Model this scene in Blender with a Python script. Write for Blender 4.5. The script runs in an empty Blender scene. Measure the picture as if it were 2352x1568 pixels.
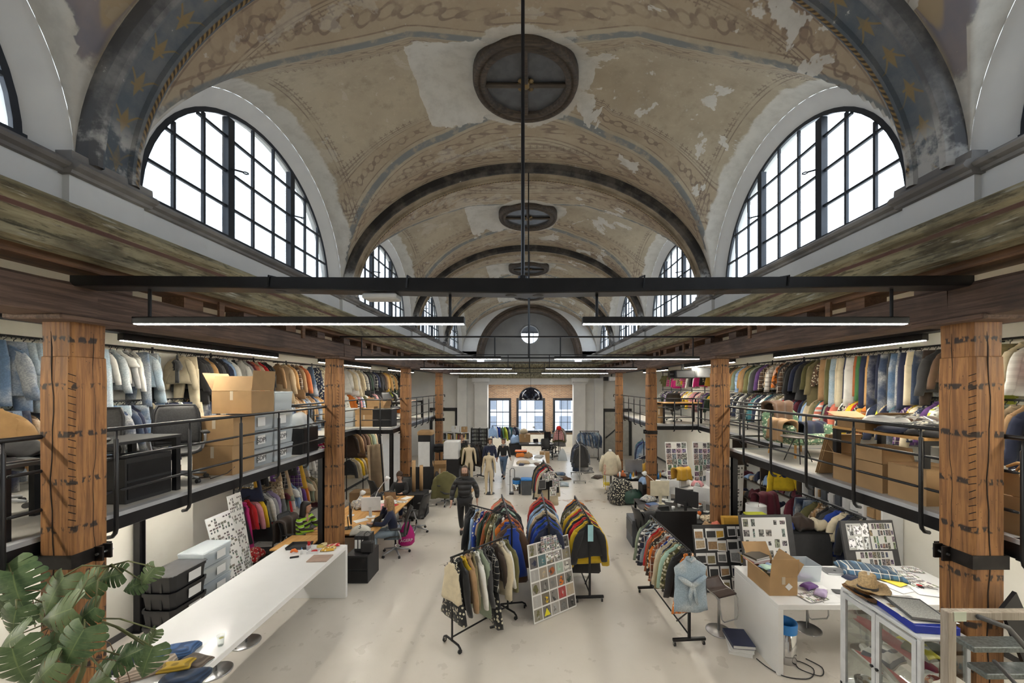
import bpy, math, random
from mathutils import Matrix, Vector, Euler
sc = bpy.context.scene
COL = sc.collection
random.seed(7)
PI = math.pi
# ---------------------------------------------------------------- camera, world, exposure
FPX, VX, VY, CH = 880.0, 1219.0, 885.0, 4.0        # focal length and vanishing point in pixels, eye height
cd = bpy.data.cameras.new('camera'); cam = bpy.data.objects.new('camera', cd); COL.objects.link(cam)
cam.location = (0, 0, CH); cam.rotation_euler = (PI/2, 0, 0)
cd.sensor_width = 36; cd.sensor_fit = 'HORIZONTAL'; cd.lens = FPX/2352*36
cd.shift_x = (1176-VX)/2352; cd.shift_y = (VY-784)/2352
cd.clip_start = .05; cd.clip_end = 200
sc.camera = cam
W = bpy.data.worlds.new('overcast_sky'); sc.world = W; W.use_nodes = True
bg = W.node_tree.nodes['Background']; bg.inputs[0].default_value = (.80, .895, 1, 1); bg.inputs[1].default_value = 4.2
sc.view_settings.view_transform = 'Standard'; sc.view_settings.look = 'None'
sc.view_settings.exposure = .2; sc.view_settings.gamma = 1; sc.view_settings.use_curve_mapping = False
LED_E, AISLE_E, UNDER_E = 62, 190, 95
sc.cycles.use_adaptive_sampling = True; sc.cycles.adaptive_threshold = .025
sc.cycles.max_bounces = 6; sc.cycles.diffuse_bounces = 4; sc.cycles.glossy_bounces = 3
sc.cycles.transparent_max_bounces = 12; sc.cycles.transmission_bounces = 4
sc.cycles.caustics_reflective = False; sc.cycles.caustics_refractive = False
sc.cycles.sample_clamp_indirect = 6

# layout of the hall
XC = -.075                          # the nave's centre line
HA, HW, HR = 3.84, 4.0, 3.73        # half spans: wall face, window plane, rib soffit
BAY, Y0 = 4.65, 3.51
ZS = 5.9                            # springing = window sills
RIBS = [Y0+BAY*k for k in range(-2, 5)]
XWL, XWR = -7.0, 7.0
YB, YE = RIBS[0], 22.0
MZ = 2.65                           # mezzanine floor level
def G(px, py, z=0.0):
    d = (CH-z)*FPX/(py-VY); return Vector(((px-VX)*d/FPX, d, z))
def PX(px, d): return (px-VX)*d/FPX
def PZ(py, d): return CH-(py-VY)*d/FPX

# ---------------------------------------------------------------- node helpers
MATS = {}
class N:
    def __init__(s, name):
        m = bpy.data.materials.new(name); m.use_nodes = True; s.m = m; s.t = m.node_tree
        s.b = s.t.nodes['Principled BSDF']; s.out = s.t.nodes['Material Output']
    def n(s, typ, **kw):
        x = s.t.nodes.new(typ)
        for k, v in kw.items(): setattr(x, k, v)
        return x
    def l(s, a, b): s.t.links.new(a, b)
    def put(s, sock, v):
        if hasattr(v, 'node'): s.l(v, sock)
        elif isinstance(v, (tuple, list)): sock.default_value = tuple(v)+((1,) if len(v) == 3 and sock.type == 'RGBA' else ())
        else: sock.default_value = v
    def math(s, op, a, b=0, c=None, clamp=False):
        x = s.n('ShaderNodeMath', operation=op, use_clamp=clamp); s.put(x.inputs[0], a); s.put(x.inputs[1], b)
        if c is not None: s.put(x.inputs[2], c)
        return x.outputs[0]
    def mix(s, f, a, b, mode='MIX'):
        x = s.n('ShaderNodeMix', data_type='RGBA', blend_type=mode); s.put(x.inputs[0], f); s.put(x.inputs[6], a); s.put(x.inputs[7], b)
        return x.outputs[2]
    def sm(s, v, a, b, ta=0, tb=1):
        x = s.n('ShaderNodeMapRange', interpolation_type='SMOOTHSTEP'); s.put(x.inputs[0], v); s.put(x.inputs[1], a); s.put(x.inputs[2], b); s.put(x.inputs[3], ta); s.put(x.inputs[4], tb)
        return x.outputs[0]
    def noise(s, scale, detail=3, vec=None, rough=.55, dist=0):
        x = s.n('ShaderNodeTexNoise'); x.inputs['Scale'].default_value = scale; x.inputs['Detail'].default_value = detail; x.inputs['Roughness'].default_value = rough
        x.inputs['Distortion'].default_value = dist
        if vec is not None: s.l(vec, x.inputs['Vector'])
        return x.outputs[0]
    def vor(s, scale, vec=None, feat='F1'):
        x = s.n('ShaderNodeTexVoronoi', feature=feat); x.inputs['Scale'].default_value = scale
        if vec is not None: s.l(vec, x.inputs['Vector'])
        return x
    def coord(s, k='Object'): return s.n('ShaderNodeTexCoord').outputs[k]
    def pos(s): return s.n('ShaderNodeNewGeometry').outputs['Position']
    def xyz(s, v):
        x = s.n('ShaderNodeSeparateXYZ'); s.l(v, x.inputs[0]); return x.outputs
    def comb(s, x, y, z):
        c = s.n('ShaderNodeCombineXYZ'); s.put(c.inputs[0], x); s.put(c.inputs[1], y); s.put(c.inputs[2], z); return c.outputs[0]
    def mul(s, v, sc3):
        x = s.n('ShaderNodeVectorMath', operation='MULTIPLY'); s.l(v, x.inputs[0]); x.inputs[1].default_value = sc3; return x.outputs[0]
    def attr(s, name): return s.n('ShaderNodeAttribute', attribute_name=name).outputs['Fac']
    def bump(s, h, st=.3, d=.02):
        x = s.n('ShaderNodeBump'); x.inputs['Strength'].default_value = st; x.inputs['Distance'].default_value = d; s.l(h, x.inputs['Height']); s.l(x.outputs[0], s.b.inputs['Normal'])
    def fin(s, col=None, rough=None, metal=None):
        if col is not None: s.put(s.b.inputs['Base Color'], col)
        if rough is not None: s.put(s.b.inputs['Roughness'], rough)
        if metal is not None: s.put(s.b.inputs['Metallic'], metal)
        MATS[s.m.name] = s.m; return s.m

def plain(name, c, rough=.6, metal=0, var=.12, scale=6, coat=0):
    """Plain paint, plastic or metal with a slight mottle."""
    if name in MATS: return MATS[name]
    s = N(name)
    nz = s.noise(scale, 2, s.coord())
    c2 = tuple(max(0, x*(1-var)) for x in c)
    if coat: s.b.inputs['Coat Weight'].default_value = coat; s.b.inputs['Coat Roughness'].default_value = .08
    return s.fin(s.mix(s.sm(nz, .35, .65), c2, c), rough, metal)
def emit(name, c, e):
    s = N(name); s.b.inputs['Emission Color'].default_value = (*c, 1); s.b.inputs['Emission Strength'].default_value = e
    return s.fin(c, .5)

# ---------------------------------------------------------------- mesh helpers
def cr(pts, n=5):
    """A smooth curve through the points."""
    P = [Vector(p) for p in pts]; P = [P[0]]+P+[P[-1]]; out = []
    for i in range(1, len(P)-2):
        a, b, c, d = P[i-1:i+3]
        for k in range(n):
            t = k/n; out.append(.5*(2*b+(c-a)*t+(2*a-5*b+4*c-d)*t*t+(3*b-a-3*c+d)*t**3))
    return out+[P[-1]]
class MB:
    def __init__(s): s.v = []; s.f = []; s.uv = []; s.has_uv = False
    def add(s, vs, fs, uvs=None, M=None):
        o = len(s.v)
        s.v += [tuple(M @ Vector(p)) for p in vs] if M is not None else [tuple(p) for p in vs]
        for k, f in enumerate(fs):
            s.f.append(tuple(i+o for i in f))
            if uvs: s.has_uv = True; s.uv.append([uvs[i] for i in f])
            else: s.uv.append([(0, 0)]*len(f))
        return s
    def box(s, c, d, M=None, ch=0, rz=0):
        x, y, z = d[0]/2, d[1]/2, d[2]/2
        L = Matrix.Translation(c) @ Matrix.Rotation(rz, 4, 'Z')
        if M is not None: L = M @ L
        if ch <= 0:
            vs = [(-x,-y,-z),(x,-y,-z),(x,y,-z),(-x,y,-z),(-x,-y,z),(x,-y,z),(x,y,z),(-x,y,z)]
            return s.add(vs, [(0,3,2,1),(4,5,6,7),(0,1,5,4),(1,2,6,5),(2,3,7,6),(3,0,4,7)], None, L)
        h = min(ch, x*.8, y*.8, z*.8); rings = []
        for (zz, k) in ((-z, h), (-z+h, 0), (z-h, 0), (z, h)):
            a, b, q = x-k, y-k, h-k*.6
            rings.append([(-a+q, -b, zz), (a-q, -b, zz), (a, -b+q, zz), (a, b-q, zz), (a-q, b, zz), (-a+q, b, zz), (-a, b-q, zz), (-a, -b+q, zz)])
        return s.loft(rings, M=L)
    def b2(s, lo, hi, M=None, ch=0):
        return s.box([(a+b)/2 for a, b in zip(lo, hi)], [abs(b-a) for a, b in zip(lo, hi)], M, ch)
    def loft(s, rings, cap=True, close=True, M=None, uv=False):
        n = len(rings[0]); vs = [p for r in rings for p in r]; fs = []
        m = n if close else n-1
        for i in range(len(rings)-1):
            for j in range(m):
                a, b = i*n+j, i*n+(j+1) % n
                fs.append((a, b, b+n, a+n))
        if cap and close:
            fs.append(tuple(range(n-1, -1, -1))); fs.append(tuple((len(rings)-1)*n+j for j in range(n)))
        uvs = [(j/max(1, n-1), i/max(1, len(rings)-1)) for i in range(len(rings)) for j in range(n)] if uv else None
        return s.add(vs, fs, uvs, M)
    def tube(s, pts, r, n=8, M=None, cap=True, closed=False):
        P = [Vector(p) for p in pts]; R = r if isinstance(r, (list, tuple)) else [r]*len(P); rings = []
        up = None
        for i, p in enumerate(P):
            if closed: d = (P[(i+1) % len(P)]-P[i-1])
            else: d = (P[min(i+1, len(P)-1)]-P[max(i-1, 0)])
            d = d.normalized() if d.length > 1e-9 else Vector((0, 0, 1))
            if up is None: up = Vector((0, 0, 1)) if abs(d.z) < .9 else Vector((0, 1, 0))
            u = up-d*up.dot(d)
            if u.length < 1e-4: u = d.orthogonal()
            u.normalize(); w = d.cross(u); up = u
            rings.append([p+(u*math.cos(2*PI*k/n)+w*math.sin(2*PI*k/n))*R[i] for k in range(n)])
        if closed: rings.append(rings[0])
        return s.loft(rings, cap=cap and not closed, M=M)
    def lathe(s, prof, c=(0, 0, 0), n=20, M=None, cap=True):
        rings = [[(c[0]+r*math.cos(2*PI*k/n), c[1]+r*math.sin(2*PI*k/n), c[2]+z) for k in range(n)] for r, z in prof]
        return s.loft(rings, cap=cap, M=M)
    def cyl(s, p, q, r, n=12, M=None): return s.tube([p, q], r, n, M)
    def slab(s, p, th, M=None, uv=True):
        """A flat panel from four corners (bl, br, tr, tl), its face towards (br-bl)x(tl-bl); UV on the face."""
        a, b, c, d = [Vector(x) for x in p]; nn = (b-a).cross(d-a).normalized()*th
        vs = [a, b, c, d, a-nn, b-nn, c-nn, d-nn]
        return s.add(vs, [(0,1,2,3),(7,6,5,4),(0,4,5,1),(1,5,6,2),(2,6,7,3),(3,7,4,0)], [(0,0),(1,0),(1,1),(0,1)]*2 if uv else None, M)
    def prism(s, poly, z0, z1, M=None):
        return s.loft([[(x, y, z0) for x, y in poly], [(x, y, z1) for x, y in poly]], M=M)
    def sheet(s, nx, ny, fn, th=.004, M=None):
        """A solid sheet with the surface fn(u, v) on [0,1]^2."""
        top = [Vector(fn(i/nx, j/ny)) for j in range(ny+1) for i in range(nx+1)]
        bot = [p-Vector((0, 0, th)) for p in top]; k = nx+1; m = len(top); fs = []
        for j in range(ny):
            for i in range(nx):
                a = j*k+i; fs.append((a, a+1, a+1+k, a+k)); fs.append((a+m+k, a+1+m+k, a+1+m, a+m))
        ed = [i for i in range(nx+1)]+[j*k+nx for j in range(1, ny+1)]+[ny*k+i for i in range(nx-1, -1, -1)]+[j*k for j in range(ny-1, 0, -1)]
        for a, b in zip(ed, ed[1:]+ed[:1]): fs.append((b, a, a+m, b+m))
        uv = [(i/nx, j/ny) for j in range(ny+1) for i in range(nx+1)]*2
        return s.add(top+bot, fs, uv, M)
    def mesh(s, name, smooth=False):
        me = bpy.data.meshes.new(name); me.from_pydata([tuple(p) for p in s.v], [], s.f)
        if s.has_uv:
            l = me.uv_layers.new(name='UVMap'); flat = [c for f in s.uv for p in f for c in p]; l.data.foreach_set('uv', flat)
        if smooth: me.polygons.foreach_set('use_smooth', [True]*len(me.polygons))
        me.update(); return me
def place(name, me, mat=None, parent=None, M=None, color=None):
    o = bpy.data.objects.new(name, me); COL.objects.link(o)
    if mat is not None and not me.materials: me.materials.append(mat)
    if parent is not None: o.parent = parent
    if M is not None: o.matrix_basis = M
    if color is not None: o.color = (*color, 1)
    return o
def part(name, mb, mat, parent=None, smooth=False, color=None): return place(name, mb.mesh(name, smooth), mat, parent, None, color)
def tag(o, label, cat, group=None):
    o['label'] = label; o['category'] = cat
    if group: o['group'] = group
    return o
def thing(name, label, cat, loc=(0, 0, 0), rz=0, group=None):
    o = bpy.data.objects.new(name, None); COL.objects.link(o); o.location = loc; o.rotation_euler = (0, 0, rz); o.empty_display_size = .1
    return tag(o, label, cat, group)
def single(name, mb, mat, label, cat, group=None, smooth=False, loc=None, rz=0, color=None):
    o = part(name, mb, mat, None, smooth, color)
    if loc is not None: o.location = loc; o.rotation_euler = (0, 0, rz)
    return tag(o, label, cat, group)
def struct(name, mb, mat, parent=None, smooth=False):
    o = part(name, mb, mat, parent, smooth)
    if parent is None: o['kind'] = 'structure'
    return o
def dup(root, loc, rz, label=None, group=None):
    r = root.copy(); COL.objects.link(r); r.location = loc; r.rotation_euler = (0, 0, rz)
    if label: r['label'] = label
    if group: r['group'] = group
    for ch in list(root.children):
        c = ch.copy(); COL.objects.link(c); c.parent = r
        for g in list(ch.children):
            d = g.copy(); COL.objects.link(d); d.parent = c
    return r
def area(name, loc, rot, sx, sy, energy, color=(1, 1, 1)):
    l = bpy.data.lights.new(name, 'AREA'); l.shape = 'RECTANGLE'; l.size = sx; l.size_y = sy; l.energy = energy; l.color = color
    o = bpy.data.objects.new(name, l); COL.objects.link(o); o.location = loc; o.rotation_euler = rot; return o

# ---------------------------------------------------------------- materials of the hall
def mk_floor():
    s = N('painted_concrete'); p = s.pos()
    a = s.noise(.35, 4, p); b = s.noise(3, 5, p); sp = s.noise(48, 2, p, .7)
    c = s.mix(s.sm(a, .3, .7), (.60, .555, .49), (.65, .61, .55))
    c = s.mix(s.sm(b, .5, .8, 0, .25), c, (.52, .48, .42))
    mask = s.math('MULTIPLY', s.sm(sp, .68, .74), s.sm(s.noise(1.1, 2, p), .5, .62))
    c = s.mix(s.math('MULTIPLY', mask, .75), c, (.17, .14, .11))
    x, y, z = s.xyz(p)      # a worn joint across the floor with brown wear, and a thin broken dark line
    jn = s.math('ABSOLUTE', s.math('SUBTRACT', s.math('ADD', y, s.math('MULTIPLY', s.noise(2.5, 3, p), .5)), 13.55))
    c = s.mix(s.math('MULTIPLY', s.math('MULTIPLY', s.sm(jn, .16, .02), s.sm(x, .2, .8)), s.sm(s.noise(5, 3, p), .42, .6)), c, (.34, .21, .12))
    jn2 = s.math('ABSOLUTE', s.math('SUBTRACT', s.math('ADD', y, s.math('MULTIPLY', s.noise(3.5, 3, p), .4)), 9.3))
    c = s.mix(s.math('MULTIPLY', s.math('MULTIPLY', s.sm(jn2, .05, .0), s.sm(x, 1.0, 1.4)), s.sm(s.noise(6, 3, p), .5, .6)), c, (.25, .2, .15))
    s.bump(b, .05, .01)
    return s.fin(c, s.sm(b, .3, .7, .27, .33))
M_FLOOR = mk_floor()
def mk_plaster(name, c, c2, dirt=(.5, .45, .38), amt=.25):
    s = N(name); p = s.pos(); a = s.noise(1.2, 4, p); b = s.noise(5, 5, p)
    col = s.mix(s.sm(a, .35, .65), c, c2); col = s.mix(s.sm(b, .62, .8, 0, amt), col, dirt)
    return s.fin(col, .8)
M_WHITE = mk_plaster('white_plaster', (.80, .79, .76), (.72, .71, .69))
M_CREAM = mk_plaster('cream_plaster', (.83, .80, .71), (.78, .75, .66), amt=.1)
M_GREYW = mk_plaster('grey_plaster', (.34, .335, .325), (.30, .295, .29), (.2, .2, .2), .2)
M_STONE = mk_plaster('grimy_stone', (.33, .31, .29), (.16, .15, .145), (.06, .055, .05), .8)
def mk_cornice():
    s = N('flaking_green_paint'); p = s.pos(); q = s.mul(p, (3, .35, 3)); a = s.noise(3, 6, q, .65); b = s.noise(2.2, 5, s.mul(p, (1, .5, 1)), .6)
    z = s.xyz(p)[2]
    c = s.mix(s.sm(a, .35, .62), (.15, .125, .07), (.36, .32, .205))
    c = s.mix(s.sm(b, .56, .7, 0, .7), c, (.075, .06, .04))
    c = s.mix(s.sm(s.noise(9, 5, q), .60, .68, 0, .8), c, (.44, .42, .35)); c = s.mix(s.sm(s.noise(5, 6, s.mul(p, (5, .8, 5)), .7), .52, .62, 0, .75), c, (.06, .05, .03))
    red = s.math('MULTIPLY', s.sm(z, 5.29, 5.30), s.sm(z, 5.335, 5.325))
    c = s.mix(s.math('MULTIPLY', red, s.sm(a, .3, .5, .4, .9)), c, (.10, .035, .03))
    s.bump(a, .4, .02)
    return s.fin(c, .8)
M_CORN = mk_cornice()
def mk_wood(name, axis, c1, c2, c3, marks=0, dark=(.02, .015, .012), gs=1.0):
    s = N(name); p = s.coord(); e = [14*gs]*3; e[axis] = .7*gs
    v = s.mul(p, tuple(e)); g = s.noise(2.2, 6, v, .62, .6); a = s.noise(1.6, 3, p)
    fine = s.noise(7, 4, v, .7)
    c = s.mix(s.sm(g, .34, .66), c1, c2); c = s.mix(s.sm(a, .5, .72, 0, .65), c, c3)
    c = s.mix(s.sm(fine, .57, .7, 0, .5), c, tuple(x*.35 for x in c1))
    if marks:       # rows of old nail burns, worm holes
        z = s.xyz(p)[2]
        w = s.math('ADD', z, s.math('MULTIPLY', s.math('SUBTRACT', s.noise(9, 2, p), .5), .03))
        f = s.math('FRACT', s.math('DIVIDE', w, marks)); d = s.math('ABSOLUTE', s.math('SUBTRACT', f, .5))
        m = s.math('MULTIPLY', s.sm(d, .085, .04), s.sm(s.noise(21, 2, s.mul(p, (1, 1, .45))), .47, .54))
        c = s.mix(s.math('MULTIPLY', m, .93), c, (.012, .01, .01))
        vo = s.vor(26, p).outputs['Distance']
        c = s.mix(s.math('MULTIPLY', s.sm(vo, .11, .07), s.sm(s.noise(2, 2, p), .46, .6)), c, dark)
    s.bump(g, .35, .01)
    return s.fin(c, .68)
M_POST = mk_wood('old_post_timber', 2, (.165, .072, .025), (.33, .155, .052), (.10, .05, .023), .42)
M_POSTF = mk_wood('far_post_timber', 2, (.16, .07, .025), (.30, .14, .048), (.10, .048, .023), .42)
M_BEAM = mk_wood('dark_beam_timber', 1, (.07, .042, .03), (.165, .10, .07), (.035, .023, .018))
M_PLATE = mk_wood('reddish_beam_timber', 1, (.12, .06, .03), (.22, .115, .06), (.07, .04, .025))
M_CRACK = plain('timber_shake', (.02, .012, .008), .9)
M_BLACK = plain('black_steel', (.014, .014, .016), .38, .3, .3)
M_BLACKP = plain('black_plastic', (.016, .016, .018), .5)
M_DKGREY = plain('dark_grey_plastic', (.06, .06, .063), .5)
M_IRON = plain('forged_iron', (.03, .026, .025), .5, .7, .4)
M_STEEL = plain('brushed_steel', (.55, .55, .55), .28, 1)
M_CHROME = plain('polished_chrome', (.75, .75, .76), .12, 1, .04)
M_GALV = plain('galvanised_steel', (.42, .43, .44), .4, .8)
M_WHITEG = plain('white_gloss_laminate', (.84, .84, .83), .24, 0, .03, 2, .2)
M_WHITEP = plain('white_plastic', (.78, .78, .77), .4, 0, .05)
M_DECK = plain('grey_deck_sheet', (.50, .48, .44), .5, 0, .18, 2)
M_DECKE = plain('grey_deck_edge', (.40, .41, .43), .45, 0, .2, 2)
M_WFRAME = plain('blue_black_window_steel', (.018, .022, .03), .5, .2, .3)
M_LED = emit('led_diffuser', (1, .96, .88), LED_E)
M_LEDA = emit('led_diffuser_aisle', (1, .94, .80), AISLE_E)
def mk_glass(name, tint=(.94, .97, 1), rough=.08, gl=.10, fk=.6):
    s = N(name); t = s.t; tr = s.n('ShaderNodeBsdfTransparent'); tr.inputs[0].default_value = (*tint, 1)
    g = s.n('ShaderNodeBsdfGlossy'); g.inputs['Roughness'].default_value = rough; mx = s.n('ShaderNodeMixShader')
    fr = s.n('ShaderNodeFresnel'); fr.inputs[0].default_value = 1.45
    s.l(s.math('ADD', s.math('MULTIPLY', fr.outputs[0], fk), gl*.3), mx.inputs[0]); s.l(tr.outputs[0], mx.inputs[1]); s.l(g.outputs[0], mx.inputs[2])
    s.l(mx.outputs[0], s.out.inputs[0]); MATS[name] = s.m; return s.m
M_GLASS = mk_glass('window_glass')
def mk_cloudy():
    s = N('clear_plastic'); tr = s.n('ShaderNodeBsdfTransparent'); tr.inputs[0].default_value = (.95, .97, .98, 1); s.b.inputs['Base Color'].default_value = (.78, .82, .86, 1); s.b.inputs['Roughness'].default_value = .5; s.b.inputs['Specular IOR Level'].default_value = .2
    mx = s.n('ShaderNodeMixShader'); mx.inputs[0].default_value = .3; s.l(tr.outputs[0], mx.inputs[1]); s.l(s.b.outputs[0], mx.inputs[2]); s.l(mx.outputs[0], s.out.inputs[0]); MATS['clear_plastic'] = s.m; return s.m
M_CLEAR = mk_cloudy()
M_VITRINE = mk_glass('vitrine_glass', (.95, .97, .96), .03, .04, .3)
def mk_brick():
    s = N('brown_brick'); p = s.pos(); q = s.xyz(p); v = s.comb(q[0], q[2], 0)
    b = s.n('ShaderNodeTexBrick'); s.l(v, b.inputs['Vector']); b.inputs['Scale'].default_value = 1
    b.inputs['Brick Width'].default_value = .23; b.inputs['Row Height'].default_value = .075; b.inputs['Mortar Size'].default_value = .01
    b.inputs['Color1'].default_value = (.42, .24, .13, 1); b.inputs['Color2'].default_value = (.25, .14, .085, 1); b.inputs['Mortar'].default_value = (.42, .37, .3, 1)
    c = s.mix(s.sm(s.noise(5, 4, p), .5, .75, 0, .6), b.outputs[0], (.45, .36, .26))
    return s.fin(c, .85)
M_BRICK = mk_brick()
# ================================================================ vaults, ribs, lunette windows
RA, HB_W, HB_C, RB = 2.72, 2.1, 2.86, 2.1
def zA(t): return ZS+RA*math.sqrt(max(0, 1-t*t))               # main barrel, t = x / HA
def zB(t, v):                                                   # side barrel from the lunette to the crown
    q = 1-(v/RB)**2
    if q <= 0: return -1
    k = abs(t); h = HB_W+(HB_C-HB_W)*min(1, (1-k)*1.6)
    return ZS+h*math.sqrt(q)
def mk_vault():
    s = N('painted_vault_plaster'); p = s.pos(); x, y, z = s.xyz(p)
    g, rib, lun, ocu, side = s.attr('groin'), s.attr('rib'), s.attr('lunette'), s.attr('oculus'), s.attr('along')
    a = s.noise(.9, 5, p, .6); b = s.noise(4, 6, p, .65); e = s.noise(14, 4, p, .7)
    c = s.mix(s.sm(a, .3, .7), (.36, .295, .21), (.46, .39, .285))
    c = s.mix(s.sm(b, .5, .72, 0, .5), c, (.26, .21, .15))
    c = s.mix(s.sm(e, .55, .75, 0, .3), c, (.60, .52, .39))
    ag = s.math('ABSOLUTE', g)
    # scroll of flowers along groins and ribs: two sine tendrils with blossoms
    ph = s.math('MULTIPLY', side, 17.0)
    def band(d, lo, hi):
        return s.math('MULTIPLY', s.sm(d, lo-.006, lo+.006), s.sm(d, hi+.006, hi-.006))
    def line(d, at, w): return s.sm(s.math('ABSOLUTE', s.math('SUBTRACT', d, at)), w, w*.4)
    def scroll(d, lo, hi, phs):
        mid = (lo+hi)/2; am = (hi-lo)*.27
        w1 = s.math('ADD', mid, s.math('MULTIPLY', s.math('SINE', phs), am)); w2 = s.math('SUBTRACT', mid, s.math('MULTIPLY', s.math('SINE', phs), am*.7))
        t1 = s.sm(s.math('ABSOLUTE', s.math('SUBTRACT', d, w1)), .022, .008); t2 = s.sm(s.math('ABSOLUTE', s.math('SUBTRACT', d, w2)), .016, .006)
        fl = s.math('FRACT', s.math('DIVIDE', s.math('ADD', phs, PI/2), PI)); fx = s.math('MULTIPLY', s.math('SUBTRACT', fl, .5), PI/17.0)
        fd = s.math('SQRT', s.math('ADD', s.math('POWER', s.math('ABSOLUTE', fx), 2), s.math('POWER', s.math('ABSOLUTE', s.math('SUBTRACT', d, mid)), 2)))
        bl = s.sm(fd, .05, .035)
        return s.math('MAXIMUM', s.math('MAXIMUM', t1, s.math('MULTIPLY', t2, .6)), bl)
    def sprigs(d, at, phs):     # little three-pronged sprigs standing on the border line
        f = s.math('ABSOLUTE', s.math('SUBTRACT', s.math('FRACT', s.math('DIVIDE', phs, 1.9)), .5)); fx = s.math('MULTIPLY', f, 1.9/17)
        dd = s.math('SUBTRACT', d, at)
        stem = s.math('MULTIPLY', s.sm(fx, .012, .005), s.math('MULTIPLY', s.sm(dd, 0, .01), s.sm(dd, .12, .11)))
        cr = s.math('MULTIPLY', s.sm(fx, .045, .035), s.sm(s.math('ABSOLUTE', s.math('SUBTRACT', dd, .075)), .012, .005))
        dots = s.sm(s.math('ABSOLUTE', s.math('SUBTRACT', dd, .03)), .014, .006)
        return s.math('MAXIMUM', s.math('MAXIMUM', stem, cr), s.math('MULTIPLY', dots, s.sm(fx, .06, .05)))
    inkb, inkbl = (.15, .105, .085), (.16, .18, .19)
    worn = s.sm(s.noise(3, 4, p), .34, .56, .1, .85)
    for d, ph_ in ((ag, ph), (rib, s.math('MULTIPLY', s.attr('arc'), 17.0))):
        c = s.mix(s.math('MULTIPLY', band(d, .12, .44), .22), c, (.33, .22, .13))
        sg = s.math('MULTIPLY', s.math('MULTIPLY', scroll(d, .16, .40, ph_), band(d, .13, .43)), worn)
        c = s.mix(s.math('MULTIPLY', sg, .8), c, inkb)
        ln = s.math('MAXIMUM', s.math('MAXIMUM', line(d, .13, .012), line(d, .43, .012)), line(d, .47, .008))
        c = s.mix(s.math('MULTIPLY', s.math('MULTIPLY', ln, worn), .75), c, inkb)
        c = s.mix(s.math('MULTIPLY', s.math('MULTIPLY', sprigs(d, .48, ph_), worn), .75), c, inkb)
    c = s.mix(s.math('MULTIPLY', s.sm(ag, .075, .05), s.sm(b, .36, .5, .3, .85)), c, inkbl)
    lsg = s.math('MAXIMUM', s.math('MULTIPLY', sprigs(lun, .50, s.math('MULTIPLY', s.attr('arcl'), 17.0)), .9), line(lun, .46, .012))
    c = s.mix(s.math('MULTIPLY', s.math('MULTIPLY', lsg, worn), s.math('MULTIPLY', s.sm(s.attr('isb'), .4, .6), .8)), c, inkb)
    # bare white plaster: round the lunette arches, low in the corners, flaked patches, the mended strip by the oculus
    wob = s.math('MULTIPLY', s.math('SUBTRACT', s.noise(3, 5, p, .6), .5), .35)
    wl = s.math('MULTIPLY', s.sm(s.math('ADD', lun, wob), .33, .27), s.sm(s.attr('isb'), .3, .5))
    wc = s.sm(s.math('ADD', z, s.math('MULTIPLY', wob, 2)), 6.75, 6.6)
    m1 = s.noise(1.15, 5, p, .62, .4)
    fl = s.math('MULTIPLY', s.sm(m1, .585, .60), s.sm(s.math('ADD', x, s.math('MULTIPLY', s.noise(1, 2, p), 2)), .6, 2.2, .25, 1))
    mend = s.math('MULTIPLY', s.sm(s.math('ADD', s.attr('mend'), s.math('MULTIPLY', wob, 1.9)), .5, .54), 1)
    ow = s.math('MULTIPLY', s.sm(s.math('ADD', ocu, s.math('MULTIPLY', wob, 1.2)), .24, .2), .75)
    white = s.math('MAXIMUM', s.math('MAXIMUM', s.math('MAXIMUM', wl, wc), s.math('MAXIMUM', fl, mend)), ow)
    wcol = s.mix(s.sm(b, .4, .7), (.60, .57, .515), (.50, .47, .42))
    c = s.mix(white, c, wcol)
    c = s.mix(s.sm(s.noise(6, 6, p, .7), .64, .68, 0, .55), c, wcol)
    # the bays behind the eye keep an older blue and ochre scheme
    blu = s.mix(s.sm(a, .35, .6), (.20, .19, .22), (.28, .23, .22))
    st = s.sm(s.math('ABSOLUTE', s.math('SUBTRACT', s.math('FRACT', s.math('MULTIPLY', s.math('ADD', ag, .05), 2.2)), .5)), .12, .08)
    blu = s.mix(s.math('MULTIPLY', st, .7), blu, (.42, .31, .16))
    c = s.mix(s.math('MULTIPLY', s.sm(y, 3.3, 3.25), s.math('SUBTRACT', 1, white)), c, blu)
    s.bump(b, .12, .01)
    return s.fin(c, .85)
M_VAULT = mk_vault()
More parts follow.
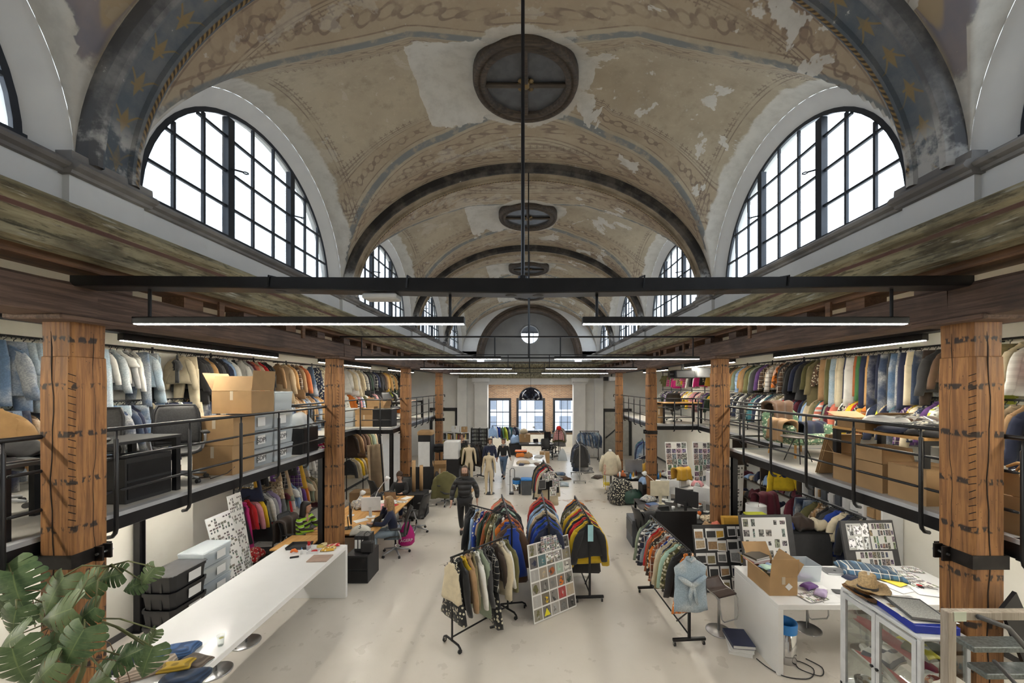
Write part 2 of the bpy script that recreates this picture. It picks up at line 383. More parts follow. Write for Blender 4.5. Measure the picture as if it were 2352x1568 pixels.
def mk_rib():
    s = N('painted_rib'); uv = s.coord('UV'); u, v, _ = s.xyz(uv); p = s.pos(); a = s.noise(2.5, 5, p, .65)
    y = s.xyz(p)[1]; near = s.sm(y, 5.8, 5.0)
    blue = s.mix(s.sm(a, .35, .65), (.085, .105, .125), (.15, .155, .16))
    # fleurs-de-lys in a row, u in metres along the arch, v across in 0..1
    f = s.math('SUBTRACT', s.math('FRACT', s.math('DIVIDE', u, .36)), .5); fu = s.math('MULTIPLY', f, .36); fv = s.math('MULTIPLY', s.math('SUBTRACT', v, .5), .44)
    af = s.math('ABSOLUTE', fv)
    wd = s.math('SUBTRACT', .035, s.math('MULTIPLY', s.math('ABSOLUTE', fu), .28)); body = s.sm(s.math('SUBTRACT', af, wd), .006, -.004)
    body = s.math('MULTIPLY', body, s.sm(s.math('ABSOLUTE', fu), .13, .12))
    pr = s.math('SUBTRACT', af, s.math('ADD', .02, s.math('MULTIPLY', s.math('POWER', s.math('ABSOLUTE', s.math('ADD', fu, .03)), 1.5), 1.9)))
    pet = s.math('MULTIPLY', s.sm(s.math('ABSOLUTE', pr), .014, .007), s.math('MULTIPLY', s.sm(fu, -.02, .0), s.sm(fu, .1, .09)))
    bar = s.math('MULTIPLY', s.sm(s.math('ABSOLUTE', s.math('ADD', fu, .03)), .014, .008), s.sm(af, .06, .05))
    fl = s.math('MULTIPLY', s.math('MAXIMUM', s.math('MAXIMUM', body, pet), bar), s.sm(a, .32, .5, .25, .9))
    col = s.mix(s.math('MULTIPLY', fl, .95), blue, (.24, .165, .065))
    brown = s.mix(s.sm(a, .35, .65), (.20, .155, .10), (.34, .275, .19))
    col = s.mix(near, brown, col)
    # braided gold roll on the far edge, dark grey mouldings at both edges
    br = s.math('MULTIPLY', s.sm(v, .80, .82), s.sm(v, .90, .88))
    zig = s.sm(s.math('ABSOLUTE', s.math('SUBTRACT', s.math('FRACT', s.math('ADD', s.math('MULTIPLY', u, 16), s.math('MULTIPLY', v, 9))), .5)), .2, .3)
    col = s.mix(br, col, s.mix(zig, (.05, .035, .02), (.24, .15, .055)))
    edge = s.math('MAXIMUM', s.sm(v, .17, .13), s.sm(v, .9, .93))
    gc = s.mix(s.sm(a, .4, .65), (.10, .10, .105), (.23, .225, .22))
    gc2 = s.mix(s.sm(a, .4, .65), (.022, .019, .017), (.10, .085, .07))
    col = s.mix(edge, col, s.mix(near, gc2, gc))
    col = s.mix(s.sm(s.noise(5, 6, p, .7), .67, .69, 0, .9), col, (.55, .53, .5))
    col = s.mix(s.math('MULTIPLY', s.sm(s.xyz(p)[2], 6.45, 6.2), s.sm(a, .42, .55)), col, (.45, .44, .42))
    s.bump(a, .2, .01)
    return s.fin(col, .8)
M_RIB = mk_rib()

def vault_bay(k):
    y0, y1 = RIBS[k], RIBS[k+1]; yc = (y0+y1)/2; hb = BAY/2
    us = [math.sin(-PI/2+PI*i/72) for i in range(73)]
    vs = [-hb, -hb+.06, -hb+.12]+[RB*math.sin(-PI/2+PI*j/56) for j in range(57)]+[hb-.12, hb-.06, hb]
    V = []; A = {n: [] for n in ('groin', 'rib', 'lunette', 'oculus', 'along', 'arc', 'arcl', 'isb', 'mend')}
    def gd(t, v): return zA(t)-zB(t, v)
    for j, v in enumerate(vs):
        for i, t in enumerate(us):
            za, zb = zA(t), zB(t, v); z = max(za, zb); x = t*HA
            V.append((XC+x, yc+v, z))
            e = .01; q = gd(t, v) if zb > 0 else 3
            if zb > 0:      # distance to the groin by local gradient, taken along the surface
                t1, t0 = min(.999, t+e), max(-.999, t-e)
                gx = (gd(t1, v)-gd(t0, v))/((t1-t0)*HA); gy = (gd(t, min(RB*.999, v+e))-gd(t, max(-RB*.999, v-e)))/(2*e) if abs(v) < RB*.99 else 9
                sl = math.sqrt(1+((zA(t1)-zA(t0))/((t1-t0)*HA))**2) if za > zb else 1
                sv = 1 if za > zb else math.sqrt(1+((zB(t, min(RB*.999, v+e))-zB(t, max(-RB*.999, v-e)))/(2*e))**2)
                dist = q/max(.05, math.hypot(gx/sl, gy/sv))
            else: dist = 3
            th = math.asin(max(-1, min(1, t))); pv = math.asin(max(-1, min(1, v/RB)))
            A['groin'].append(max(-3, min(3, dist))); A['rib'].append(hb-abs(v)-.2)
            A['lunette'].append((HA-abs(x))); A['oculus'].append(math.hypot(x, v)-.75)
            A['along'].append(math.hypot(th*3.2, v)); A['arc'].append(th*3.3); A['arcl'].append(pv*2.1); A['isb'].append(1 if zb > za else 0)
            # mended plaster: a broad tongue from the oculus towards one lunette, a small one opposite
            m = 0
            if x < 0: m = max(0, min(1, 1.25-abs((v+.05*x)/(.72+.05*abs(x)))*.75)) * (1 if x > -1.75 else 0) * (1 if x < -.1 else 0)
            elif x < 1.15: m = max(0, 1-abs(v)/.55) if x > .3 else 0
            A['mend'].append(m)
    n = len(us); F = [(j*n+i, j*n+n+i, j*n+n+i+1, j*n+i+1) for j in range(len(vs)-1) for i in range(n-1)]
    me = bpy.data.meshes.new('ceiling'); me.from_pydata(V, [], F)
    for nm, d in A.items(): me.attributes.new(nm, 'FLOAT', 'POINT').data.foreach_set('value', d)
    me.polygons.foreach_set('use_smooth', [True]*len(me.polygons)); me.update()
    o = place('ceiling', me, M_VAULT); o['kind'] = 'structure'
for k in range(6): vault_bay(k)

def rib(yc, half=.22):
    mb = MB(); n = 48; prof = [(-half, .0), (-half+.03, .055), (-half+.08, .06), (-half+.10, .0), (half-.12, .0), (half-.105, .035), (half-.07, .05), (half-.04, .04), (half, .0), (half, -.22), (-half, -.22)]
    rings = []; uv = []; L = 0; prev = None
    for i in range(n+1):
        th = PI*i/n; c, s_ = math.cos(th), math.sin(th)
        nx, nz = c*(8.49-ZS), s_*HR; m = math.hypot(nx, nz); nx /= m; nz /= m
        px, pz = XC-c*HR, ZS+s_*(8.49-ZS)
        if prev: L += math.hypot(px-prev[0], pz-prev[1])
        prev = (px, pz)
        rings.append([(px+nx*d, yc+v, pz-nz*d) for v, d in prof]); uv += [(L, (v+half)/(2*half)) for v, d in prof]
    m = len(prof); vs = [p for r in rings for p in r]
    fs = [(i*m+j, i*m+(j+1) % m, (i+1)*m+(j+1) % m, (i+1)*m+j) for i in range(n) for j in range(m)]
    mb.add(vs, fs, uv)
    struct('trim_1', mb, M_RIB)
for y in RIBS[:-1]: rib(y)

# lunette windows
def halfdisc(r, n=32): return [(r*math.cos(PI-PI*i/n), r*math.sin(PI-PI*i/n)) for i in range(n+1)]
wi = [0]
def lunette(side, yc, frosted=False):
    wi[0] += 1; S = side; xw = XC+S*HW; xa = XC+S*HA
    win = struct('window_%d' % wi[0], MB().loft([[(xa, yc+y*RB, ZS+z*RB) for y, z in halfdisc(1)], [(xa+S*.02, yc+y*2.04, ZS+z*2.04) for y, z in halfdisc(1)],
            [(xw-S*.02, yc+y*1.93, ZS+z*1.93) for y, z in halfdisc(1)], [(xw, yc+y*1.88, ZS+z*1.88) for y, z in halfdisc(1)], [(xw+S*.12, yc+y*1.88, ZS+z*1.88) for y, z in halfdisc(1)]], cap=False, close=False), M_WHITE, None, True)
    fr = MB()      # outer frame: arch and sill bar
    rr = [(1.83, -.01), (1.885, -.01), (1.885, .03), (1.83, .03)]
    fr.loft([[(xw+S*d, yc+q*math.cos(PI-PI*i/32), ZS+.02+q*math.sin(PI-PI*i/32)) for q, d in rr] for i in range(33)])
    fr.b2((xw-.03, yc-1.88, ZS-.02), (xw+.05, yc+1.88, ZS+.10))
    struct('frame', fr, M_WFRAME, win)
    R = 1.84
    def hh(y): return math.sqrt(max(0, R*R-y*y))
    for y in (-.665, .665): struct('mullion', MB().b2((xw-.045, yc+y-.055, ZS), (xw+.04, yc+y+.055, ZS+hh(abs(y)+.05))), M_WFRAME, win)
    bars = MB()
    for y in (-1.47, -1.07, -.222, .222, 1.07, 1.47): bars.b2((xw-.015, yc+y-.016, ZS), (xw+.02, yc+y+.016, ZS+hh(abs(y))))
    for z in (.50, .97, 1.43): bars.b2((xw-.013, yc-hh(z), ZS+z-.016), (xw+.018, yc+hh(z), ZS+z+.016))
    struct('glazing_bars', bars, M_WFRAME, win)
    g = MB(); pts = [(xw+.005, yc+y*1.85, ZS+.02+z*1.85) for y, z in halfdisc(1)]; g.add(pts, [tuple(range(len(pts)))]); struct('pane', g, M_GLASS, win)
    for y, z in ((-.665, 1.02), (.665, .98)):        # catch: a stay arm with a ring
        c = MB(); c.cyl((xw-S*.04, yc+y, ZS+z), (xw-S*.13, yc+y+.10, ZS+z+.01), .012, 6)
        c.tube([(xw-S*.14+S*.03*math.cos(a*PI/5), yc+y+.12+.03*math.sin(a*PI/5), ZS+z+.01) for a in range(10)], .009, 6, closed=True)
        struct('catch', c, M_WFRAME, win)
    l = bpy.data.lights.new('window_daylight', 'AREA'); l.shape = 'RECTANGLE'; l.size = 3.7; l.size_y = 1.86; l.cycles.is_portal = True
    o = bpy.data.objects.new('window_daylight', l); COL.objects.link(o); o.location = (xw+S*.1, yc, ZS+.95)
    o.rotation_euler = Matrix(((0, 0, S), (1, 0, 0), (0, S, 0))).to_euler()
for k in range(6):
    for S in (-1, 1): lunette(S, (RIBS[k]+RIBS[k+1])/2)

# string course, white band, cornice, beams, both sides
for S in (-1, 1):
    sd = 'left' if S < 0 else 'right'
    def X(h): return XC+S*h
    def run(name, prof, mat, y0=YB, y1=22.1):
        mb = MB(); a = [(X(h), y0, z) for h, z in prof]; b = [(X(h), y1, z) for h, z in prof]
        mb.loft([a, b]); return struct(name, mb, mat)
    run('wall_nave_'+sd, [(HA, 5.16), (HA, 5.9), (4.12, 5.9), (4.12, 5.16)], M_WHITE)
    run('trim_2', [(HA+.02, 5.77), (HA-.04, 5.775), (HA-.05, 5.80), (HA-.10, 5.815), (HA-.12, 5.84), (HA-.09, 5.87), (HA-.02, 5.885), (HA-.01, 5.915), (HA+.1, 5.915)], M_STONE)
    run('trim_3', [(HA+.02, 5.48), (HA-.27, 5.45), (HA-.29, 5.40), (HA-.27, 5.36), (HA-.24, 5.345), (HA-.22, 5.335), (HA-.205, 5.29), (HA-.19, 5.28), (HA-.17, 5.255), (HA-.13, 5.19), (HA-.15, 5.17), (HA-.15, 5.10), (HA-.05, 5.085), (HA+.0, 5.085), (HA+.0, 5.16)], M_CORN)
    for y in RIBS[:-1]:         # impost blocks under the ribs
        mb = MB(); pr = [(HA+.02, 5.76), (HA-.11, 5.765), (HA-.12, 5.79), (HA-.17, 5.81), (HA-.19, 5.835), (HA-.16, 5.87), (HA-.12, 5.885), (HA-.115, 5.95), (HA+.02, 5.95)]
        mb.loft([[(X(h), y-.34, z) for h, z in pr], [(X(h), y+.34, z) for h, z in pr]]); struct('trim_4', mb, M_STONE)
        struct('trim_5', MB().b2((X(HA-.06), y-.31, 5.44), (X(HA+.03), y+.31, 5.78)), M_WHITE)
    # timber plate, spacers and main beam of each bay
    struct('beam', MB().b2((X(3.90), YB, 5.03), (X(4.24), 21.9, 5.155), ch=.012), M_PLATE)
    for k in range(6):
        y0, y1 = RIBS[k], min(RIBS[k+1], 21.9)
        mb = MB(); n = 14; rings = []
        rd = random.Random(k*3+S)
        for i in range(n+1):
            y = y0+.002+(y1-y0-.004)*i/n; e = [rd.uniform(-.008, .008) for _ in range(8)]
            rings.append([(X(3.90+e[0]), y, 4.60+e[1]), (X(3.895+e[2]), y, 4.63), (X(3.895+e[3]), y, 4.87), (X(3.92), y, 4.90+e[4]), (X(4.25), y, 4.90+e[5]), (X(4.28), y, 4.87), (X(4.28), y, 4.62), (X(4.25), y, 4.59)])
        mb.loft(rings if S > 0 else rings); struct('beam', mb, M_BEAM)
        ck = MB(); yy = y0+rd.uniform(.6, 1.2)
        pts = [(X(3.893), yy+i*.16, 4.75+.03*math.sin(i*.9+k)+.008*i) for i in range(9)]; ck.tube(pts, [.001]+[.006]*7+[.001], 5); struct('beam_crack_strip', ck, M_CRACK)
        for i, f in enumerate((0.02, .2, .4, .6, .8)):
            y = y0+.15+f*BAY
            struct('beam_spacer_strip', MB().b2((X(3.96), y-.13, 4.89), (X(4.22), y+.13, 5.035)), M_PLATE if i % 2 else M_BEAM)
        for f in (.3, .68): struct('beam_cleat_strip', MB().b2((X(3.875), y0+f*BAY-.04, 4.82), (X(3.905), y0+f*BAY+.04, 5.06)), M_PLATE)
    xo = XWL-.4 if S < 0 else XWR+.4
    struct('ceiling_aisle_'+sd, MB().b2((X(3.95), YB, 5.16), (xo, 22.1, 5.28)), M_CREAM)
    xw = XWL if S < 0 else XWR
    struct('wall_'+sd, MB().b2((xw, YB-.2, 0), (xw+S*.25, 25.3, 5.3)), M_CREAM)
    struct('baseboard_'+sd, MB().b2((xw-S*.015, YB, 0), (xw+S*.01, 21.9, .09)), M_DKGREY)
    for k in range(6):       # dark channel along the aisle ceiling, over the racks
        y0, y1 = RIBS[k], RIBS[k+1]
        struct('trim_6', MB().b2((S*5.2-.2, y0, 4.675), (S*5.2, y1, 4.77)), M_BLACKP)
struct('floor', MB().b2((XWL-.3, YB-.2, -.2), (XWR+.3, 25.4, 0)), M_FLOOR)
struct('wall_back', MB().b2((XWL-.3, YB-.3, 0), (XWR+.3, YB, 9)), M_WHITE)

# ---------------------------------------------------------------- end wall
def arc(r, n=32, x=0, z=5.6): return [(XC+x+r*math.cos(PI-PI*i/n), z+r*math.sin(PI-PI*i/n)) for i in range(n+1)]
YEND = 21.9
ew = MB()      # spandrel between the arch recess and the vault
inn = arc(3.02); out = [(XC-HA*math.cos(PI*i/32), ZS+(RA+.05)*math.sin(PI*i/32)) for i in range(33)]
ew.loft([[(x, YEND, z) for x, z in inn], [(x, YEND, z) for x, z in out], [(x, YEND+.3, z) for x, z in out], [(x, YEND+.3, z) for x, z in inn]], cap=False, close=False)
for sx in (-1, 1):
    ew.b2((XC+sx*3.02, YEND, 5.35), (XC+sx*4.3, YEND+.3, 5.95))
struct('wall_end', ew, M_WHITE)
M_ARCHW = mk_wood('dark_arch_timber', 0, (.05, .035, .025), (.13, .09, .06), (.03, .022, .018))
am = MB(); R2 = [(2.70, 0), (2.76, -.05), (2.84, -.05), (2.90, 0), (3.04, -.02), (3.06, .1), (2.70, .9)]
am.loft([[(XC+q*math.cos(PI-PI*i/40), YEND+d, 5.6+q*math.sin(PI-PI*i/40)) for q, d in R2] for i in range(41)]); struct('trim_7', am, M_ARCHW)
tp = MB(); rd_o = arc(2.75, 40); ZR, RR = 7.02, .56
rin = [(XC+.02+RR*math.cos(PI-2*PI*i/80), ZR+RR*math.sin(PI-2*PI*i/80)) for i in range(81)]
outl = [(x, z) for x, z in arc(2.75, 40)]+[(XC+2.75-5.5*i/40, 5.15) for i in range(1, 40)]+[(XC-2.75, 5.6)]
tp.loft([[(rin[i][0], YEND+.9, rin[i][1]) for i in range(81)], [(outl[i % 81][0], YEND+.9, outl[i % 81][1]) for i in range(81)]], cap=False, close=False)
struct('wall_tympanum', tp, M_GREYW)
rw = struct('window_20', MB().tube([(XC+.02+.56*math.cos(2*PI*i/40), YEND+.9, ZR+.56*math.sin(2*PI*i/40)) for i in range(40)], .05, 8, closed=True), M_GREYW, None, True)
g = MB(); g.add([(XC+.02+.56*math.cos(2*PI*i/40), YEND+.95, ZR+.56*math.sin(2*PI*i/40)) for i in range(40)], [tuple(range(40))]); struct('pane', g, M_GLASS, rw)
gb = MB(); gb.b2((XC-.55, YEND+.93, ZR+.12), (XC+.58, YEND+.96, ZR+.16)); gb.b2((XC-.2, YEND+.93, ZR-.52), (XC-.17, YEND+.96, ZR+.15)); gb.b2((XC+.2, YEND+.93, ZR-.52), (XC+.23, YEND+.96, ZR+.15)); struct('glazing_bars', gb, M_WFRAME, rw)
struct('trim_8', MB().b2((XC-.55, YEND+1.4, ZR+.15), (XC+.6, YEND+1.5, ZR+.7)), M_DKGREY)
# entablature across the end
mb = MB(); pr = [(-.10, 4.42), (-.14, 4.46), (-.14, 4.60), (-.10, 4.64), (-.08, 4.95), (-.12, 5.0), (-.25, 5.1), (-.3, 5.2), (-.28, 5.3), (-.1, 5.36), (.25, 5.36), (.25, 4.42)]
mb.loft([[(XC-4.0, YEND+y, z) for y, z in pr], [(XC+4.0, YEND+y, z) for y, z in pr]]); struct('trim_9', mb, M_CORN)
OX0, OX1 = -2.45, 2.42
struct('wall_end_lintel', MB().b2((OX0-.02, YEND, 4.05), (OX1+.02, YEND+.35, 4.42)), M_WHITE)
for sd, x0, x1 in (('left', XWL, OX0), ('right', OX1, XWR)): struct('wall_end_'+sd, MB().b2((x0, YEND, 0), (x1, YEND+.35, 5.3)), M_WHITE)
for x0, x1, cp in ((-4.15, -3.62, 0), (-3.18, -2.45, 1), (2.42, 3.1, 1), (3.62, 4.1, 0)):
    mb = MB(); mb.b2((x0, YEND-.3, 0), (x1, YEND+.02, 4.42), ch=.015); mb.b2((x0-.03, YEND-.33, 0), (x1+.03, YEND+.01, .14))
    if cp:
        for e, za, zb in ((.04, 4.05, 4.1), (.09, 4.1, 4.17), (.12, 4.2, 4.42)): mb.b2((x0-e, YEND-.3-e, za), (x1+e, YEND, zb))
    struct('pillar', mb, M_WHITE)
# alcove with brick wall and three sash windows
YBR = 25.0
struct('ceiling_alcove', MB().b2((OX0-.6, YEND+.3, 4.3), (OX1+.6, YBR+.3, 4.45)), M_WHITE)
WX = [(-2.78, -1.28), (-.93, .93), (1.45, 2.95)]; WZ0, WZ1 = .98, 3.18
bw = MB(); xs = [OX0-.6]+[x for w in WX for x in w]+[OX1+.6]
for i in range(0, len(xs), 2): bw.b2((xs[i], YBR, 0), (xs[i+1], YBR+.3, 4.4))
for w in WX: bw.b2((w[0], YBR, WZ1), (w[1], YBR+.3, 4.4))
struct('wall_brick', bw, M_BRICK)
bw = MB(); bw.b2((OX0-.6, YBR-.03, 0), (OX1+.6, YBR, .80)); struct('wall_dado', bw, M_CREAM)
bw = MB()
for w in WX: bw.b2((w[0], YBR, 0), (w[1], YBR+.3, WZ0))
struct('wall_apron', bw, M_BRICK)
for sd, x0, x1 in (('left', OX0-.6, OX0-.3), ('right', OX1+.3, OX1+.6)): struct('wall_alcove_'+sd, MB().b2((x0, YEND+.3, 0), (x1, YBR+.2, 4.4)), M_WHITE)
for i, (a, b) in enumerate(WX):
    f = MB(); t = .14
    f.b2((a, YBR-.04, WZ0), (a+t, YBR+.14, WZ1)); f.b2((b-t, YBR-.04, WZ0), (b, YBR+.14, WZ1)); f.b2((a, YBR-.05, WZ1-.16), (b, YBR+.14, WZ1)); f.b2((a-.05, YBR-.1, WZ0-.04), (b+.05, YBR+.14, WZ0+.08))
    win = struct('window_%d' % (21+i), f, M_WFRAME)
    q = MB(); w = b-a-2*t
    for j in (1, 2): q.b2((a+t+w*j/3-.015, YBR+.05, WZ0), (a+t+w*j/3+.015, YBR+.09, WZ1-.1))
    for j, z in ((0, 1.6), (1, 2.26)): q.b2((a+t, YBR+.04, z-.015-.012*j), (b-t, YBR+.09, z+.015+.012*j))
    struct('glazing_bars', q, M_WFRAME, win)
    struct('pane', MB().slab([(a+t, YBR+.07, WZ0), (b-t, YBR+.07, WZ0), (b-t, YBR+.07, WZ1), (a+t, YBR+.07, WZ1)], .006), M_GLASS, win)
    l = bpy.data.lights.new('window_daylight', 'AREA'); l.shape = 'RECTANGLE'; l.size = w; l.size_y = 2.0; l.cycles.is_portal = True
    o = bpy.data.objects.new('window_daylight', l); COL.objects.link(o); o.location = ((a+b)/2, YBR+.2, 2.05); o.rotation_euler = (-PI/2, 0, 0)
# pale houses across the street
M_FAC = plain('pale_render', (.5, .5, .52), .8); M_FACW = plain('street_window', (.12, .13, .15), .3)
ex = MB(); ex.b2((-12, 40, -3), (12, 41, 3.4)); struct('exterior_house', ex, M_FAC)
for i in range(6):
    for z in (-.6, 1.5): struct('exterior_window', MB().b2((-7.4+i*2.6, 39.95, z), (-6.2+i*2.6, 40.05, z+1.4)), M_FACW)
# doors in the aisle ends
for n_, x0, x1, zt in ((1, 4.22, 5.6, 2.5), (2, -5.6, -4.32, 2.55)):
    f = MB(); f.b2((x0-.16, YEND-.05, 0), (x0, YEND+.02, zt)); f.b2((x1, YEND-.05, 0), (x1+.16, YEND+.02, zt)); f.b2((x0-.16, YEND-.06, zt), (x1+.16, YEND+.02, zt+.18))
    d = struct('door_%d' % n_, f, M_BLACKP)
    struct('leaf', MB().b2((x0, YEND-.02, 0), (x1, YEND-.001, zt)), M_CREAM if n_ == 2 else plain('pale_doorway', (.45, .44, .40), .7), d)
    if n_ == 1:
        struct('stair_rail', MB().cyl((x0+.05, YEND-.04, 1.0), (x0+.9, YEND-.04, 1.75), .03, 8), M_BLACK, d)
# round ceiling vents (oculi)
M_OCU = mk_wood('oculus_dark_wood', 0, (.035, .024, .016), (.085, .06, .04), (.02, .015, .012))
M_OCUP = plain('dark_oculus_glass', (.075, .078, .085), .35, 0, .3)
M_GOLD = plain('tarnished_gilt', (.20, .13, .05), .5, .4)
names = ['nearest', 'second', 'third', 'fourth']
for i in range(1, 6):
    yc = (RIBS[i]+RIBS[i+1])/2; zc = 8.60
    t = thing('oculus', 'round dark wooden ceiling vent with cross bars, ' + ['above the viewer', 'largest and nearest in the vault', 'next one behind the largest', 'third one along the vault', 'farthest along the vault'][i-1], 'ceiling vent', (XC, yc, zc))
    part('ring', MB().lathe([(.60, .10), (.60, -.03), (.63, -.08), (.67, -.08), (.69, -.05), (.72, -.05), (.74, -.08), (.78, -.07), (.80, -.02), (.80, .10)], n=48), M_OCU, t, True)
    part('pane', MB().lathe([(.02, -.005), (.64, -.005), (.64, .015), (.02, .015)], n=40), M_OCUP, t)
    for r in (0, PI/2): part('cross_bar', MB().box((0, 0, -.03), (1.26, .07, .06), ch=.015, M=Matrix.Rotation(r, 4, 'Z')), M_OCU, t)
    rs = MB(); rs.lathe([(.0, -.07), (.05, -.065), (.07, -.04), (.08, 0), (.08, .03)], n=16)
    part('boss', rs, M_GOLD, t, True)
    pt = MB()
    for a in range(8):
        m = Matrix.Rotation(a*PI/4, 4, 'Z') @ Matrix.Translation((.11, 0, -.03)) @ Matrix.Scale(1, 4); pt.lathe([(.0, -.02), (.035, -.012), (.045, .0), (.03, .02), (0, .03)], n=8, M=m)
    part('rosette', pt, M_GOLD, t, True)

for x in (-1.3, 1.3): area('alcove_fill_light', (x, 23.2, 4.2), (0, 0, 0), 1.6, .2, 70, (1, .95, .86))  # unseen area lights added behind the lintel to brighten the brick alcove
# ================================================================ posts, mezzanines, railings, lamps
def ordinal(i): return ['first', 'second', 'third', 'fourth', 'fifth', 'sixth', 'seventh', 'eighth', 'ninth', 'tenth', 'eleventh', 'twelfth', 'thirteenth', 'fourteenth', 'fifteenth', 'sixteenth', 'seventeenth', 'eighteenth', 'nineteenth', 'twentieth'][i]
def timber_post(S, k):
    y = Y0+BAY*k; x = XC+S*4.10; rd = random.Random(k*7+S); w = .146
    t = thing('timber_post', 'rough old timber post in the %s row, %s' % ('left' if S < 0 else 'right', ['nearest the viewer, with an iron strap', 'second from the viewer', 'third from the viewer', 'farthest from the viewer'][k]), 'post', (x, y, 0))
    mb = MB(); rings = []; zs = [0, .6, 1.2, 1.8, 2.4, 3.0, 3.6, 4.05, 4.25, 4.26, 4.6]
    for z in zs:
        e = .008 if z < 4.255 else -.006; e += rd.uniform(-.003, .003); a = w+e; c = .035 if z < 4.255 else .02
        rings.append([(sx*(a-(c if q else 0)), sy*(a-(0 if q else c)), z) for sx, sy, q in ((-1, -1, 0), (-1, -1, 1), (1, -1, 1), (1, -1, 0), (1, 1, 0), (1, 1, 1), (-1, 1, 1), (-1, 1, 0))])
    mb.loft(rings); part('shaft', mb, M_POST if k < 2 else M_POSTF, t)
    if k < 2:
        for (fx, fy, ax) in ((rd.uniform(-.05, .03), -w-.0075, 0), (-S*(w+.0075), rd.uniform(-.04, .04), 1)):
            pts = []
            for i in range(26):
                o = .012*math.sin(i*.7+k+ax)+.006*math.sin(i*1.9)
                pts.append((fx+(o if ax == 0 else 0), fy+(o if ax else 0), .9+i*.143))
            part('shake', MB().tube(pts, [.001]+[.0058 if ax == 0 else .003]*24+[.001], 5), M_CRACK, t)
        nm = MB()           # adze notches down the chamfer
        for i in range(22):
            z = 2.75+i*.064; ang = S*PI/4
            m = Matrix.Translation((-S*(w-.012), -w+.012, z)) @ Matrix.Rotation(-ang if S < 0 else PI-ang, 4, 'Z') @ Matrix.Rotation(.5+rd.uniform(-.15, .15), 4, 'Y')
            part('notch', MB().box((0, 0, 0), (.05, .012, .007), m), M_CRACK, t)
    if (S, k) in ((-1, 0), (1, 0), (1, 2), (-1, 3)):
        z = 2.45; q = w+.016
        st = MB(); po = [(-q, -q), (q, -q), (q, q), (-q, q)]; pi_ = [(a*.93, b*.93) for a, b in po]
        st.loft([[(a, b, z-.06) for a, b in po], [(a, b, z+.06) for a, b in po], [(a, b, z+.06) for a, b in pi_], [(a, b, z-.06) for a, b in pi_]], cap=False)
        b = part('strap', st, M_IRON, t)
        for d in (-.03, .03): part('lug', MB().box((-S*(q+.03), .06+d*1.2, z), (.08, .016, .13)), M_IRON, b)
        part('bolt', MB().cyl((-S*(q+.03), .0, z), (-S*(q+.03), .14, z), .012, 8), M_STEEL, b)
    part('corbel_pad', MB().box((0, 0, 4.585), (.5, .62, .05), ch=.01), M_BEAM, t)
for S in (-1, 1):
    for k in range(4): timber_post(S, k)

def deck(name, x0, x1, y0, y1, edge):
    o = struct(name, MB().b2((x0, y0, MZ-.03), (x1, y1, MZ)), M_DECK)
    fa = MB(); e = .012
    xi = x1 if x0 < 0 else x0; S = -1 if x0 < 0 else 1
    struct('deck_edge_slab', MB().b2((xi-S*e, y0, MZ-.032), (xi+S*.08, y1, MZ+.012)), M_DECKE, o)
    fa.b2((xi-S*.004, y0, 2.48), (xi+S*.06, y1, 2.62), ch=.006); struct('fascia_beam', fa, M_BLACK, o)
    for y in edge:
        ex0, ex1 = (x0+.1, xi) if S < 0 else (xi, x1-.1)
        struct('fascia_beam', MB().b2((ex0, y-.03, 2.47), (ex1, y+.03, 2.62)), M_BLACK, o)
        struct('deck_edge_slab', MB().b2((ex0, y-.04, MZ-.032), (ex1, y+.04, MZ+.012)), M_DECKE, o)
    n = int((y1-y0)/1.2)
    for i in range(1, n): struct('joist_beam', MB().b2((x0+.02, y0+i*1.2-.03, 2.50), (x1-.02, y0+i*1.2+.03, 2.62)), M_BLACK, o)
    struct('soffit_panel', MB().b2((x0, y0, 2.60), (x1, y1, 2.618)), M_WHITEP, o)
XLD, XRD = -4.36, 4.25
deck('mezzanine_floor_left', XWL, XLD, YB, 8.15, (8.12,))
deck('mezzanine_floor_left_far', XWL, XLD, 12.1, 19.2, (12.13, 19.17))
deck('mezzanine_floor_left_bridge', XWL, -5.5, 8.15, 12.1, ())
deck('mezzanine_floor_right', XRD, XWR, 3.30, 8.2, (8.17, 3.33))
deck('mezzanine_floor_right_far', XRD, XWR, 13.2, 19.4, (13.23, 19.37))
deck('mezzanine_floor_right_bridge', 5.7, XWR, 8.2, 13.2, ())
def railing(label, pts, first=.4, step=.855, hook=None):
    """A tube railing along straight legs; posts hook under the deck edge."""
    a, b = Vector(pts[0]), Vector(pts[1]); L = (b-a).length; d = (b-a)/L; nrm = Vector((-d.y, d.x)) if hook is None else Vector(hook)
    t = thing('railing', label, 'railing', (a.x, a.y, MZ), math.atan2(d.y, d.x))
    loc = Matrix.Rotation(-math.atan2(d.y, d.x), 2) @ nrm      # hook direction in local axes
    def lp(s, z, o=0): return (s+loc.x*o, loc.y*o, z)
    part('top_rail', MB().tube([lp(0, .78), lp(0, .87), lp(.03, .90), lp(L-.03, .90), lp(L, .87), lp(L, .78)], .021, 10), M_BLACK, t, True)
    s = first; posts = []
    while s < L: posts.append(s); s += step
    for z in (.60, .26):
        xs = [0]+posts+[L]
        for u, v in zip(xs, xs[1:]):
            if v-u > .2: part('mid_rail', MB().tube([lp(u+.03, z), lp(u+.07, z), lp(v-.08, z), lp(v-.04, z)], [.011, .0155, .0155, .011], 8), M_BLACK, t, True)
    for s in posts:
        part('rail_post', MB().tube([lp(s, .89), lp(s, .80), lp(s, .79), lp(s, .05), lp(s, -.13), lp(s, -.18, .012), lp(s, -.215, .04), lp(s, -.225, .09)], [.012, .012, .02, .02, .02, .02, .02, .02], 10), M_BLACK, t, True)
    return t
railing('long black tube railing on the left mezzanine front', [(XLD+.07, -.4), (XLD+.07, 8.1)], first=.09, hook=(-1, 0))
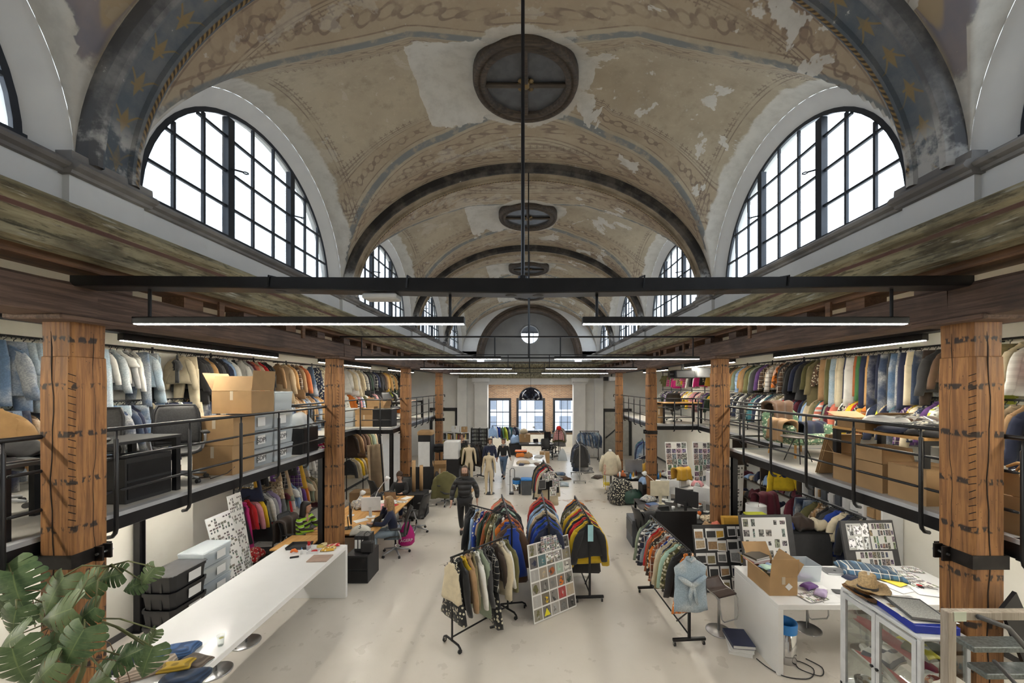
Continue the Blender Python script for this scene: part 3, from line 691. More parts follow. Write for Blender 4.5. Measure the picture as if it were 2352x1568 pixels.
railing('black railing across the end of the near left mezzanine', [(XLD+.05, 8.22), (-5.6, 8.22)], first=.35, step=.6, hook=(0, -1))
railing('black railing along the narrow left gallery against the wall', [(-5.43, 8.3), (-5.43, 12.0)], first=.3, hook=(-1, 0))
railing('black railing across the near end of the far left mezzanine', [(-5.45, 12.03), (XLD, 12.03)], first=.1, step=.62, hook=(0, 1))
railing('black railing on the front of the far left mezzanine', [(XLD+.07, 12.2), (XLD+.07, 19.1)], first=.5, hook=(-1, 0))
railing('long black tube railing on the right mezzanine front', [(XRD-.07, 3.2), (XRD-.07, 8.1)], first=.05, hook=(1, 0))
railing('black railing across the end of the near right mezzanine', [(XRD, 8.27), (5.65, 8.27)], first=.35, step=.6, hook=(0, -1))
railing('black railing along the narrow right gallery against the wall', [(5.63, 8.3), (5.63, 13.1)], first=.3, hook=(1, 0))
railing('black railing across the near end of the far right mezzanine', [(5.65, 13.13), (XRD, 13.13)], first=.1, step=.62, hook=(0, 1))
railing('black railing on the front of the far right mezzanine', [(XRD-.07, 13.3), (XRD-.07, 19.3)], first=.5, hook=(1, 0))
for x, y, z1 in ((XLD-.06, 8.09, 2.5), (XLD-.06, 12.16, 2.5), (XRD+.06, 8.12, 2.5), (XRD+.06, 13.26, 2.5), (XLD-.06, 18.9, 2.5), (XRD+.06, 19.0, 2.5), (-6.38, 6.25, 2.5), (6.9, 6.0, 2.5), (-6.38, 3.2, 2.5), (XRD+.08, 3.85, 2.5)):
    mb = MB(); mb.b2((x-.05, y-.05, 0), (x+.05, y-.04, z1)); mb.b2((x-.05, y+.04, 0), (x+.05, y+.05, z1)); mb.b2((x-.006, y-.045, 0), (x+.006, y+.045, z1)); mb.b2((x-.08, y-.08, 0), (x+.08, y+.08, .012)); mb.b2((x-.08, y-.08, z1-.02), (x+.08, y+.08, z1))
    struct('mezzanine_column', mb, M_BLACK)
# the big cable tray hung across the nave, with spots and a white box under it
t = thing('cable_tray', 'long black perforated cable tray spanning the nave on a rod', 'cable tray', (XC, 3.42, 0))
mb = MB(); rings = []
for x, zt, zb in ((-3.92, 4.955, 4.865), (-2.6, 4.945, 4.85), (-1.2, 4.935, 4.82), (0, 4.93, 4.80), (1.2, 4.935, 4.82), (2.6, 4.945, 4.85), (3.92, 4.955, 4.865)):
    rings.append([(x, -.10, zb+.006), (x, -.085, zb), (x, .085, zb), (x, .10, zb+.006), (x, .10, zt), (x, .085, zt), (x, .085, zb+.012), (x, -.085, zb+.012), (x, -.085, zt), (x, -.10, zt)])
mb.loft(rings); part('channel', mb, M_BLACK, t)
for x in (-2.15, -1.93, -.1, .14, 1.76, 2.0):
    part('spot', MB().lathe([(.0, -.012), (.03, -.014), (.05, -.008), (.052, .006), (.0, .006)], (x, 0, 4.805+abs(x)*.02), 16), M_DKGREY, t, True)
for x in (-2.2, -1.0, 1.05, 2.3): part('clamp', MB().tube([(x, -.104, 4.83+abs(x)*.015), (x+.01, -.108, 4.95), (x, 0, 4.965), (x, .104, 4.95)], .008, 6), M_BLACK, t)
part('cable', MB().tube([(-3.8, .02, 4.95), (-2, .03, 4.94), (-.5, .0, 4.925), (1.5, .02, 4.93), (3.8, 0, 4.95)], .014, 6), M_BLACKP, t)
part('hanger_rod', MB().cyl((.005, 0, 4.9), (.005, 0, 8.52), .017, 10), M_BLACK, t)
part('rod_socket', MB().lathe([(.022, 4.90), (.045, 4.905), (.045, 4.97), (.024, 4.98)], (.005, 0, 0), 12), M_BLACK, t)
holes = MB()
e = thing('emergency_light', 'flat white light box under the black cable tray', 'light', (PX(878, 3.42), 3.42, 4.765))
part('housing', MB().box((0, 0, .02), (.30, .16, .05), ch=.012), M_WHITEP, e); part('bracket', MB().box((0, 0, .05), (.06, .05, .03)), M_BLACK, e)
def linear_lamp(x0, x1, y, z, label, zrod, group):
    t = thing('linear_lamp', label, 'lamp', ((x0+x1)/2, y, z), 0, group); h = (x1-x0)/2
    part('housing', MB().b2((-h, -.035, .004), (h, .035, .064), ch=.003), M_BLACK, t)
    part('diffuser', MB().b2((-h+.01, -.026, -.002), (h-.01, .026, .01)), M_LED, t)
    for x in (-h+.13, h-.13): part('hanger_rod', MB().cyl((x, 0, .05), (x, 0, zrod-z), .013, 8), M_BLACK, t)
where = ['nearest the viewer', 'second from the viewer', 'third from the viewer', 'farthest from the viewer']
for i, y in enumerate((3.42, 8.0, 12.7, 17.4)):
    for S in (-1, 1):
        x0, x1 = (-3.53, -.59) if S < 0 else (.46, 3.35)
        if i: x0, x1 = (-3.66, -.62) if S < 0 else (.49, 3.52)
        linear_lamp(x0, x1, y, 4.545, 'long black linear lamp over the %s half of the hall, %s' % ('left' if S < 0 else 'right', where[i]), 4.86+.04 if i == 0 else 5.0, 'linear lamps over the nave')
    if i:
        t = thing('lamp_bar', 'thin black bar on a long rod linking the linear lamps, ' + where[i], 'lamp bar', (XC, y, 0))
        part('bar', MB().b2((-3.9, -.03, 5.0), (3.9, .03, 5.03)), M_BLACK, t)
        part('link', MB().b2((-.6, -.02, 4.56), (.6, .02, 4.59)), M_BLACK, t)
        part('hanger_rod', MB().cyl((.03, 0, 4.58), (.03, 0, 8.45), .013, 8), M_BLACK, t)
def strip_lamp(x, y0, y1, z, label, mat=None, g='strip lamps over the mezzanine racks'):
    t = thing('strip_lamp', label, 'lamp', (x, (y0+y1)/2, z), 0, g); h = (y1-y0)/2
    part('housing', MB().b2((-.04, -h, .004), (.04, h, .09)), M_BLACK, t); part('diffuser', MB().b2((-.02, -h+.01, -.003), (.02, h-.01, .01)), mat or M_LEDA, t)
    for q in (-h+.2, h-.2): part('hanger_rod', MB().cyl((0, q, .08), (0, q, 5.17-z if z > 4 else 2.61-z), .01, 6), M_BLACK, t)
M_LEDU = emit('led_diffuser_under', (1, .95, .86), UNDER_E)
for S, x in ((-1, -5.3), (1, 5.1)):
    s_ = 'left' if S < 0 else 'right'
    for k, (a, b, w) in enumerate(((-3.6, -.55, 'behind the viewer'), (.3, 3.35, 'beside the viewer'), (4.95, 8.0, 'nearest in view'), (9.6, 12.65, 'second'), (14.3, 17.3, 'farthest'))):
        strip_lamp(x, a, b, 4.58, 'bright strip lamp above the %s mezzanine racks, %s' % (s_, w))
    for k, (a, b) in enumerate(((1.2, 3.6), (4.3, 7.0), (13.6, 16.5))):
        strip_lamp(x+S*.25, a, b, 2.47, 'strip lamp under the %s mezzanine, %s' % (s_, ['beside the viewer', 'in the near bay', 'in the far part'][k]), M_LEDU, 'strip lamps under the mezzanines')
# black dome pendant near the end windows
t = thing('dome_lamp', 'large black half-dome pendant in front of the arched brick wall window', 'lamp', (.0, 17.41, 3.36))
part('shade', MB().lathe([(.555, 0), (.54, .12), (.50, .24), (.43, .36), (.33, .46), (.20, .53), (.06, .56), (.03, .57), (.03, .55), (.19, .51), (.32, .44), (.42, .34), (.49, .22), (.53, .11), (.545, 0)], n=40, cap=False), plain('glossy_black_enamel', (.012, .013, .02), .12, 0, 0), t, True)
part('cord', MB().cyl((0, 0, .55), (0, 0, 1.2), .008, 6), M_BLACK, t)
part('bulb', MB().lathe([(0, .2), (.05, .22), (.07, .28), (.05, .34), (.02, .42)], n=12), M_WHITEP, t, True)

struct('wall_partition', MB().b2((-6.62, YB, 0), (-6.48, 7.35, 2.48)), M_CREAM); struct('baseboard_partition', MB().b2((-6.485, YB, 0), (-6.465, 7.35, .10)), M_DKGREY)
# ================================================================ garments on hangers
def mk_fabric(kind):
    s = N('fabric_'+kind); oi = s.n('ShaderNodeObjectInfo'); base = oi.outputs['Color']; rn = oi.outputs['Random']; p = s.coord()
    off = s.n('ShaderNodeVectorMath', operation='ADD'); s.l(p, off.inputs[0]); s.l(s.comb(s.math('MULTIPLY', rn, 9), s.math('MULTIPLY', rn, 5), rn), off.inputs[1]); q = off.outputs[0]
    lo = s.mix(1, base, (.55, .55, .55), 'MULTIPLY'); hi = s.mix(.45, base, (.8, .78, .72)); dk = s.mix(.8, base, (.012, .012, .015))
    x, y, z = s.xyz(q); a = s.noise(5, 4, q)
    if kind == 'plain': c = s.mix(s.sm(s.noise(9, 3, q), .4, .7), base, s.mix(.3, base, lo))
    elif kind == 'denim':
        c = s.mix(s.sm(s.noise(2.6, 3, q), .42, .68), base, hi); c = s.mix(s.sm(s.noise(60, 1, q), .4, .6, 0, .35), c, lo)
    elif kind == 'plaid':
        def st(v, f, w): return s.math('LESS_THAN', s.math('FRACT', s.math('MULTIPLY', v, f)), w)
        c = s.mix(s.math('MULTIPLY', st(x, 9, .4), .6), base, dk); c = s.mix(s.math('MULTIPLY', st(z, 9, .4), .6), c, dk)
        c = s.mix(s.math('MULTIPLY', s.math('MAXIMUM', st(x, 9, .08), st(z, 9, .08)), .7), c, (.75, .7, .6))
    elif kind == 'floral':
        v = s.vor(20, q); m = s.sm(v.outputs['Distance'], .42, .34); c = s.mix(m, base, s.mix(.75, base, (.85, .8, .62)))
        v2 = s.vor(13, q); c = s.mix(s.math('MULTIPLY', s.sm(v2.outputs['Distance'], .3, .22), .9), c, dk)
    elif kind == 'stripe':
        c = s.mix(s.math('LESS_THAN', s.math('FRACT', s.math('MULTIPLY', z, 11)), .45), base, (.72, .7, .66))
    elif kind == 'camo':
        c = s.mix(s.sm(s.noise(7, 2, q, .5, .6), .48, .5), base, dk); c = s.mix(s.sm(s.noise(6, 2, s.mul(q, (1.1, 1, .9)), .5, 1.2), .57, .59), c, hi)
    elif kind == 'knit':
        c = s.mix(s.sm(s.math('SINE', s.math('MULTIPLY', z, 260)), -.2, .6), lo, base); s.bump(s.math('SINE', s.math('MULTIPLY', z, 260)), .4, .004)
    elif kind == 'quilt':
        w = s.math('ABSOLUTE', s.math('SINE', s.math('MULTIPLY', z, 24))); c = s.mix(s.sm(w, 0, .3), lo, base); s.bump(w, .9, .03)
    s.b.inputs['Sheen Weight'].default_value = .15
    return s.fin(c, .85 if kind != 'quilt' else .5)
FAB = {k: mk_fabric(k) for k in ('plain', 'denim', 'plaid', 'floral', 'stripe', 'camo', 'knit', 'quilt')}
M_HANG = mk_fabric('plain'); M_HANG.name = 'hanger_surface'; M_HANG.node_tree.nodes['Principled BSDF'].inputs['Roughness'].default_value = .4
C = {'white': (.72, .71, .67), 'cream': (.66, .57, .40), 'beige': (.47, .36, .23), 'tan': (.36, .22, .11), 'camel': (.40, .23, .09), 'brown': (.11, .06, .035), 'rust': (.36, .10, .03),
     'orange': (.68, .19, .02), 'mustard': (.56, .32, .03), 'yellow': (.78, .52, .02), 'lime': (.50, .55, .05), 'olive': (.13, .12, .045), 'khaki': (.24, .20, .10), 'green': (.05, .15, .05),
     'dark green': (.022, .045, .03), 'teal': (.03, .16, .19), 'mint': (.40, .58, .48), 'sage': (.25, .30, .22), 'light blue': (.30, .44, .68), 'pale denim': (.33, .42, .50), 'mid denim': (.085, .15, .26),
     'dark denim': (.025, .042, .085), 'navy': (.012, .018, .05), 'royal blue': (.012, .05, .32), 'purple': (.12, .05, .2), 'lilac': (.42, .34, .52), 'burgundy': (.11, .012, .025), 'red': (.48, .012, .015),
     'pink': (.66, .30, .32), 'fuchsia': (.58, .02, .20), 'coral': (.70, .20, .13), 'black': (.012, .012, .014), 'charcoal': (.04, .04, .043), 'grey': (.18, .18, .18), 'light grey': (.40, .40, .40), 'dark brown': (.045, .028, .02)}
_gm = {}
def torso_mesh(sh, hem, L, th, seed, n=18, neck=.075):
    rd = random.Random(seed); mb = MB(); rings = []; ph = [rd.uniform(0, 6) for _ in range(4)]
    lv = [(-.078, neck), (-.098, neck+.008), (-.128, sh*.55), (-.165, sh*.82), (-.205, sh*.97), (-.30, sh*.92)]
    for i in range(1, 8):
        f = i/7; lv.append((-.27-(L-.27)*f, sh*.93+(hem-sh*.93)*f))
    for z, w in lv:
        f = max(0, min(1, (-z-.15)/L)); t = th*(.5+.5*min(1, f*3)) if z > -.17 else th*(.8+.2*f)
        r = []
        for k in range(n):
            a = 2*PI*k/n; ca, sa = math.cos(a), math.sin(a)
            x = w*math.copysign(abs(ca)**.7, ca); y = t*math.copysign(abs(sa)**.8, sa)
            rp = f*.35*t; y += rp*math.sin(3*a+ph[0]+z*3)+rp*.6*math.sin(x*34+ph[1]); x += f*.02*math.sin(5*a+ph[2]+z*5)
            r.append((x, y, z+f*.012*math.sin(4*a+ph[3])))
        rings.append(r)
    mb.loft(rings); return mb.mesh('garment', True)
def sleeve_mesh(S, sh, L, r0, r1, seed, bend=.05):
    rd = random.Random(seed*3+S); n = 10; rings = []; K = 7; o = rd.uniform(-.03, .03)
    for i in range(K):
        f = i/(K-1); x = S*(sh*.82+.065*min(1, f*2.2)+bend*f*f); z = -.185-L*f; y = o*f+.02*math.sin(f*4+seed)
        r = r0+(r1-r0)*f; r *= 1+.08*math.sin(i*2.3+seed)
        if i == 0: x -= S*.02; r *= .8
        rings.append([(x+r*math.cos(2*PI*k/n)*1.05, y+.55*r*math.sin(2*PI*k/n)*(1+.15*math.sin(3*k+i+seed)), z+ (S*.35*r*math.cos(2*PI*k/n)*-1 if i == 0 else 0)) for k in range(n)])
    return MB().loft(rings).mesh('sleeve', True)
def legs_mesh(L, w, th, seed):
    rd = random.Random(seed); mb = MB(); n = 12
    def sup(cx, w_, t_, z, ph): return [(cx+w_*math.copysign(abs(math.cos(2*PI*k/n))**.75, math.cos(2*PI*k/n)), t_*math.sin(2*PI*k/n)*(1+.25*math.sin(2*k+ph+z*6)), z) for k in range(n)]
    mb.loft([sup(0, w*(1+.05*i), th*(.7+.1*i), -.075-.075*i, seed) for i in range(5)])
    for S in (-1, 1):
        mb.loft([sup(S*(w*.56+.01*i), w*.62*(1-.055*i), th*(1-.03*i), -.30-(L-.3)*i/6, seed+S+i*.3) for i in range(7)])
    return mb.mesh('garment', True)
def hanger_mesh(half, drop, clip=False):
    mb = MB(); hk = [(.022*math.cos(a), 0, -.022+.022*math.sin(a)) for a in [PI*1.15-PI*1.6*i/7 for i in range(8)]]
    pts = [(p[0], 0, p[2]) for p in hk]+[(.0, 0, -.055), (0, 0, -.085)]
    if clip: pts += [(half, 0, -.088), (-half, 0, -.088)]
    else: pts += [(half*.5, 0, -.085-drop*.4), (half, 0, -.085-drop), (-half, 0, -.085-drop), (-half*.5, 0, -.085-drop*.4), (0, 0, -.087)]
    mb.tube(pts, .0055, 5); return mb.mesh('hanger')
FAM = {'shirt': 'long', 'jacket': 'jack', 'sweater': 'knit', 'hoodie': 'jack', 'coat': 'coat', 'puffer_jacket': 'puff', 't_shirt': 'short', 'dress': 'dress', 'vest': 'vest', 'trousers': 'legs', 'jeans': 'legs', 'skirt': 'skirt', 'fur_coat': 'puff', 'blouse': 'long', 'shorts': 'brief'}
def family(f, v):
    k = (f, v)
    if k in _gm: return _gm[k]
    s = v*11+len(f)
    if f == 'long': r = (torso_mesh(.215+.01*v, .24, .70+.05*v, .026, s), .56, .065, .05)
    elif f == 'jack': r = (torso_mesh(.235, .26, .66+.06*v, .04, s), .60, .08, .062)
    elif f == 'knit': r = (torso_mesh(.225, .24, .62+.05*v, .034, s), .58, .075, .055)
    elif f == 'coat': r = (torso_mesh(.24, .31, 1.0+.06*v, .044, s), .64, .082, .065)
    elif f == 'puff': r = (torso_mesh(.26, .28, .70+.05*v, .062, s), .62, .10, .075)
    elif f == 'short': r = (torso_mesh(.215, .235, .64+.04*v, .032, s), .2, .085, .085)
    elif f == 'dress': r = (torso_mesh(.17, .34, 1.05+.06*v, .045, s, neck=.09), 0, 0, 0)
    elif f == 'vest': r = (torso_mesh(.19, .24, .66, .045, s), 0, 0, 0)
    elif f == 'legs': r = (legs_mesh(.98+.04*v, .19, .04, s), 0, 0, 0)
    elif f == 'brief': r = (legs_mesh(.5+.04*v, .2, .045, s), 0, 0, 0)
    elif f == 'skirt': r = (torso_mesh(.16, .30, .66+.06*v, .04, s, neck=.15), 0, 0, 0)
    me, L, r0, r1 = r
    sl = [sleeve_mesh(S, .22 if f != 'puff' else .25, L, r0, r1, s) for S in (-1, 1)] if L else []
    cl = None
    if f in ('long', 'jack', 'coat', 'puff', 'knit'):
        k_ = .9 if f != 'puff' else 1.2; cl = MB().tube([(.062*k_*math.cos(a*PI/6), .030*k_*math.sin(a*PI/6)-.004, -.085-.012*math.sin(a*PI/6)*-1-(.022 if a == 9 else 0)) for a in range(12)], .017 if f != 'knit' else .012, 6, closed=True).mesh('collar', True); cl.materials.append(FAB['plain'])
    h = hanger_mesh(.17 if f in ('legs', 'skirt', 'brief') else .20, .085, f in ('legs', 'skirt', 'brief'))
    for m in [me]+sl+[h]: m.materials.append(M_HANG if m is h else FAB['plain'])
    _gm[k] = (me, sl, h, cl); return _gm[k]
LABELS = set()
def uniq(*cands):
    for c in cands:
        if c not in LABELS: LABELS.add(c); return c
    c = cands[-1]; LABELS.add(c); return c
PATW = {'plain': '', 'denim': '', 'plaid': 'plaid ', 'floral': 'floral ', 'stripe': 'striped ', 'camo': 'mottled ', 'knit': 'knitted ', 'quilt': 'quilted '}
def garment(kind, col, pos, yaw, pat='plain', v=0, label=None, group=None, sc_=1, hc=(.02, .02, .022), full=True, tilt=0):
    me, sl, h, cl = family(FAM[kind], v)
    o = bpy.data.objects.new(kind, me); COL.objects.link(o)
    rgb = C[col] if isinstance(col, str) else col
    j = random.uniform(.82, 1.15); rgb = tuple(min(.85, c*j) for c in rgb)
    m = FAB[pat]
    o.location = pos; o.rotation_euler = (0, tilt, yaw); o.scale = (sc_, sc_, sc_); o.color = (*rgb, 1)
    o.material_slots[0].link = 'OBJECT'; o.material_slots[0].material = m
    for s_ in sl:
        c = bpy.data.objects.new('sleeve', s_); COL.objects.link(c); c.parent = o; c.color = (*rgb, 1); c.material_slots[0].link = 'OBJECT'; c.material_slots[0].material = m
    if full and cl:
        c = bpy.data.objects.new('collar', cl); COL.objects.link(c); c.parent = o; c.color = (*[q*.8 for q in rgb], 1); c.material_slots[0].link = 'OBJECT'; c.material_slots[0].material = m
    if full:
        c = bpy.data.objects.new('hanger', h); COL.objects.link(c); c.parent = o; c.color = (*hc, 1)
    tag(o, label, kind.replace('_', ' '), group); return o
def desc(it): return (it[1]+' '+PATW[it[2]]+it[0].replace('_', '-' if it[0] == 't_shirt' else ' ')).replace('denim jeans', 'jeans') if it[1].endswith('denim') and it[0] == 'jeans' else it[1]+' '+PATW[it[2]]+it[0].replace('_', '-' if it[0] == 't_shirt' else ' ')
def hang_row(where, p0, p1, items, group, full=True, jit=.12, base=0, sc0=1.0, seed=1, land='its near end'):
    """ITEMS: (kind, colour, pattern[, yaw]) from p0 to p1; every garment an object of its own."""
    rd = random.Random(seed); p0, p1 = Vector(p0), Vector(p1); n = len(items); d = p1-p0; ra = math.atan2(d.y, d.x)-PI/2
    for i, it in enumerate(items):
        f = (i+.5)/n; p = p0+d*(f+rd.uniform(-.25, .25)/n)
        yaw = ra+base+rd.uniform(-jit, jit)+(it[3] if len(it) > 3 else 0)
        D = desc(it); a = items[i-1] if i else None; b = items[i+1] if i+1 < n else None
        nb = ('between %s and %s' % (a[1]+' '+a[0].replace('_', ' '), b[1]+' '+b[0].replace('_', ' ')) if a and b else 'at the near end' if b else 'at the far end' if a else 'alone')
        lab = '%s %s, %s' % (D, nb, where)
        if len(lab.split()) > 16 or lab in LABELS: lab = '%s, %s from the near end, %s' % (D, NTH(i+1), where)
        lab = uniq(lab, '%s hanging %s from the near end, %s' % (D, NTH(i+1), where))
        garment(it[0], it[1], p, yaw, it[2], rd.randrange(3), lab, group, sc0*rd.uniform(.84, 1.1), rd.choice([(.02, .02, .022), (.3, .17, .07), (.5, .5, .5), (.02, .02, .022)]), full)
_ONES = ['', 'first', 'second', 'third', 'fourth', 'fifth', 'sixth', 'seventh', 'eighth', 'ninth', 'tenth', 'eleventh', 'twelfth', 'thirteenth', 'fourteenth', 'fifteenth', 'sixteenth', 'seventeenth', 'eighteenth', 'nineteenth', 'twentieth']
_TENS = {2: 'twenty', 3: 'thirty', 4: 'forty', 5: 'fifty', 6: 'sixty', 7: 'seventy', 8: 'eighty'}
def NTH(i): return _ONES[i] if i <= 20 else (_TENS[i//10]+('-'+_ONES[i % 10] if i % 10 else 'th').replace('yth', 'ieth'))
def pick(n, seed, kinds, cols, pats=(('plain', 1),)):
    rd = random.Random(seed); out = []
    P = [p for p, w in pats for _ in range(w)]
    for i in range(n):
        k = rd.choice(kinds); c = rd.choice(cols); p = rd.choice(P)
        if c.endswith('denim'): p = 'denim'
        if k in ('sweater',): p = 'knit'
        if k == 'puffer_jacket': p = 'quilt'
        if c in ('dark denim', 'mid denim', 'pale denim') and k in ('trousers', 'sweater'): k = 'jeans'
        out.append((k, c, p))
    return out
PLP = (('plain', 5), ('plaid', 1), ('floral', 1), ('stripe', 1)); PL = (('plain', 1),)

# ---- pipe rails fixed to the walls
def pipe_rail(label, x, y0, y1, zs, step=1.25, S=-1, wall=XWL, foot=MZ):
    t = thing('pipe_rail', label, 'clothes rail', (x, y0, 0)); L = y1-y0
    for z in zs: part('rail', MB().cyl((0, 0, z), (0, L, z), .016, 8), M_BLACK, t)
    n = max(1, round(L/step))
    for i in range(n+1):
        y = .05+(L-.1)*i/n; part('upright', MB().cyl((S*.02, y, foot), (S*.02, y, max(zs)+.04), .017, 8), M_BLACK, t)
        for z in zs[:1]: part('wall_bracket', MB().cyl((0, y, z), (wall-x, y, z), .013, 6), M_BLACK, t)
XRL, XRR = -6.62, 6.62
ZU, ZL, ZUR, ZLR = 4.63, 3.75, 4.65, 3.80
pipe_rail('black pipe rail, two tiers, on the left mezzanine wall', XRL, 3.0, 12.9, (ZU, ZL))
pipe_rail('black pipe rail, two tiers, far along the left mezzanine wall', XRL, 13.3, 20.6, (ZU, ZL))
pipe_rail('two-tier pipe rail on the right mezzanine wall', XRR, 4.4, 13.0, (ZUR, ZLR), S=1, wall=XWR)
pipe_rail('two-tier pipe rail far along the right mezzanine wall', XRR, 13.4, 19.3, (ZUR, ZLR), S=1, wall=XWR)
U = 'garments on the upper left mezzanine rail'
W1 = 'upper left rail'
def J(k, c, p='plain', *a): return (k, c, p, *a)
row = pick(14, 3, ['jeans', 'jeans', 'jacket', 'shorts'], ['mid denim', 'dark denim', 'pale denim', 'pale denim', 'mid denim'])
hang_row(W1, (XRL, 4.60, ZU), (XRL, 5.79, ZU), row, U, base=.5, jit=.25)
hang_row(W1, (XRL, 5.86, ZU), (XRL, 6.82, ZU), [J('shirt', 'white'), J('jacket', 'pale denim', 'denim'), J('t_shirt', 'white'), J('shirt', 'light grey'), J('jacket', 'white'), J('jeans', 'mid denim', 'denim'), J('jacket', 'pale denim', 'denim'), J('shorts', 'pale denim', 'denim'), J('dress', 'pale denim', 'denim', -.5)], U, base=-.05, jit=.25, sc0=.92)
hang_row(W1, (XRL+.08, 7.03, ZU), (XRL+.08, 7.21, ZU), [J('t_shirt', 'charcoal', 'plain', -.75)], U, jit=0)
hang_row(W1, (XRL, 7.21, ZU), (XRL, 8.39, ZU), [J('jacket', 'cream'), J('trousers', 'cream'), J('jacket', 'black'), J('coat', 'black'), J('jacket', 'charcoal'), J('shirt', 'camel'), J('jacket', 'black'), J('coat', 'charcoal'), J('coat', 'black'), J('jacket', 'navy'), J('shirt', 'light blue'), J('shirt', 'white')], U)
hang_row(W1, (XRL, 8.49, ZU), (XRL, 9.58, ZU), [J('blouse', 'black', 'plain', -.6), J('shirt', 'white'), J('shirt', 'light grey'), J('shirt', 'burgundy'), J('sweater', 'coral'), J('shirt', 'cream'), J('jacket', 'red'), J('jacket', 'black'), J('jacket', 'charcoal')], U)
hang_row(W1, (XRL, 9.95, ZU), (XRL, 11.04, ZU), [J('jacket', 'tan', 'plain', -.4), J('coat', 'beige'), J('jacket', 'camel'), J('shirt', 'brown', 'plaid'), J('coat', 'tan'), J('jacket', 'rust')], U)
hang_row(W1, (XRL, 11.42, ZU), (XRL, 12.66, ZU), [J('dress', 'mid denim', 'denim', -.4), J('dress', 'navy', 'floral'), J('shirt', 'cream', 'floral'), J('jacket', 'white'), J('dress', 'light blue', 'floral')], U)
hang_row('far upper left rail', (XRL, 13.53, ZU), (XRL, 20.02, ZU), [J('coat', 'white'), J('jacket', 'cream'), J('coat', 'white'), J('dress', 'cream'), J('coat', 'cream'), J('shirt', 'light grey', 'floral'), J('coat', 'black'), J('jacket', 'dark green'), J('coat', 'charcoal'), J('jacket', 'black', 'plaid'), J('jacket', 'navy'), J('coat', 'black'), J('jacket', 'black'), J('coat', 'dark brown'), J('fur_coat', 'camel'), J('coat', 'mustard'), J('jacket', 'camel'), J('coat', 'khaki', 'camo'), J('jacket', 'camel'), J('shirt', 'black', 'floral'), J('dress', 'dark green', 'floral'), J('jacket', 'black'), J('shirt', 'navy', 'floral'), J('jacket', 'teal'), J('shirt', 'light blue'), J('jacket', 'red'), J('shirt', 'red')], 'garments on the far upper left rail', jit=.2)
LW = 'lower left rail'; LG = 'garments on the lower left mezzanine rail'
hang_row(LW, (XRL, 4.54, ZL), (XRL, 5.84, ZL), pick(14, 5, ['jeans', 'jacket', 'shorts', 'shirt'], ['dark denim', 'mid denim', 'pale denim', 'navy', 'tan', 'charcoal'], (('denim', 3), ('floral', 1))), LG, base=.35, jit=.25)
hang_row(LW, (XRL, 5.90, ZL), (XRL, 8.22, ZL), pick(26, 6, ['jeans', 'jeans', 'jacket', 'shirt', 'trousers'], ['dark denim', 'mid denim', 'dark denim', 'navy', 'black', 'white', 'cream', 'pale denim']), LG, base=.15, jit=.2)
hang_row(LW, (XRL, 8.28, ZL), (XRL, 9.63, ZL), pick(14, 8, ['jacket', 'trousers', 'jeans'], ['black', 'navy', 'dark denim', 'charcoal', 'camel', 'beige']), LG)
hang_row(LW, (XRL, 9.95, ZL), (XRL, 12.66, ZL), pick(20, 9, ['jacket', 'coat', 'shirt'], ['dark denim', 'mid denim', 'white', 'tan', 'beige', 'camel', 'camel']), LG)
hang_row('far lower left rail', (XRL, 13.53, ZL), (XRL, 20.13, ZL), pick(28, 10, ['jacket', 'shirt', 'coat', 'sweater', 'dress'], ['white', 'olive', 'green', 'red', 'mustard', 'lime', 'black', 'charcoal', 'light blue', 'orange', 'pink', 'navy'], PLP), 'garments on the far lower left rail', full=False)
# right wall
W2 = 'upper right rail'; UG = 'garments on the upper right mezzanine rail'
hang_row('beside the near right post', (XRR, 4.75, ZUR), (XRR, 5.5, ZUR), [J('shirt', 'pink'), J('shirt', 'white', 'stripe'), J('sweater', 'cream'), J('shorts', 'khaki'), J('coat', 'lime', 'plain', .5)], UG, base=-.3)
hang_row(W2, (XRR, 6.0, ZUR), (XRR, 8.5, ZUR), [J('jacket', 'brown'), J('jacket', 'charcoal'), J('trousers', 'dark brown'), J('jeans', 'dark denim', 'denim'), J('trousers', 'cream'), J('trousers', 'navy'), J('jeans', 'dark denim', 'denim'), J('jeans', 'mid denim', 'denim'), J('trousers', 'charcoal'), J('jeans', 'dark denim', 'denim'), J('trousers', 'navy'), J('jeans', 'navy', 'denim'), J('trousers', 'camel'), J('trousers', 'navy'), J('trousers', 'green'), J('trousers', 'rust'), J('trousers', 'white'), J('trousers', 'navy'), J('trousers', 'cream'), J('trousers', 'cream'), J('jeans', 'pale denim', 'denim'), J('trousers', 'olive'), J('trousers', 'beige'), J('trousers', 'tan')], UG, base=-.25)
hang_row(W2, (XRR, 8.55, ZUR), (XRR, 9.9, ZUR), [J('shirt', 'brown', 'floral'), J('coat', 'khaki', 'plain', .3), J('jacket', 'olive'), J('coat', 'charcoal'), J('jacket', 'navy'), J('jacket', 'black'), J('coat', 'black'), J('jacket', 'brown', 'plaid'), J('jacket', 'charcoal')], UG, base=-.2)
hang_row(W2, (XRR, 9.95, ZUR), (XRR, 12.8, ZUR), [J('jacket', 'orange', 'camo'), J('jacket', 'white', 'plaid'), J('shirt', 'beige', 'plaid'), J('jacket', 'brown', 'plaid'), J('jacket', 'purple'), J('puffer_jacket', 'charcoal'), J('puffer_jacket', 'sage'), J('puffer_jacket', 'olive'), J('puffer_jacket', 'dark green'), J('jacket', 'tan'), J('puffer_jacket', 'camel'), J('puffer_jacket', 'light blue', 'quilt', .5), J('puffer_jacket', 'sage'), J('jacket', 'camel'), J('jacket', 'brown'), J('jacket', 'dark brown'), J('jacket', 'olive'), J('shirt', 'beige')], UG, base=-.2)
W3 = 'lower right rail'; RG = 'garments on the lower right mezzanine rail'
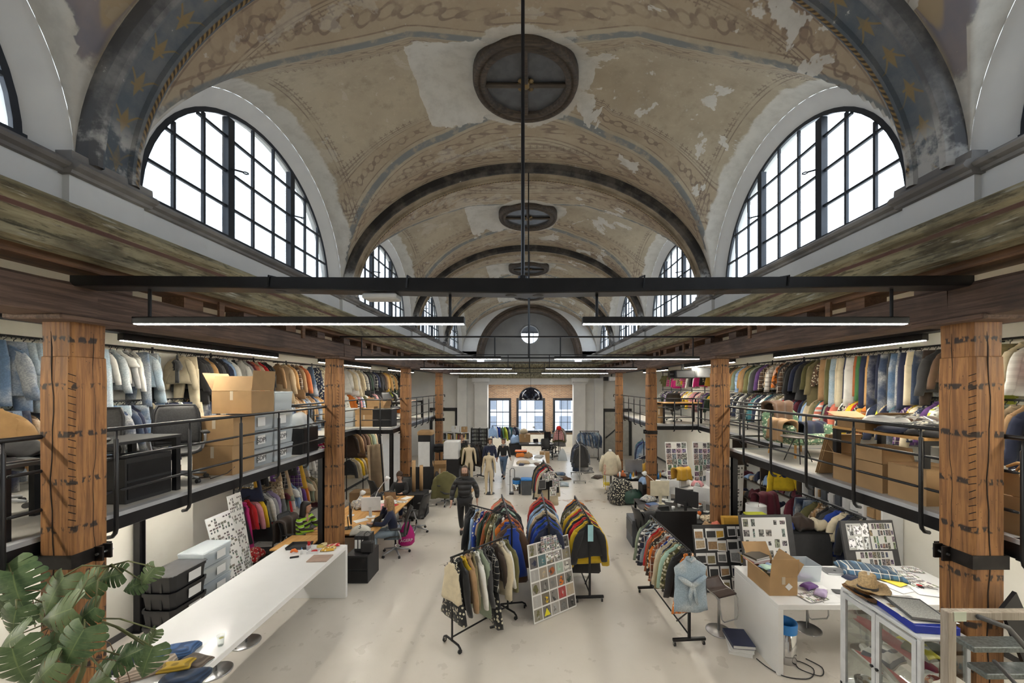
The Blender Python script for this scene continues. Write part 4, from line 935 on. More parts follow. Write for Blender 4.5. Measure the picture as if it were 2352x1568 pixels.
hang_row('lower rail beside the near right post', (XRR, 4.8, ZLR), (XRR, 5.5, ZLR), [J('jacket', 'dark denim', 'floral'), J('coat', 'navy'), J('jacket', 'tan'), J('jacket', 'beige'), J('shirt', 'sage'), J('shirt', 'coral')], RG, base=-.3)
bright = ['lime', 'beige', 'white', 'navy', 'teal', 'purple', 'mustard', 'coral', 'burgundy', 'green', 'cream', 'khaki', 'light blue', 'black', 'pink', 'dark denim']
hang_row(W3, (XRR, 5.9, ZLR), (XRR, 7.0, ZLR), [J('shirt', 'cream', 'floral'), J('shirt', 'white', 'floral'), J('blouse', 'lime', 'stripe'), J('shirt', 'purple'), J('shirt', 'navy', 'floral'), J('jacket', 'cream'), J('shirt', 'yellow', 'plaid'), J('shirt', 'purple', 'plaid'), J('shirt', 'navy'), J('jacket', 'dark denim', 'denim'), J('shirt', 'teal'), J('shirt', 'navy'), J('shirt', 'beige')], RG, base=-.25)
hang_row(W3, (XRR, 7.0, ZLR), (XRR, 9.0, ZLR), [J('sweater', 'lime'), J('jacket', 'navy'), J('shirt', 'white'), J('shirt', 'orange', 'plaid'), J('shirt', 'mustard'), J('shirt', 'black', 'plaid'), J('shirt', 'red'), J('shirt', 'yellow'), J('shirt', 'pink', 'floral'), J('shirt', 'black', 'floral'), J('shirt', 'white', 'floral'), J('sweater', 'coral'), J('sweater', 'coral'), J('shirt', 'burgundy'), J('shirt', 'sage'), J('shirt', 'navy'), J('shirt', 'coral', 'stripe'), J('shirt', 'teal'), J('shirt', 'khaki'), J('jacket', 'beige'), J('jacket', 'cream'), J('shirt', 'light blue'), J('shirt', 'olive')], RG, base=-.25)
hang_row(W3, (XRR, 9.05, ZLR), (XRR, 12.8, ZLR), pick(40, 15, ['shirt', 'shirt', 't_shirt', 'jacket'], ['navy', 'black', 'charcoal', 'burgundy', 'white', 'red', 'grey', 'khaki', 'teal', 'cream', 'dark denim', 'light grey'], PLP), RG, base=-.2)
hang_row('far upper right rail', (XRR, 13.7, ZUR-.12), (XRR, 19.1, ZUR-.12), pick(20, 16, ['shirt', 't_shirt', 'vest', 'shorts'], ['charcoal', 'yellow', 'white', 'black', 'fuchsia', 'light grey', 'mustard', 'olive', 'brown', 'beige'], PLP), 'garments on the far upper right rail', full=False, sc0=.8)
hang_row('far lower right rail', (XRR, 13.7, ZLR), (XRR, 19.1, ZLR), pick(34, 17, ['shirt', 'jacket', 't_shirt'], ['purple', 'green', 'charcoal', 'navy', 'dark green', 'black', 'yellow', 'white', 'pink', 'light grey', 'cream', 'grey'], PLP), 'garments on the far lower right rail', full=False, sc0=.95)
# under the left mezzanine: two tiers
pipe_rail('two-tier clothes rail under the left mezzanine', -6.45, 8.3, 12.4, (2.34, 1.46), foot=0)
hang_row('upper tier under left mezzanine', (-6.45, 8.45, 2.34), (-6.45, 12.32, 2.34), pick(26, 21, ['t_shirt', 'shirt', 'vest', 'dress'], ['black', 'charcoal', 'purple', 'white', 'red', 'fuchsia', 'grey', 'mustard', 'navy', 'light grey', 'pale denim', 'beige'], PLP), 'garments on the upper tier under the left mezzanine', sc0=.95)
hang_row('lower tier under left mezzanine', (-6.45, 8.39, 1.46), (-6.45, 12.32, 1.46), [J('dress', 'black'), J('dress', 'fuchsia', 'plain', -.3), J('blouse', 'red', 'plain', -.3), J('sweater', 'pink'), J('sweater', 'yellow'), J('dress', 'black'), J('shirt', 'white', 'stripe'), J('sweater', 'light grey'), J('sweater', 'lilac'), J('jacket', 'grey'), J('t_shirt', 'burgundy'), J('t_shirt', 'sage'), J('dress', 'red'), J('t_shirt', 'white'), J('shirt', 'light blue'), J('shirt', 'white'), J('shirt', 'purple'), J('shirt', 'orange'), J('t_shirt', 'cream'), J('shirt', 'sage'), J('shirt', 'beige'), J('shirt', 'khaki'), J('t_shirt', 'cream'), J('dress', 'burgundy'), J('jacket', 'navy'), J('shirt', 'charcoal'), J('shirt', 'white'), J('shirt', 'olive'), J('shirt', 'mint'), J('shirt', 'light grey'), J('shirt', 'black', 'floral')], 'garments on the lower tier under the left mezzanine')
pipe_rail('two-tier clothes rail far under the left mezzanine', -6.45, 13.4, 17.5, (2.32, 1.42), foot=0)
hang_row('upper tier far under left mezzanine', (-6.45, 13.63, 2.32), (-6.45, 17.33, 2.32), [J('coat', 'dark brown'), J('jacket', 'tan'), J('coat', 'brown'), J('fur_coat', 'brown'), J('jacket', 'olive'), J('coat', 'sage'), J('shirt', 'beige'), J('coat', 'black'), J('shirt', 'rust'), J('jacket', 'cream', 'plaid'), J('jacket', 'black'), J('jacket', 'mid denim', 'denim'), J('coat', 'black'), J('jacket', 'dark brown')], 'garments on the upper tier far under the left mezzanine')
hang_row('lower tier far under left mezzanine', (-6.45, 13.52, 1.42), (-6.45, 17.33, 1.42), [J('jacket', 'charcoal'), J('shirt', 'cream'), J('jacket', 'yellow'), J('sweater', 'cream'), J('jacket', 'mustard'), J('shirt', 'light grey', 'floral'), J('jacket', 'tan', 'plaid'), J('jacket', 'pink'), J('fur_coat', 'tan'), J('jacket', 'camel'), J('jeans', 'pale denim', 'denim'), J('jacket', 'light grey'), J('jeans', 'pale denim', 'denim'), J('jacket', 'mid denim', 'denim'), J('jeans', 'mid denim', 'denim'), J('jacket', 'dark denim', 'denim')], 'garments on the lower tier far under the left mezzanine')

# ---- rolling racks on the floor
def rack(label, a, b, z, mat=None, base=.52, style='T', low=.16, name='clothes_rack'):
    a, b = Vector((*a, 0)), Vector((*b, 0)); d = b-a; L = d.length; m = mat or M_BLACK
    t = thing(name, label, 'clothes rack', a, math.atan2(d.y, d.x)-PI/2)       # local +y runs along the rail
    part('top_rail', MB().cyl((0, -.03, z), (0, L+.03, z), .0155, 10), m, t, True)
    for y in (0, L):
        part('post', MB().b2((-.02, y-.018, .10), (.02, y+.018, z), ch=.004) if style == 'T' else MB().cyl((0, y, .10), (0, y, z), .016, 10), m, t)
        if style == 'T':
            part('base_bar', MB().b2((-base/2, y-.022, .075), (base/2, y+.022, .118), ch=.005), m, t)
        else:
            part('base_bar', MB().tube([(-base/2, y, .03), (-base/2+.02, y, .08), (-base/2+.07, y, .11), (base/2-.07, y, .11), (base/2-.02, y, .08), (base/2, y, .03)], .016, 8), m, t)
        for s_ in (-1, 1):
            c = part('caster', MB().cyl((s_*(base/2-.03)-.012, y, .035), (s_*(base/2-.03)+.012, y, .035), .034, 14), M_BLACKP, t)
            part('fork', MB().b2((s_*(base/2-.03)-.018, y-.012, .03), (s_*(base/2-.03)+.018, y+.012, .08)), M_STEEL, c)
    part('lower_bar', MB().cyl((0, 0, low), (0, L, low), .013, 8), m, t)
    if style == 'T': part('brace', MB().cyl((0, .03, .5), (0, .42, .12), .012, 8), m, t)
    return t
def on_rack(where, a, b, z, items, group, **k):
    k.setdefault('jit', .22)
    hang_row(where, (*a, z), (*b, z), items, group, **k)
# front rack with cream shirt and floral trousers
A0, A1 = (-1.20, 5.85), (-.40, 6.68)
rack('black tube rack in front, with a long floral dress at its near end', A0, A1, 1.38, style='U', base=.46)
on_rack('front rack', A0, A1, 1.38, [J('dress', 'black', 'floral'), J('jacket', 'black'), J('shirt', 'yellow'), J('fur_coat', 'tan'), J('jacket', 'khaki'), J('sweater', 'white'), J('coat', 'sage'), J('jacket', 'charcoal'), J('jacket', 'black', 'plaid'), J('dress', 'black', 'floral'), J('jacket', 'dark brown'), J('fur_coat', 'cream'), J('shirt', 'white'), J('jacket', 'olive')], 'garments on the front rack', base=-.15, land='near end')
garment('vest', 'cream', (-1.20, 5.80, 1.38), -.75, 'plain', 0, 'sleeveless cream top hung over the floral dress at the end of the front rack', None, .95)
B0, B1 = (-.50, 7.46), (-1.28, 8.05)
rack('rack of dark blouses and dresses behind the front rack', B0, B1, 1.50, style='U')
on_rack('second rack', B0, B1, 1.50, [J('dress', 'white', 'floral'), J('dress', 'charcoal'), J('shirt', 'sage'), J('shirt', 'khaki', 'floral'), J('shirt', 'olive'), J('sweater', 'rust'), J('jacket', 'black'), J('shirt', 'dark green'), J('blouse', 'red', 'floral'), J('shirt', 'royal blue', 'floral'), J('blouse', 'cream'), J('dress', 'brown', 'floral'), J('shirt', 'light blue'), J('dress', 'black'), J('coat', 'black'), J('coat', 'charcoal')], 'garments on the rack of dark blouses', base=.12)
D0, D1 = (-.34, 6.85), (-.66, 8.75)
rack('rack of blue and rust dresses, seen end-on', D0, D1, 1.50, style='U')
on_rack('end-on rack', D0, D1, 1.50, [J('dress', 'royal blue'), J('coat', 'brown'), J('dress', 'navy'), J('dress', 'royal blue'), J('sweater', 'orange'), J('shirt', 'burgundy'), J('jacket', 'rust'), J('shirt', 'pink'), J('jacket', 'dark green'), J('jacket', 'black'), J('shirt', 'mint'), J('fur_coat', 'black'), J('jacket', 'burgundy'), J('dress', 'black'), J('coat', 'charcoal'), J('coat', 'beige'), J('coat', 'coral'), J('coat', 'tan')], 'garments on the end-on rack of dresses')
E0, E1 = (.33, 6.95), (.26, 8.9)
rack('middle rack behind the leaning picture board', E0, E1, 1.50)
on_rack('middle rack', E0, E1, 1.50, [J('jacket', 'navy'), J('shirt', 'royal blue'), J('jacket', 'dark green'), J('jacket', 'royal blue'), J('shirt', 'black'), J('sweater', 'beige'), J('jacket', 'cream'), J('shirt', 'light blue'), J('jacket', 'charcoal'), J('jacket', 'light blue'), J('coat', 'dark green'), J('sweater', 'red'), J('coat', 'burgundy'), J('sweater', 'coral')], 'garments on the middle rack')
F0, F1 = (1.09, 7.08), (1.0, 8.65)
rack('rack of black and yellow jackets', F0, F1, 1.50)
on_rack('yellow jacket rack', F0, F1, 1.50, [J('jacket', 'black'), J('jacket', 'yellow'), J('jacket', 'dark green'), J('jacket', 'red'), J('jacket', 'black'), J('jacket', 'yellow'), J('jacket', 'khaki'), J('coat', 'charcoal'), J('jacket', 'red'), J('jacket', 'yellow'), J('shirt', 'cream'), J('jacket', 'khaki', 'plaid'), J('coat', 'navy'), J('jacket', 'olive'), J('jacket', 'navy'), J('jacket', 'orange')], 'garments on the yellow jacket rack', sc0=1.12)
single('hanging_tag', MB().box((0, 0, -.16), (.10, .004, .30)), plain('pale_blue_card', (.35, .62, .68), .6), 'pale blue paper tag hung at the front of the yellow jacket rack', 'tag', None, False, (1.09, 6.98, 1.47))
H0, H1 = (.54, 11.5), (.42, 12.9)
rack('rack with paper prints pinned to it, halfway down the hall', H0, H1, 1.50)
on_rack('rack with pinned prints', H0, H1, 1.50, [J('jacket', 'black'), J('coat', 'cream'), J('jacket', 'white'), J('jacket', 'red'), J('jacket', 'black'), J('coat', 'navy'), J('jacket', 'red', 'plaid'), J('coat', 'olive'), J('jacket', 'charcoal'), J('coat', 'black')], 'garments on the rack with pinned prints', sc0=1.05)
K0, K1 = (2.44, 5.90), (2.33, 7.42)
rack('rack with the tied blue dress at its near end', K0, K1, 1.47)
on_rack('tied dress rack', K0, K1, 1.47, [J('dress', 'orange', 'floral'), J('shirt', 'black'), J('shirt', 'charcoal'), J('shirt', 'olive', 'floral'), J('jacket', 'mint'), J('shirt', 'khaki'), J('shirt', 'navy', 'floral'), J('shirt', 'cream'), J('shirt', 'royal blue', 'floral'), J('shirt', 'rust', 'plaid'), J('shirt', 'white'), J('shirt', 'dark brown', 'floral'), J('shirt', 'orange'), J('shirt', 'rust'), J('shirt', 'red'), J('shirt', 'light grey', 'stripe'), J('shirt', 'navy', 'plaid'), J('jacket', 'pale denim', 'denim'), J('shirt', 'charcoal', 'stripe'), J('shirt', 'dark denim', 'denim'), J('shirt', 'sage')], 'garments on the tied dress rack')
td = garment('shirt', 'pale denim', (2.44, 5.86, 1.45), .05, 'denim', 2, 'pale blue denim shirt-dress tied in a knot at the waist', None, 1.12)
for c_ in list(td.children):
    if c_.name.startswith('sleeve'): bpy.data.objects.remove(c_)
kn = MB(); kn.lathe([(0, -.03), (.03, -.028), (.045, 0), (.03, .03), (0, .034)], (0, -.06, -.42), 10)
for s_ in (-1, 1):
    kn.tube([(s_*.01, -.06, -.42), (s_*.1, -.075, -.36), (s_*.19, -.06, -.30)], [.03, .04, .02], 8); kn.tube([(s_*.01, -.065, -.43), (s_*.035, -.075, -.55), (s_*.05+.02, -.07, -.68)], [.02, .03, .012], 8)
part('knot', kn, FAB['denim'], td, True, (.30, .39, .47))
L0, L1 = (6.36, 7.30), (6.32, 9.1)
rack('rack of tan and denim workwear under the right mezzanine', L0, L1, 1.48, base=.5)
on_rack('workwear rack', L0, L1, 1.48, [J('jacket', 'beige'), J('jacket', 'black'), J('coat', 'navy'), J('jacket', 'cream'), J('coat', 'royal blue'), J('jacket', 'charcoal'), J('jacket', 'black'), J('jacket', 'tan', 'plaid'), J('coat', 'camel', 'plain', .5), J('shirt', 'olive'), J('jeans', 'mid denim', 'denim'), J('jeans', 'dark denim', 'denim'), J('jeans', 'mid denim', 'denim'), J('shirt', 'burgundy')], 'garments on the workwear rack', base=-.2)
N0, N1 = (2.0, 15.65), (2.05, 17.2)
rack('silver rack with long denim coats, towards the end wall', N0, N1, 1.55, M_STEEL)
on_rack('silver rack', (2.12, 16.1), (2.2, 17.2), 1.55, [J('coat', 'charcoal'), J('coat', 'dark denim', 'denim'), J('coat', 'grey'), J('coat', 'navy'), J('coat', 'dark denim', 'denim'), J('coat', 'black')], 'garments on the silver rack', sc0=1.1)
O0, O1 = (2.62, 20.3), (3.58, 20.3)
rack('black rack of denim shirts by the end wall', O0, O1, 1.58)
on_rack('denim rack by the end wall', O0, O1, 1.58, pick(12, 31, ['jacket', 'jeans', 'shirt'], ['mid denim', 'dark denim', 'pale denim', 'mid denim', 'charcoal']), 'garments on the denim rack by the end wall', base=.5)
Q0, Q1 = (1.55, 21.2), (1.75, 22.8)
rack('black rack of checked shirts beside the right end window', Q0, Q1, 1.62)
on_rack('checked shirt rack', Q0, Q1, 1.62, [J('shirt', 'pink', 'plaid'), J('jacket', 'olive'), J('shirt', 'red', 'plaid'), J('shirt', 'mint'), J('shirt', 'coral'), J('coat', 'light grey'), J('shirt', 'mustard'), J('shirt', 'purple', 'plaid'), J('jacket', 'dark denim', 'denim'), J('coat', 'grey')], 'garments on the checked shirt rack', jit=.3)
R0, R1 = (-2.3, 22.9), (-.75, 22.7)
rack('rack of blue and green sportswear under the left end window', R0, R1, 1.6)
on_rack('sportswear rack', R0, R1, 1.6, [J('puffer_jacket', 'light blue'), J('vest', 'white'), J('jacket', 'royal blue'), J('jacket', 'black'), J('jacket', 'green'), J('jacket', 'lime'), J('jacket', 'navy'), J('jacket', 'mid denim', 'denim'), J('jacket', 'teal'), J('jacket', 'dark denim', 'denim'), J('coat', 'navy'), J('jacket', 'pale denim', 'denim')], 'garments on the sportswear rack', base=.9, jit=.4)
S0, S1 = (4.7, 15.9), (4.95, 17.0)
rack('small rack of blue jackets under the far right mezzanine', S0, S1, 1.65)
on_rack('blue jacket rack', S0, S1, 1.65, [J('jacket', 'mid denim', 'denim'), J('jacket', 'navy'), J('jacket', 'royal blue'), J('jacket', 'dark denim', 'denim'), J('jacket', 'teal')], 'garments on the blue jacket rack')
# ================================================================ furniture and things
M_CARD = plain('corrugated_cardboard', (.40, .25, .12), .8, 0, .12, 3); M_CARDD = plain('cardboard_inside', (.33, .205, .10), .85, 0, .12, 3); M_TAPE = plain('packing_tape', (.55, .47, .36), .35)
M_PAPER = plain('white_paper', (.80, .80, .79), .7, 0, .03); M_OAK = mk_wood('oiled_oak_top', 1, (.50, .26, .075), (.62, .35, .12), (.42, .2, .06), gs=.6)
M_MESH = plain('dark_chair_mesh', (.035, .035, .036), .55, 0, .3, 60); M_LEATH = plain('brown_leather', (.055, .03, .022), .42, 0, .2)
M_ALU = plain('aluminium_casing', (.50, .51, .53), .32, .8, .05); M_SCREEN = plain('dark_screen', (.012, .013, .016), .15, 0, 0)
M_BLUE = plain('bright_blue_plastic', (.03, .22, .60), .4, 0, .05); M_SLATE = plain('slate_grey_plastic', (.085, .095, .11), .5); M_ORNG = plain('orange_plastic', (.75, .16, .02), .45)
def mk_thumbs(name, nx, ny, dens=.6, paper=(.78, .77, .74), sat=.35, fill=.42, val=.5, seed=0.0):
    """Sheets of small printed pictures: a grid of cells, some filled."""
    s = N(name); u, v, _ = s.xyz(s.coord('UV')); a, b = s.math('MULTIPLY', u, nx), s.math('MULTIPLY', v, ny)
    ci = s.comb(s.math('FLOOR', a), s.math('FLOOR', b), seed); wn = s.n('ShaderNodeTexWhiteNoise'); s.l(ci, wn.inputs['Vector']); r = s.xyz(wn.outputs['Color'])
    fa, fb = s.math('ABSOLUTE', s.math('SUBTRACT', s.math('FRACT', a), .5)), s.math('ABSOLUTE', s.math('SUBTRACT', s.math('FRACT', b), .5))
    lx = s.math('MULTIPLY_ADD', r[0], .3, fill-.25); ly = s.math('MULTIPLY_ADD', r[1], .25, fill-.2)
    m = s.math('MULTIPLY', s.math('MULTIPLY', s.math('LESS_THAN', fa, lx), s.math('LESS_THAN', fb, ly)), s.math('LESS_THAN', r[2], dens))
    nz = s.noise(1.7, 3, s.comb(s.math('MULTIPLY', a, 2), s.math('MULTIPLY', b, 2), s.math('MULTIPLY', r[0], 40)))
    hs = s.n('ShaderNodeHueSaturation'); hs.inputs['Saturation'].default_value = sat*2; hs.inputs['Value'].default_value = val; s.l(wn.outputs['Color'], hs.inputs['Color'])
    pic = s.mix(s.sm(nz, .4, .6), hs.outputs[0], (.03, .03, .03)); pic = s.mix(s.sm(nz, .62, .66), pic, (.6, .58, .55))
    return s.fin(s.mix(m, paper, pic), .6)
T_GRID = mk_thumbs('grid_sheet', 6, 6, .75, sat=.15, fill=.36, val=.35); T_LOOSE = mk_thumbs('sparse_thumbnails', 7, 14, .4, sat=.12, fill=.4, val=.3, seed=3)
T_COLL = mk_thumbs('colour_collage', 4, 7, .92, sat=.24, fill=.56, val=.5, seed=5); T_LINE = mk_thumbs('fashion_lineup', 9, 4, .7, sat=.3, fill=.5, val=.45, seed=8); T_FINE = mk_thumbs('fine_contact_sheet', 8, 30, .62, sat=.2, fill=.46, val=.35, seed=2)
def mk_print():
    s = N('photo_print'); oi = s.n('ShaderNodeObjectInfo'); rn = oi.outputs['Random']; u, v, _ = s.xyz(s.coord('UV'))
    q = s.comb(s.math('MULTIPLY', u, 1.0), s.math('MULTIPLY', v, 1.3), s.math('MULTIPLY', rn, 50)); a = s.noise(3.2, 3, q, .6)
    edge = s.math('MAXIMUM', s.math('ABSOLUTE', s.math('SUBTRACT', u, .5)), s.math('ABSOLUTE', s.math('SUBTRACT', v, .5)))
    r2 = s.math('FRACT', s.math('MULTIPLY', rn, 7.3)); r3 = s.math('FRACT', s.math('MULTIPLY', rn, 13.7))
    du = s.math('MULTIPLY', s.math('SUBTRACT', u, s.math('MULTIPLY_ADD', r2, .2, .4)), s.math('MULTIPLY_ADD', r3, 2.2, 1.6)); dv = s.math('MULTIPLY', s.math('SUBTRACT', v, .45), s.math('MULTIPLY_ADD', r2, 1.0, .9))
    fig = s.math('SQRT', s.math('ADD', s.math('MULTIPLY', du, du), s.math('MULTIPLY', dv, dv)))
    fg = s.mix(s.sm(a, .45, .58), oi.outputs['Color'], s.mix(r3, (.03, .03, .03), (.5, .48, .45))); bgc = s.mix(r2, (.42, .39, .36), (.07, .065, .065)); bgc = s.mix(s.math('MULTIPLY', r3, .6), bgc, oi.outputs['Color'])
    c = s.mix(s.sm(s.math('ADD', fig, s.math('MULTIPLY', s.math('SUBTRACT', a, .5), 1.1)), .52, .44), bgc, fg)
    return s.fin(s.mix(s.sm(edge, .465, .47), c, (.78, .77, .75)), .5)
M_PRINT = mk_print()
def mk_swatch():
    s = N('swatch_sheet'); oi = s.n('ShaderNodeObjectInfo'); u, v, _ = s.xyz(s.coord('UV'))
    m = s.math('MULTIPLY', s.math('LESS_THAN', s.math('ABSOLUTE', s.math('SUBTRACT', u, .5)), .42), s.math('LESS_THAN', s.math('ABSOLUTE', s.math('SUBTRACT', v, .42)), .33))
    return s.fin(s.mix(m, (.78, .78, .77), s.mix(s.sm(s.noise(30, 3, s.coord()), .4, .6, 0, .25), oi.outputs['Color'], (.05, .05, .05))), .75)
M_SWATCH = mk_swatch()
def text(parent, body, loc, rot, size, mat, name='lettering', align='CENTER'):
    c = bpy.data.curves.new(name, 'FONT'); c.body = body; c.size = size; c.align_x = align; c.extrude = .0008; c.materials.append(mat)
    o = bpy.data.objects.new(name, c); COL.objects.link(o); o.parent = parent; o.location = loc; o.rotation_euler = rot; return o

def office_chair(loc, rz, label, group='mesh office chairs'):
    if 'chair0' in PROTO: return dup(PROTO['chair0'], loc, rz, label, group)
    t = thing('office_chair', label, 'chair', loc, rz, group); PROTO['chair0'] = t      # faces local -y
    for k in range(5):
        a = 2*PI*k/5+.3; c, s_ = math.cos(a), math.sin(a)
        lg = part('base_leg', MB().tube([(c*.03, s_*.03, .13), (c*.18, s_*.18, .105), (c*.32, s_*.32, .075)], [.028, .022, .016], 8), M_ALU, t, True)
        part('caster', MB().cyl((c*.32-s_*.02, s_*.32+c*.02, .03), (c*.32+s_*.02, s_*.32-c*.02, .03), .03, 12), M_BLACKP, lg)
    part('gas_column', MB().lathe([(.03, .10), (.03, .24), (.02, .24), (.02, .38)], n=12), M_CHROME, t, True)
    part('tilt_box', MB().box((0, .02, .40), (.16, .24, .07), ch=.02), M_BLACKP, t)
    def sf(u, v):
        x, y = (u-.5)*.52, (v-.5)*.48; w = 1-.12*(1-v)**2; return (x*w, y, .46+.05*(abs(u-.5)*2)**3-.04*max(0, .3-v)**1.5*6)
    part('seat', MB().sheet(10, 8, sf, .03), M_MESH, t, True)
    def bf(u, v):
        x = (u-.5)*(.50+.06*v-.10*v*v)*(1.0-.55*max(0, v-.82)*4*.35); return (x, .24+.14*v-.04*math.sin(v*PI)+.05*(abs(u-.5)*2)**2*-1, .50+.56*v)
    bk = MB(); g = [[Vector(bf(i/10, j/9)) for i in range(11)] for j in range(10)]
    vs = [p for r in g for p in r]+[p+Vector((0, .02, 0)) for r in g for p in r]; m = 110; fs = []
    for j in range(9):
        for i in range(10): a = j*11+i; fs += [(a, a+1, a+12, a+11), (a+m+11, a+m+12, a+m+1, a+m)]
    rim = list(range(11))+[j*11+10 for j in range(1, 10)]+[99+i for i in range(9, -1, -1)]+[j*11 for j in range(8, 0, -1)]
    for a, b in zip(rim, rim[1:]+rim[:1]): fs.append((b, a, a+m, b+m))
    bk.add(vs, fs); bo = part('backrest', bk, M_MESH, t, True)
    part('back_frame', MB().tube([tuple(vs[i]+Vector((0, .01, 0))) for i in rim], .015, 8, closed=True), M_BLACKP, bo, True)
    part('back_spine', MB().tube([(0, .08, .40), (0, .25, .44), (0, .30, .60), (0, .33, .78)], [.03, .03, .022, .018], 8), M_BLACKP, t, True)
    for S in (-1, 1):
        ar = part('armrest', MB().box((S*.29, .02, .68), (.09, .26, .035), ch=.014), M_BLACKP, t)
        part('arm_post', MB().tube([(S*.12, .1, .41), (S*.27, .13, .44), (S*.30, .11, .56), (S*.29, .06, .67)], .018, 8), M_ALU, ar, True)
    return t
PROTO = {}
def carton(loc, rz, sx, sy, sz, label, open_=(), name='cardboard_box', group=None, tape=True):
    t = thing(name, label, 'box', loc, rz, group); w = .006; b = MB()
    b.b2((-sx/2+w, -sy/2+w, .001), (sx/2-w, sy/2-w, w))
    for q in ((-sx/2, -sy/2, 0, -sx/2+w, sy/2, sz), (sx/2-w, -sy/2, 0, sx/2, sy/2, sz), (-sx/2+w, -sy/2+.0005, .001, sx/2-w, -sy/2+w, sz-.001), (-sx/2+w, sy/2-w, .001, sx/2-w, sy/2-.0005, sz-.001)): b.b2(q[:3], q[3:])
    part('body', b, M_CARD, t)
    for k, (dx, dy, ln, wd) in enumerate(((0, -1, sx, sy), (0, 1, sx, sy), (-1, 0, sy, sx), (1, 0, sy, sx))):
        L = wd*.49; a = open_[k] if k < len(open_) else 90       # degrees the flap stands away from closed
        if a == 0 or open_ == (): ang = 0
        else: ang = a
        f = MB().box((0, L/2, 0), (ln-.01, L, .005))
        m = Matrix.Translation((dx*sx/2, dy*sy/2, sz+.003+(.006 if k > 1 else 0))) @ Matrix.Rotation(math.atan2(-dy, -dx)-PI/2, 4, 'Z') @ Matrix.Rotation(math.radians(ang), 4, 'X')
        o = part('flap', f, M_CARD, t); o.matrix_basis = m
    if tape: part('tape', MB().b2((-.025, -sy/2-.002, sz*.6), (.025, -sy/2+.001, sz)), M_TAPE, t)
    return t
def bin_box(loc, rz, sx, sy, sz, label, fill=('light grey', 'navy', 'white'), mat=None, lid=None, paper=None, txt=None, group='clear storage bins', name='storage_bin', lidless=False):
    t = thing(name, label, 'storage box', loc, rz, group); m = mat or M_CLEAR; k = .93
    b = MB(); w = .006
    b.loft([[(sx/2*a*q, sy/2*c*q, z) for a, c in ((-1, -1), (1, -1), (1, 1), (-1, 1))] for z, q in ((0, k), (sz, 1), (sz, .975), (w, k*.97))]); part('tub', b, m, t)
    part('rim', MB().tube([(-sx/2, -sy/2, sz), (sx/2, -sy/2, sz), (sx/2, sy/2, sz), (-sx/2, sy/2, sz)], .009, 6, closed=True), lid or m, t)
    if not lidless: part('lid', MB().box((0, 0, sz+.012), (sx*1.01, sy*1.01, .02), ch=.008), lid or m, t)
    z = .012
    if fill:
        n = len(fill); h = (sz-.05)/n
        for i, c in enumerate(fill):
            part('contents', MB().sheet(8, 6, lambda u, v, i=i, z=z: ((u-.5)*sx*.86, (v-.5)*sy*.86, z+h*.95+.012*math.sin(u*9+i*2)*math.cos(v*7+i)), h*.9), FAB['plain'], t, True, C[c]); z += h
    if paper: part('paper_label', MB().slab([(paper[0]*sx-.09, -sy/2-.012, sz*.25), (paper[0]*sx+.09, -sy/2-.012, sz*.25), (paper[0]*sx+.09, -sy/2-.012, sz*.8), (paper[0]*sx-.09, -sy/2-.012, sz*.8)], .002), M_PAPER, t)
    if txt: text(t, txt, (paper[0]*sx if paper else 0, -sy/2-.016, sz*.36), (PI/2, 0, 0), sz*.42, M_BLACKP)
    return t
def cloth(name, label, cat, loc, rz, sx, sy, h, col, pat='knit', seed=0, group=None):
    rd = random.Random(seed); p = [rd.uniform(0, 6) for _ in range(5)]
    def f(u, v):
        e = min(u, 1-u, v, 1-v)*5; e = min(1, e); ed = e**.5
        return ((u-.5)*sx*(1+.06*math.sin(v*7+p[0])), (v-.5)*sy*(1+.06*math.sin(u*6+p[1])), .004+h*(.35+.65*ed)*(1+.16*math.sin(u*8+p[2])*math.sin(v*6+p[3])))
    o = single(name, MB().sheet(18, 14, f, h*.3), FAB[pat], label, cat, group, True, loc, rz, C[col] if isinstance(col, str) else col); return o
def paper_sheet(loc, rz, sx, sy, label, mat=None, group='papers on the white table', color=None, name='paper_sheet'):
    return single(name, MB().slab([(-sx/2, -sy/2, .003), (sx/2, -sy/2, .003), (sx/2, sy/2, .003), (-sx/2, sy/2, .003)], .003), mat or M_PAPER, label, 'paper', group, False, loc, rz, color)
def board(name, label, cat, corners, th, frame, face, margins=((.03, .03, .97, .97),)):
    """A stiff panel from bl, br, tr, tl; the sheets stuck on it are parts."""
    a, b, c, d = [Vector(p) for p in corners]; nq = (b-a).cross(d-a).normalized(); c = c-nq*(c-a).dot(nq); t = thing(name, label, cat, a)
    a0 = a.copy(); q = [p-a0 for p in (a, b, c, d)]; part('panel', MB().slab(q, th), frame, t)
    nn = (q[1]-q[0]).cross(q[3]-q[0]).normalized()*.004
    def at(u, v): return (q[0]*(1-u)+q[1]*u)*(1-v)+(q[3]*(1-u)+q[2]*u)*v+nn
    for i, m in enumerate(margins):
        u0, v0, u1, v1 = m[:4]; f = m[4] if len(m) > 4 else face
        part('sheet', MB().slab([at(u0, v0), at(u1, v0), at(u1, v1), at(u0, v1)], .003), f, t, False, m[5] if len(m) > 5 else None)
    return t, at
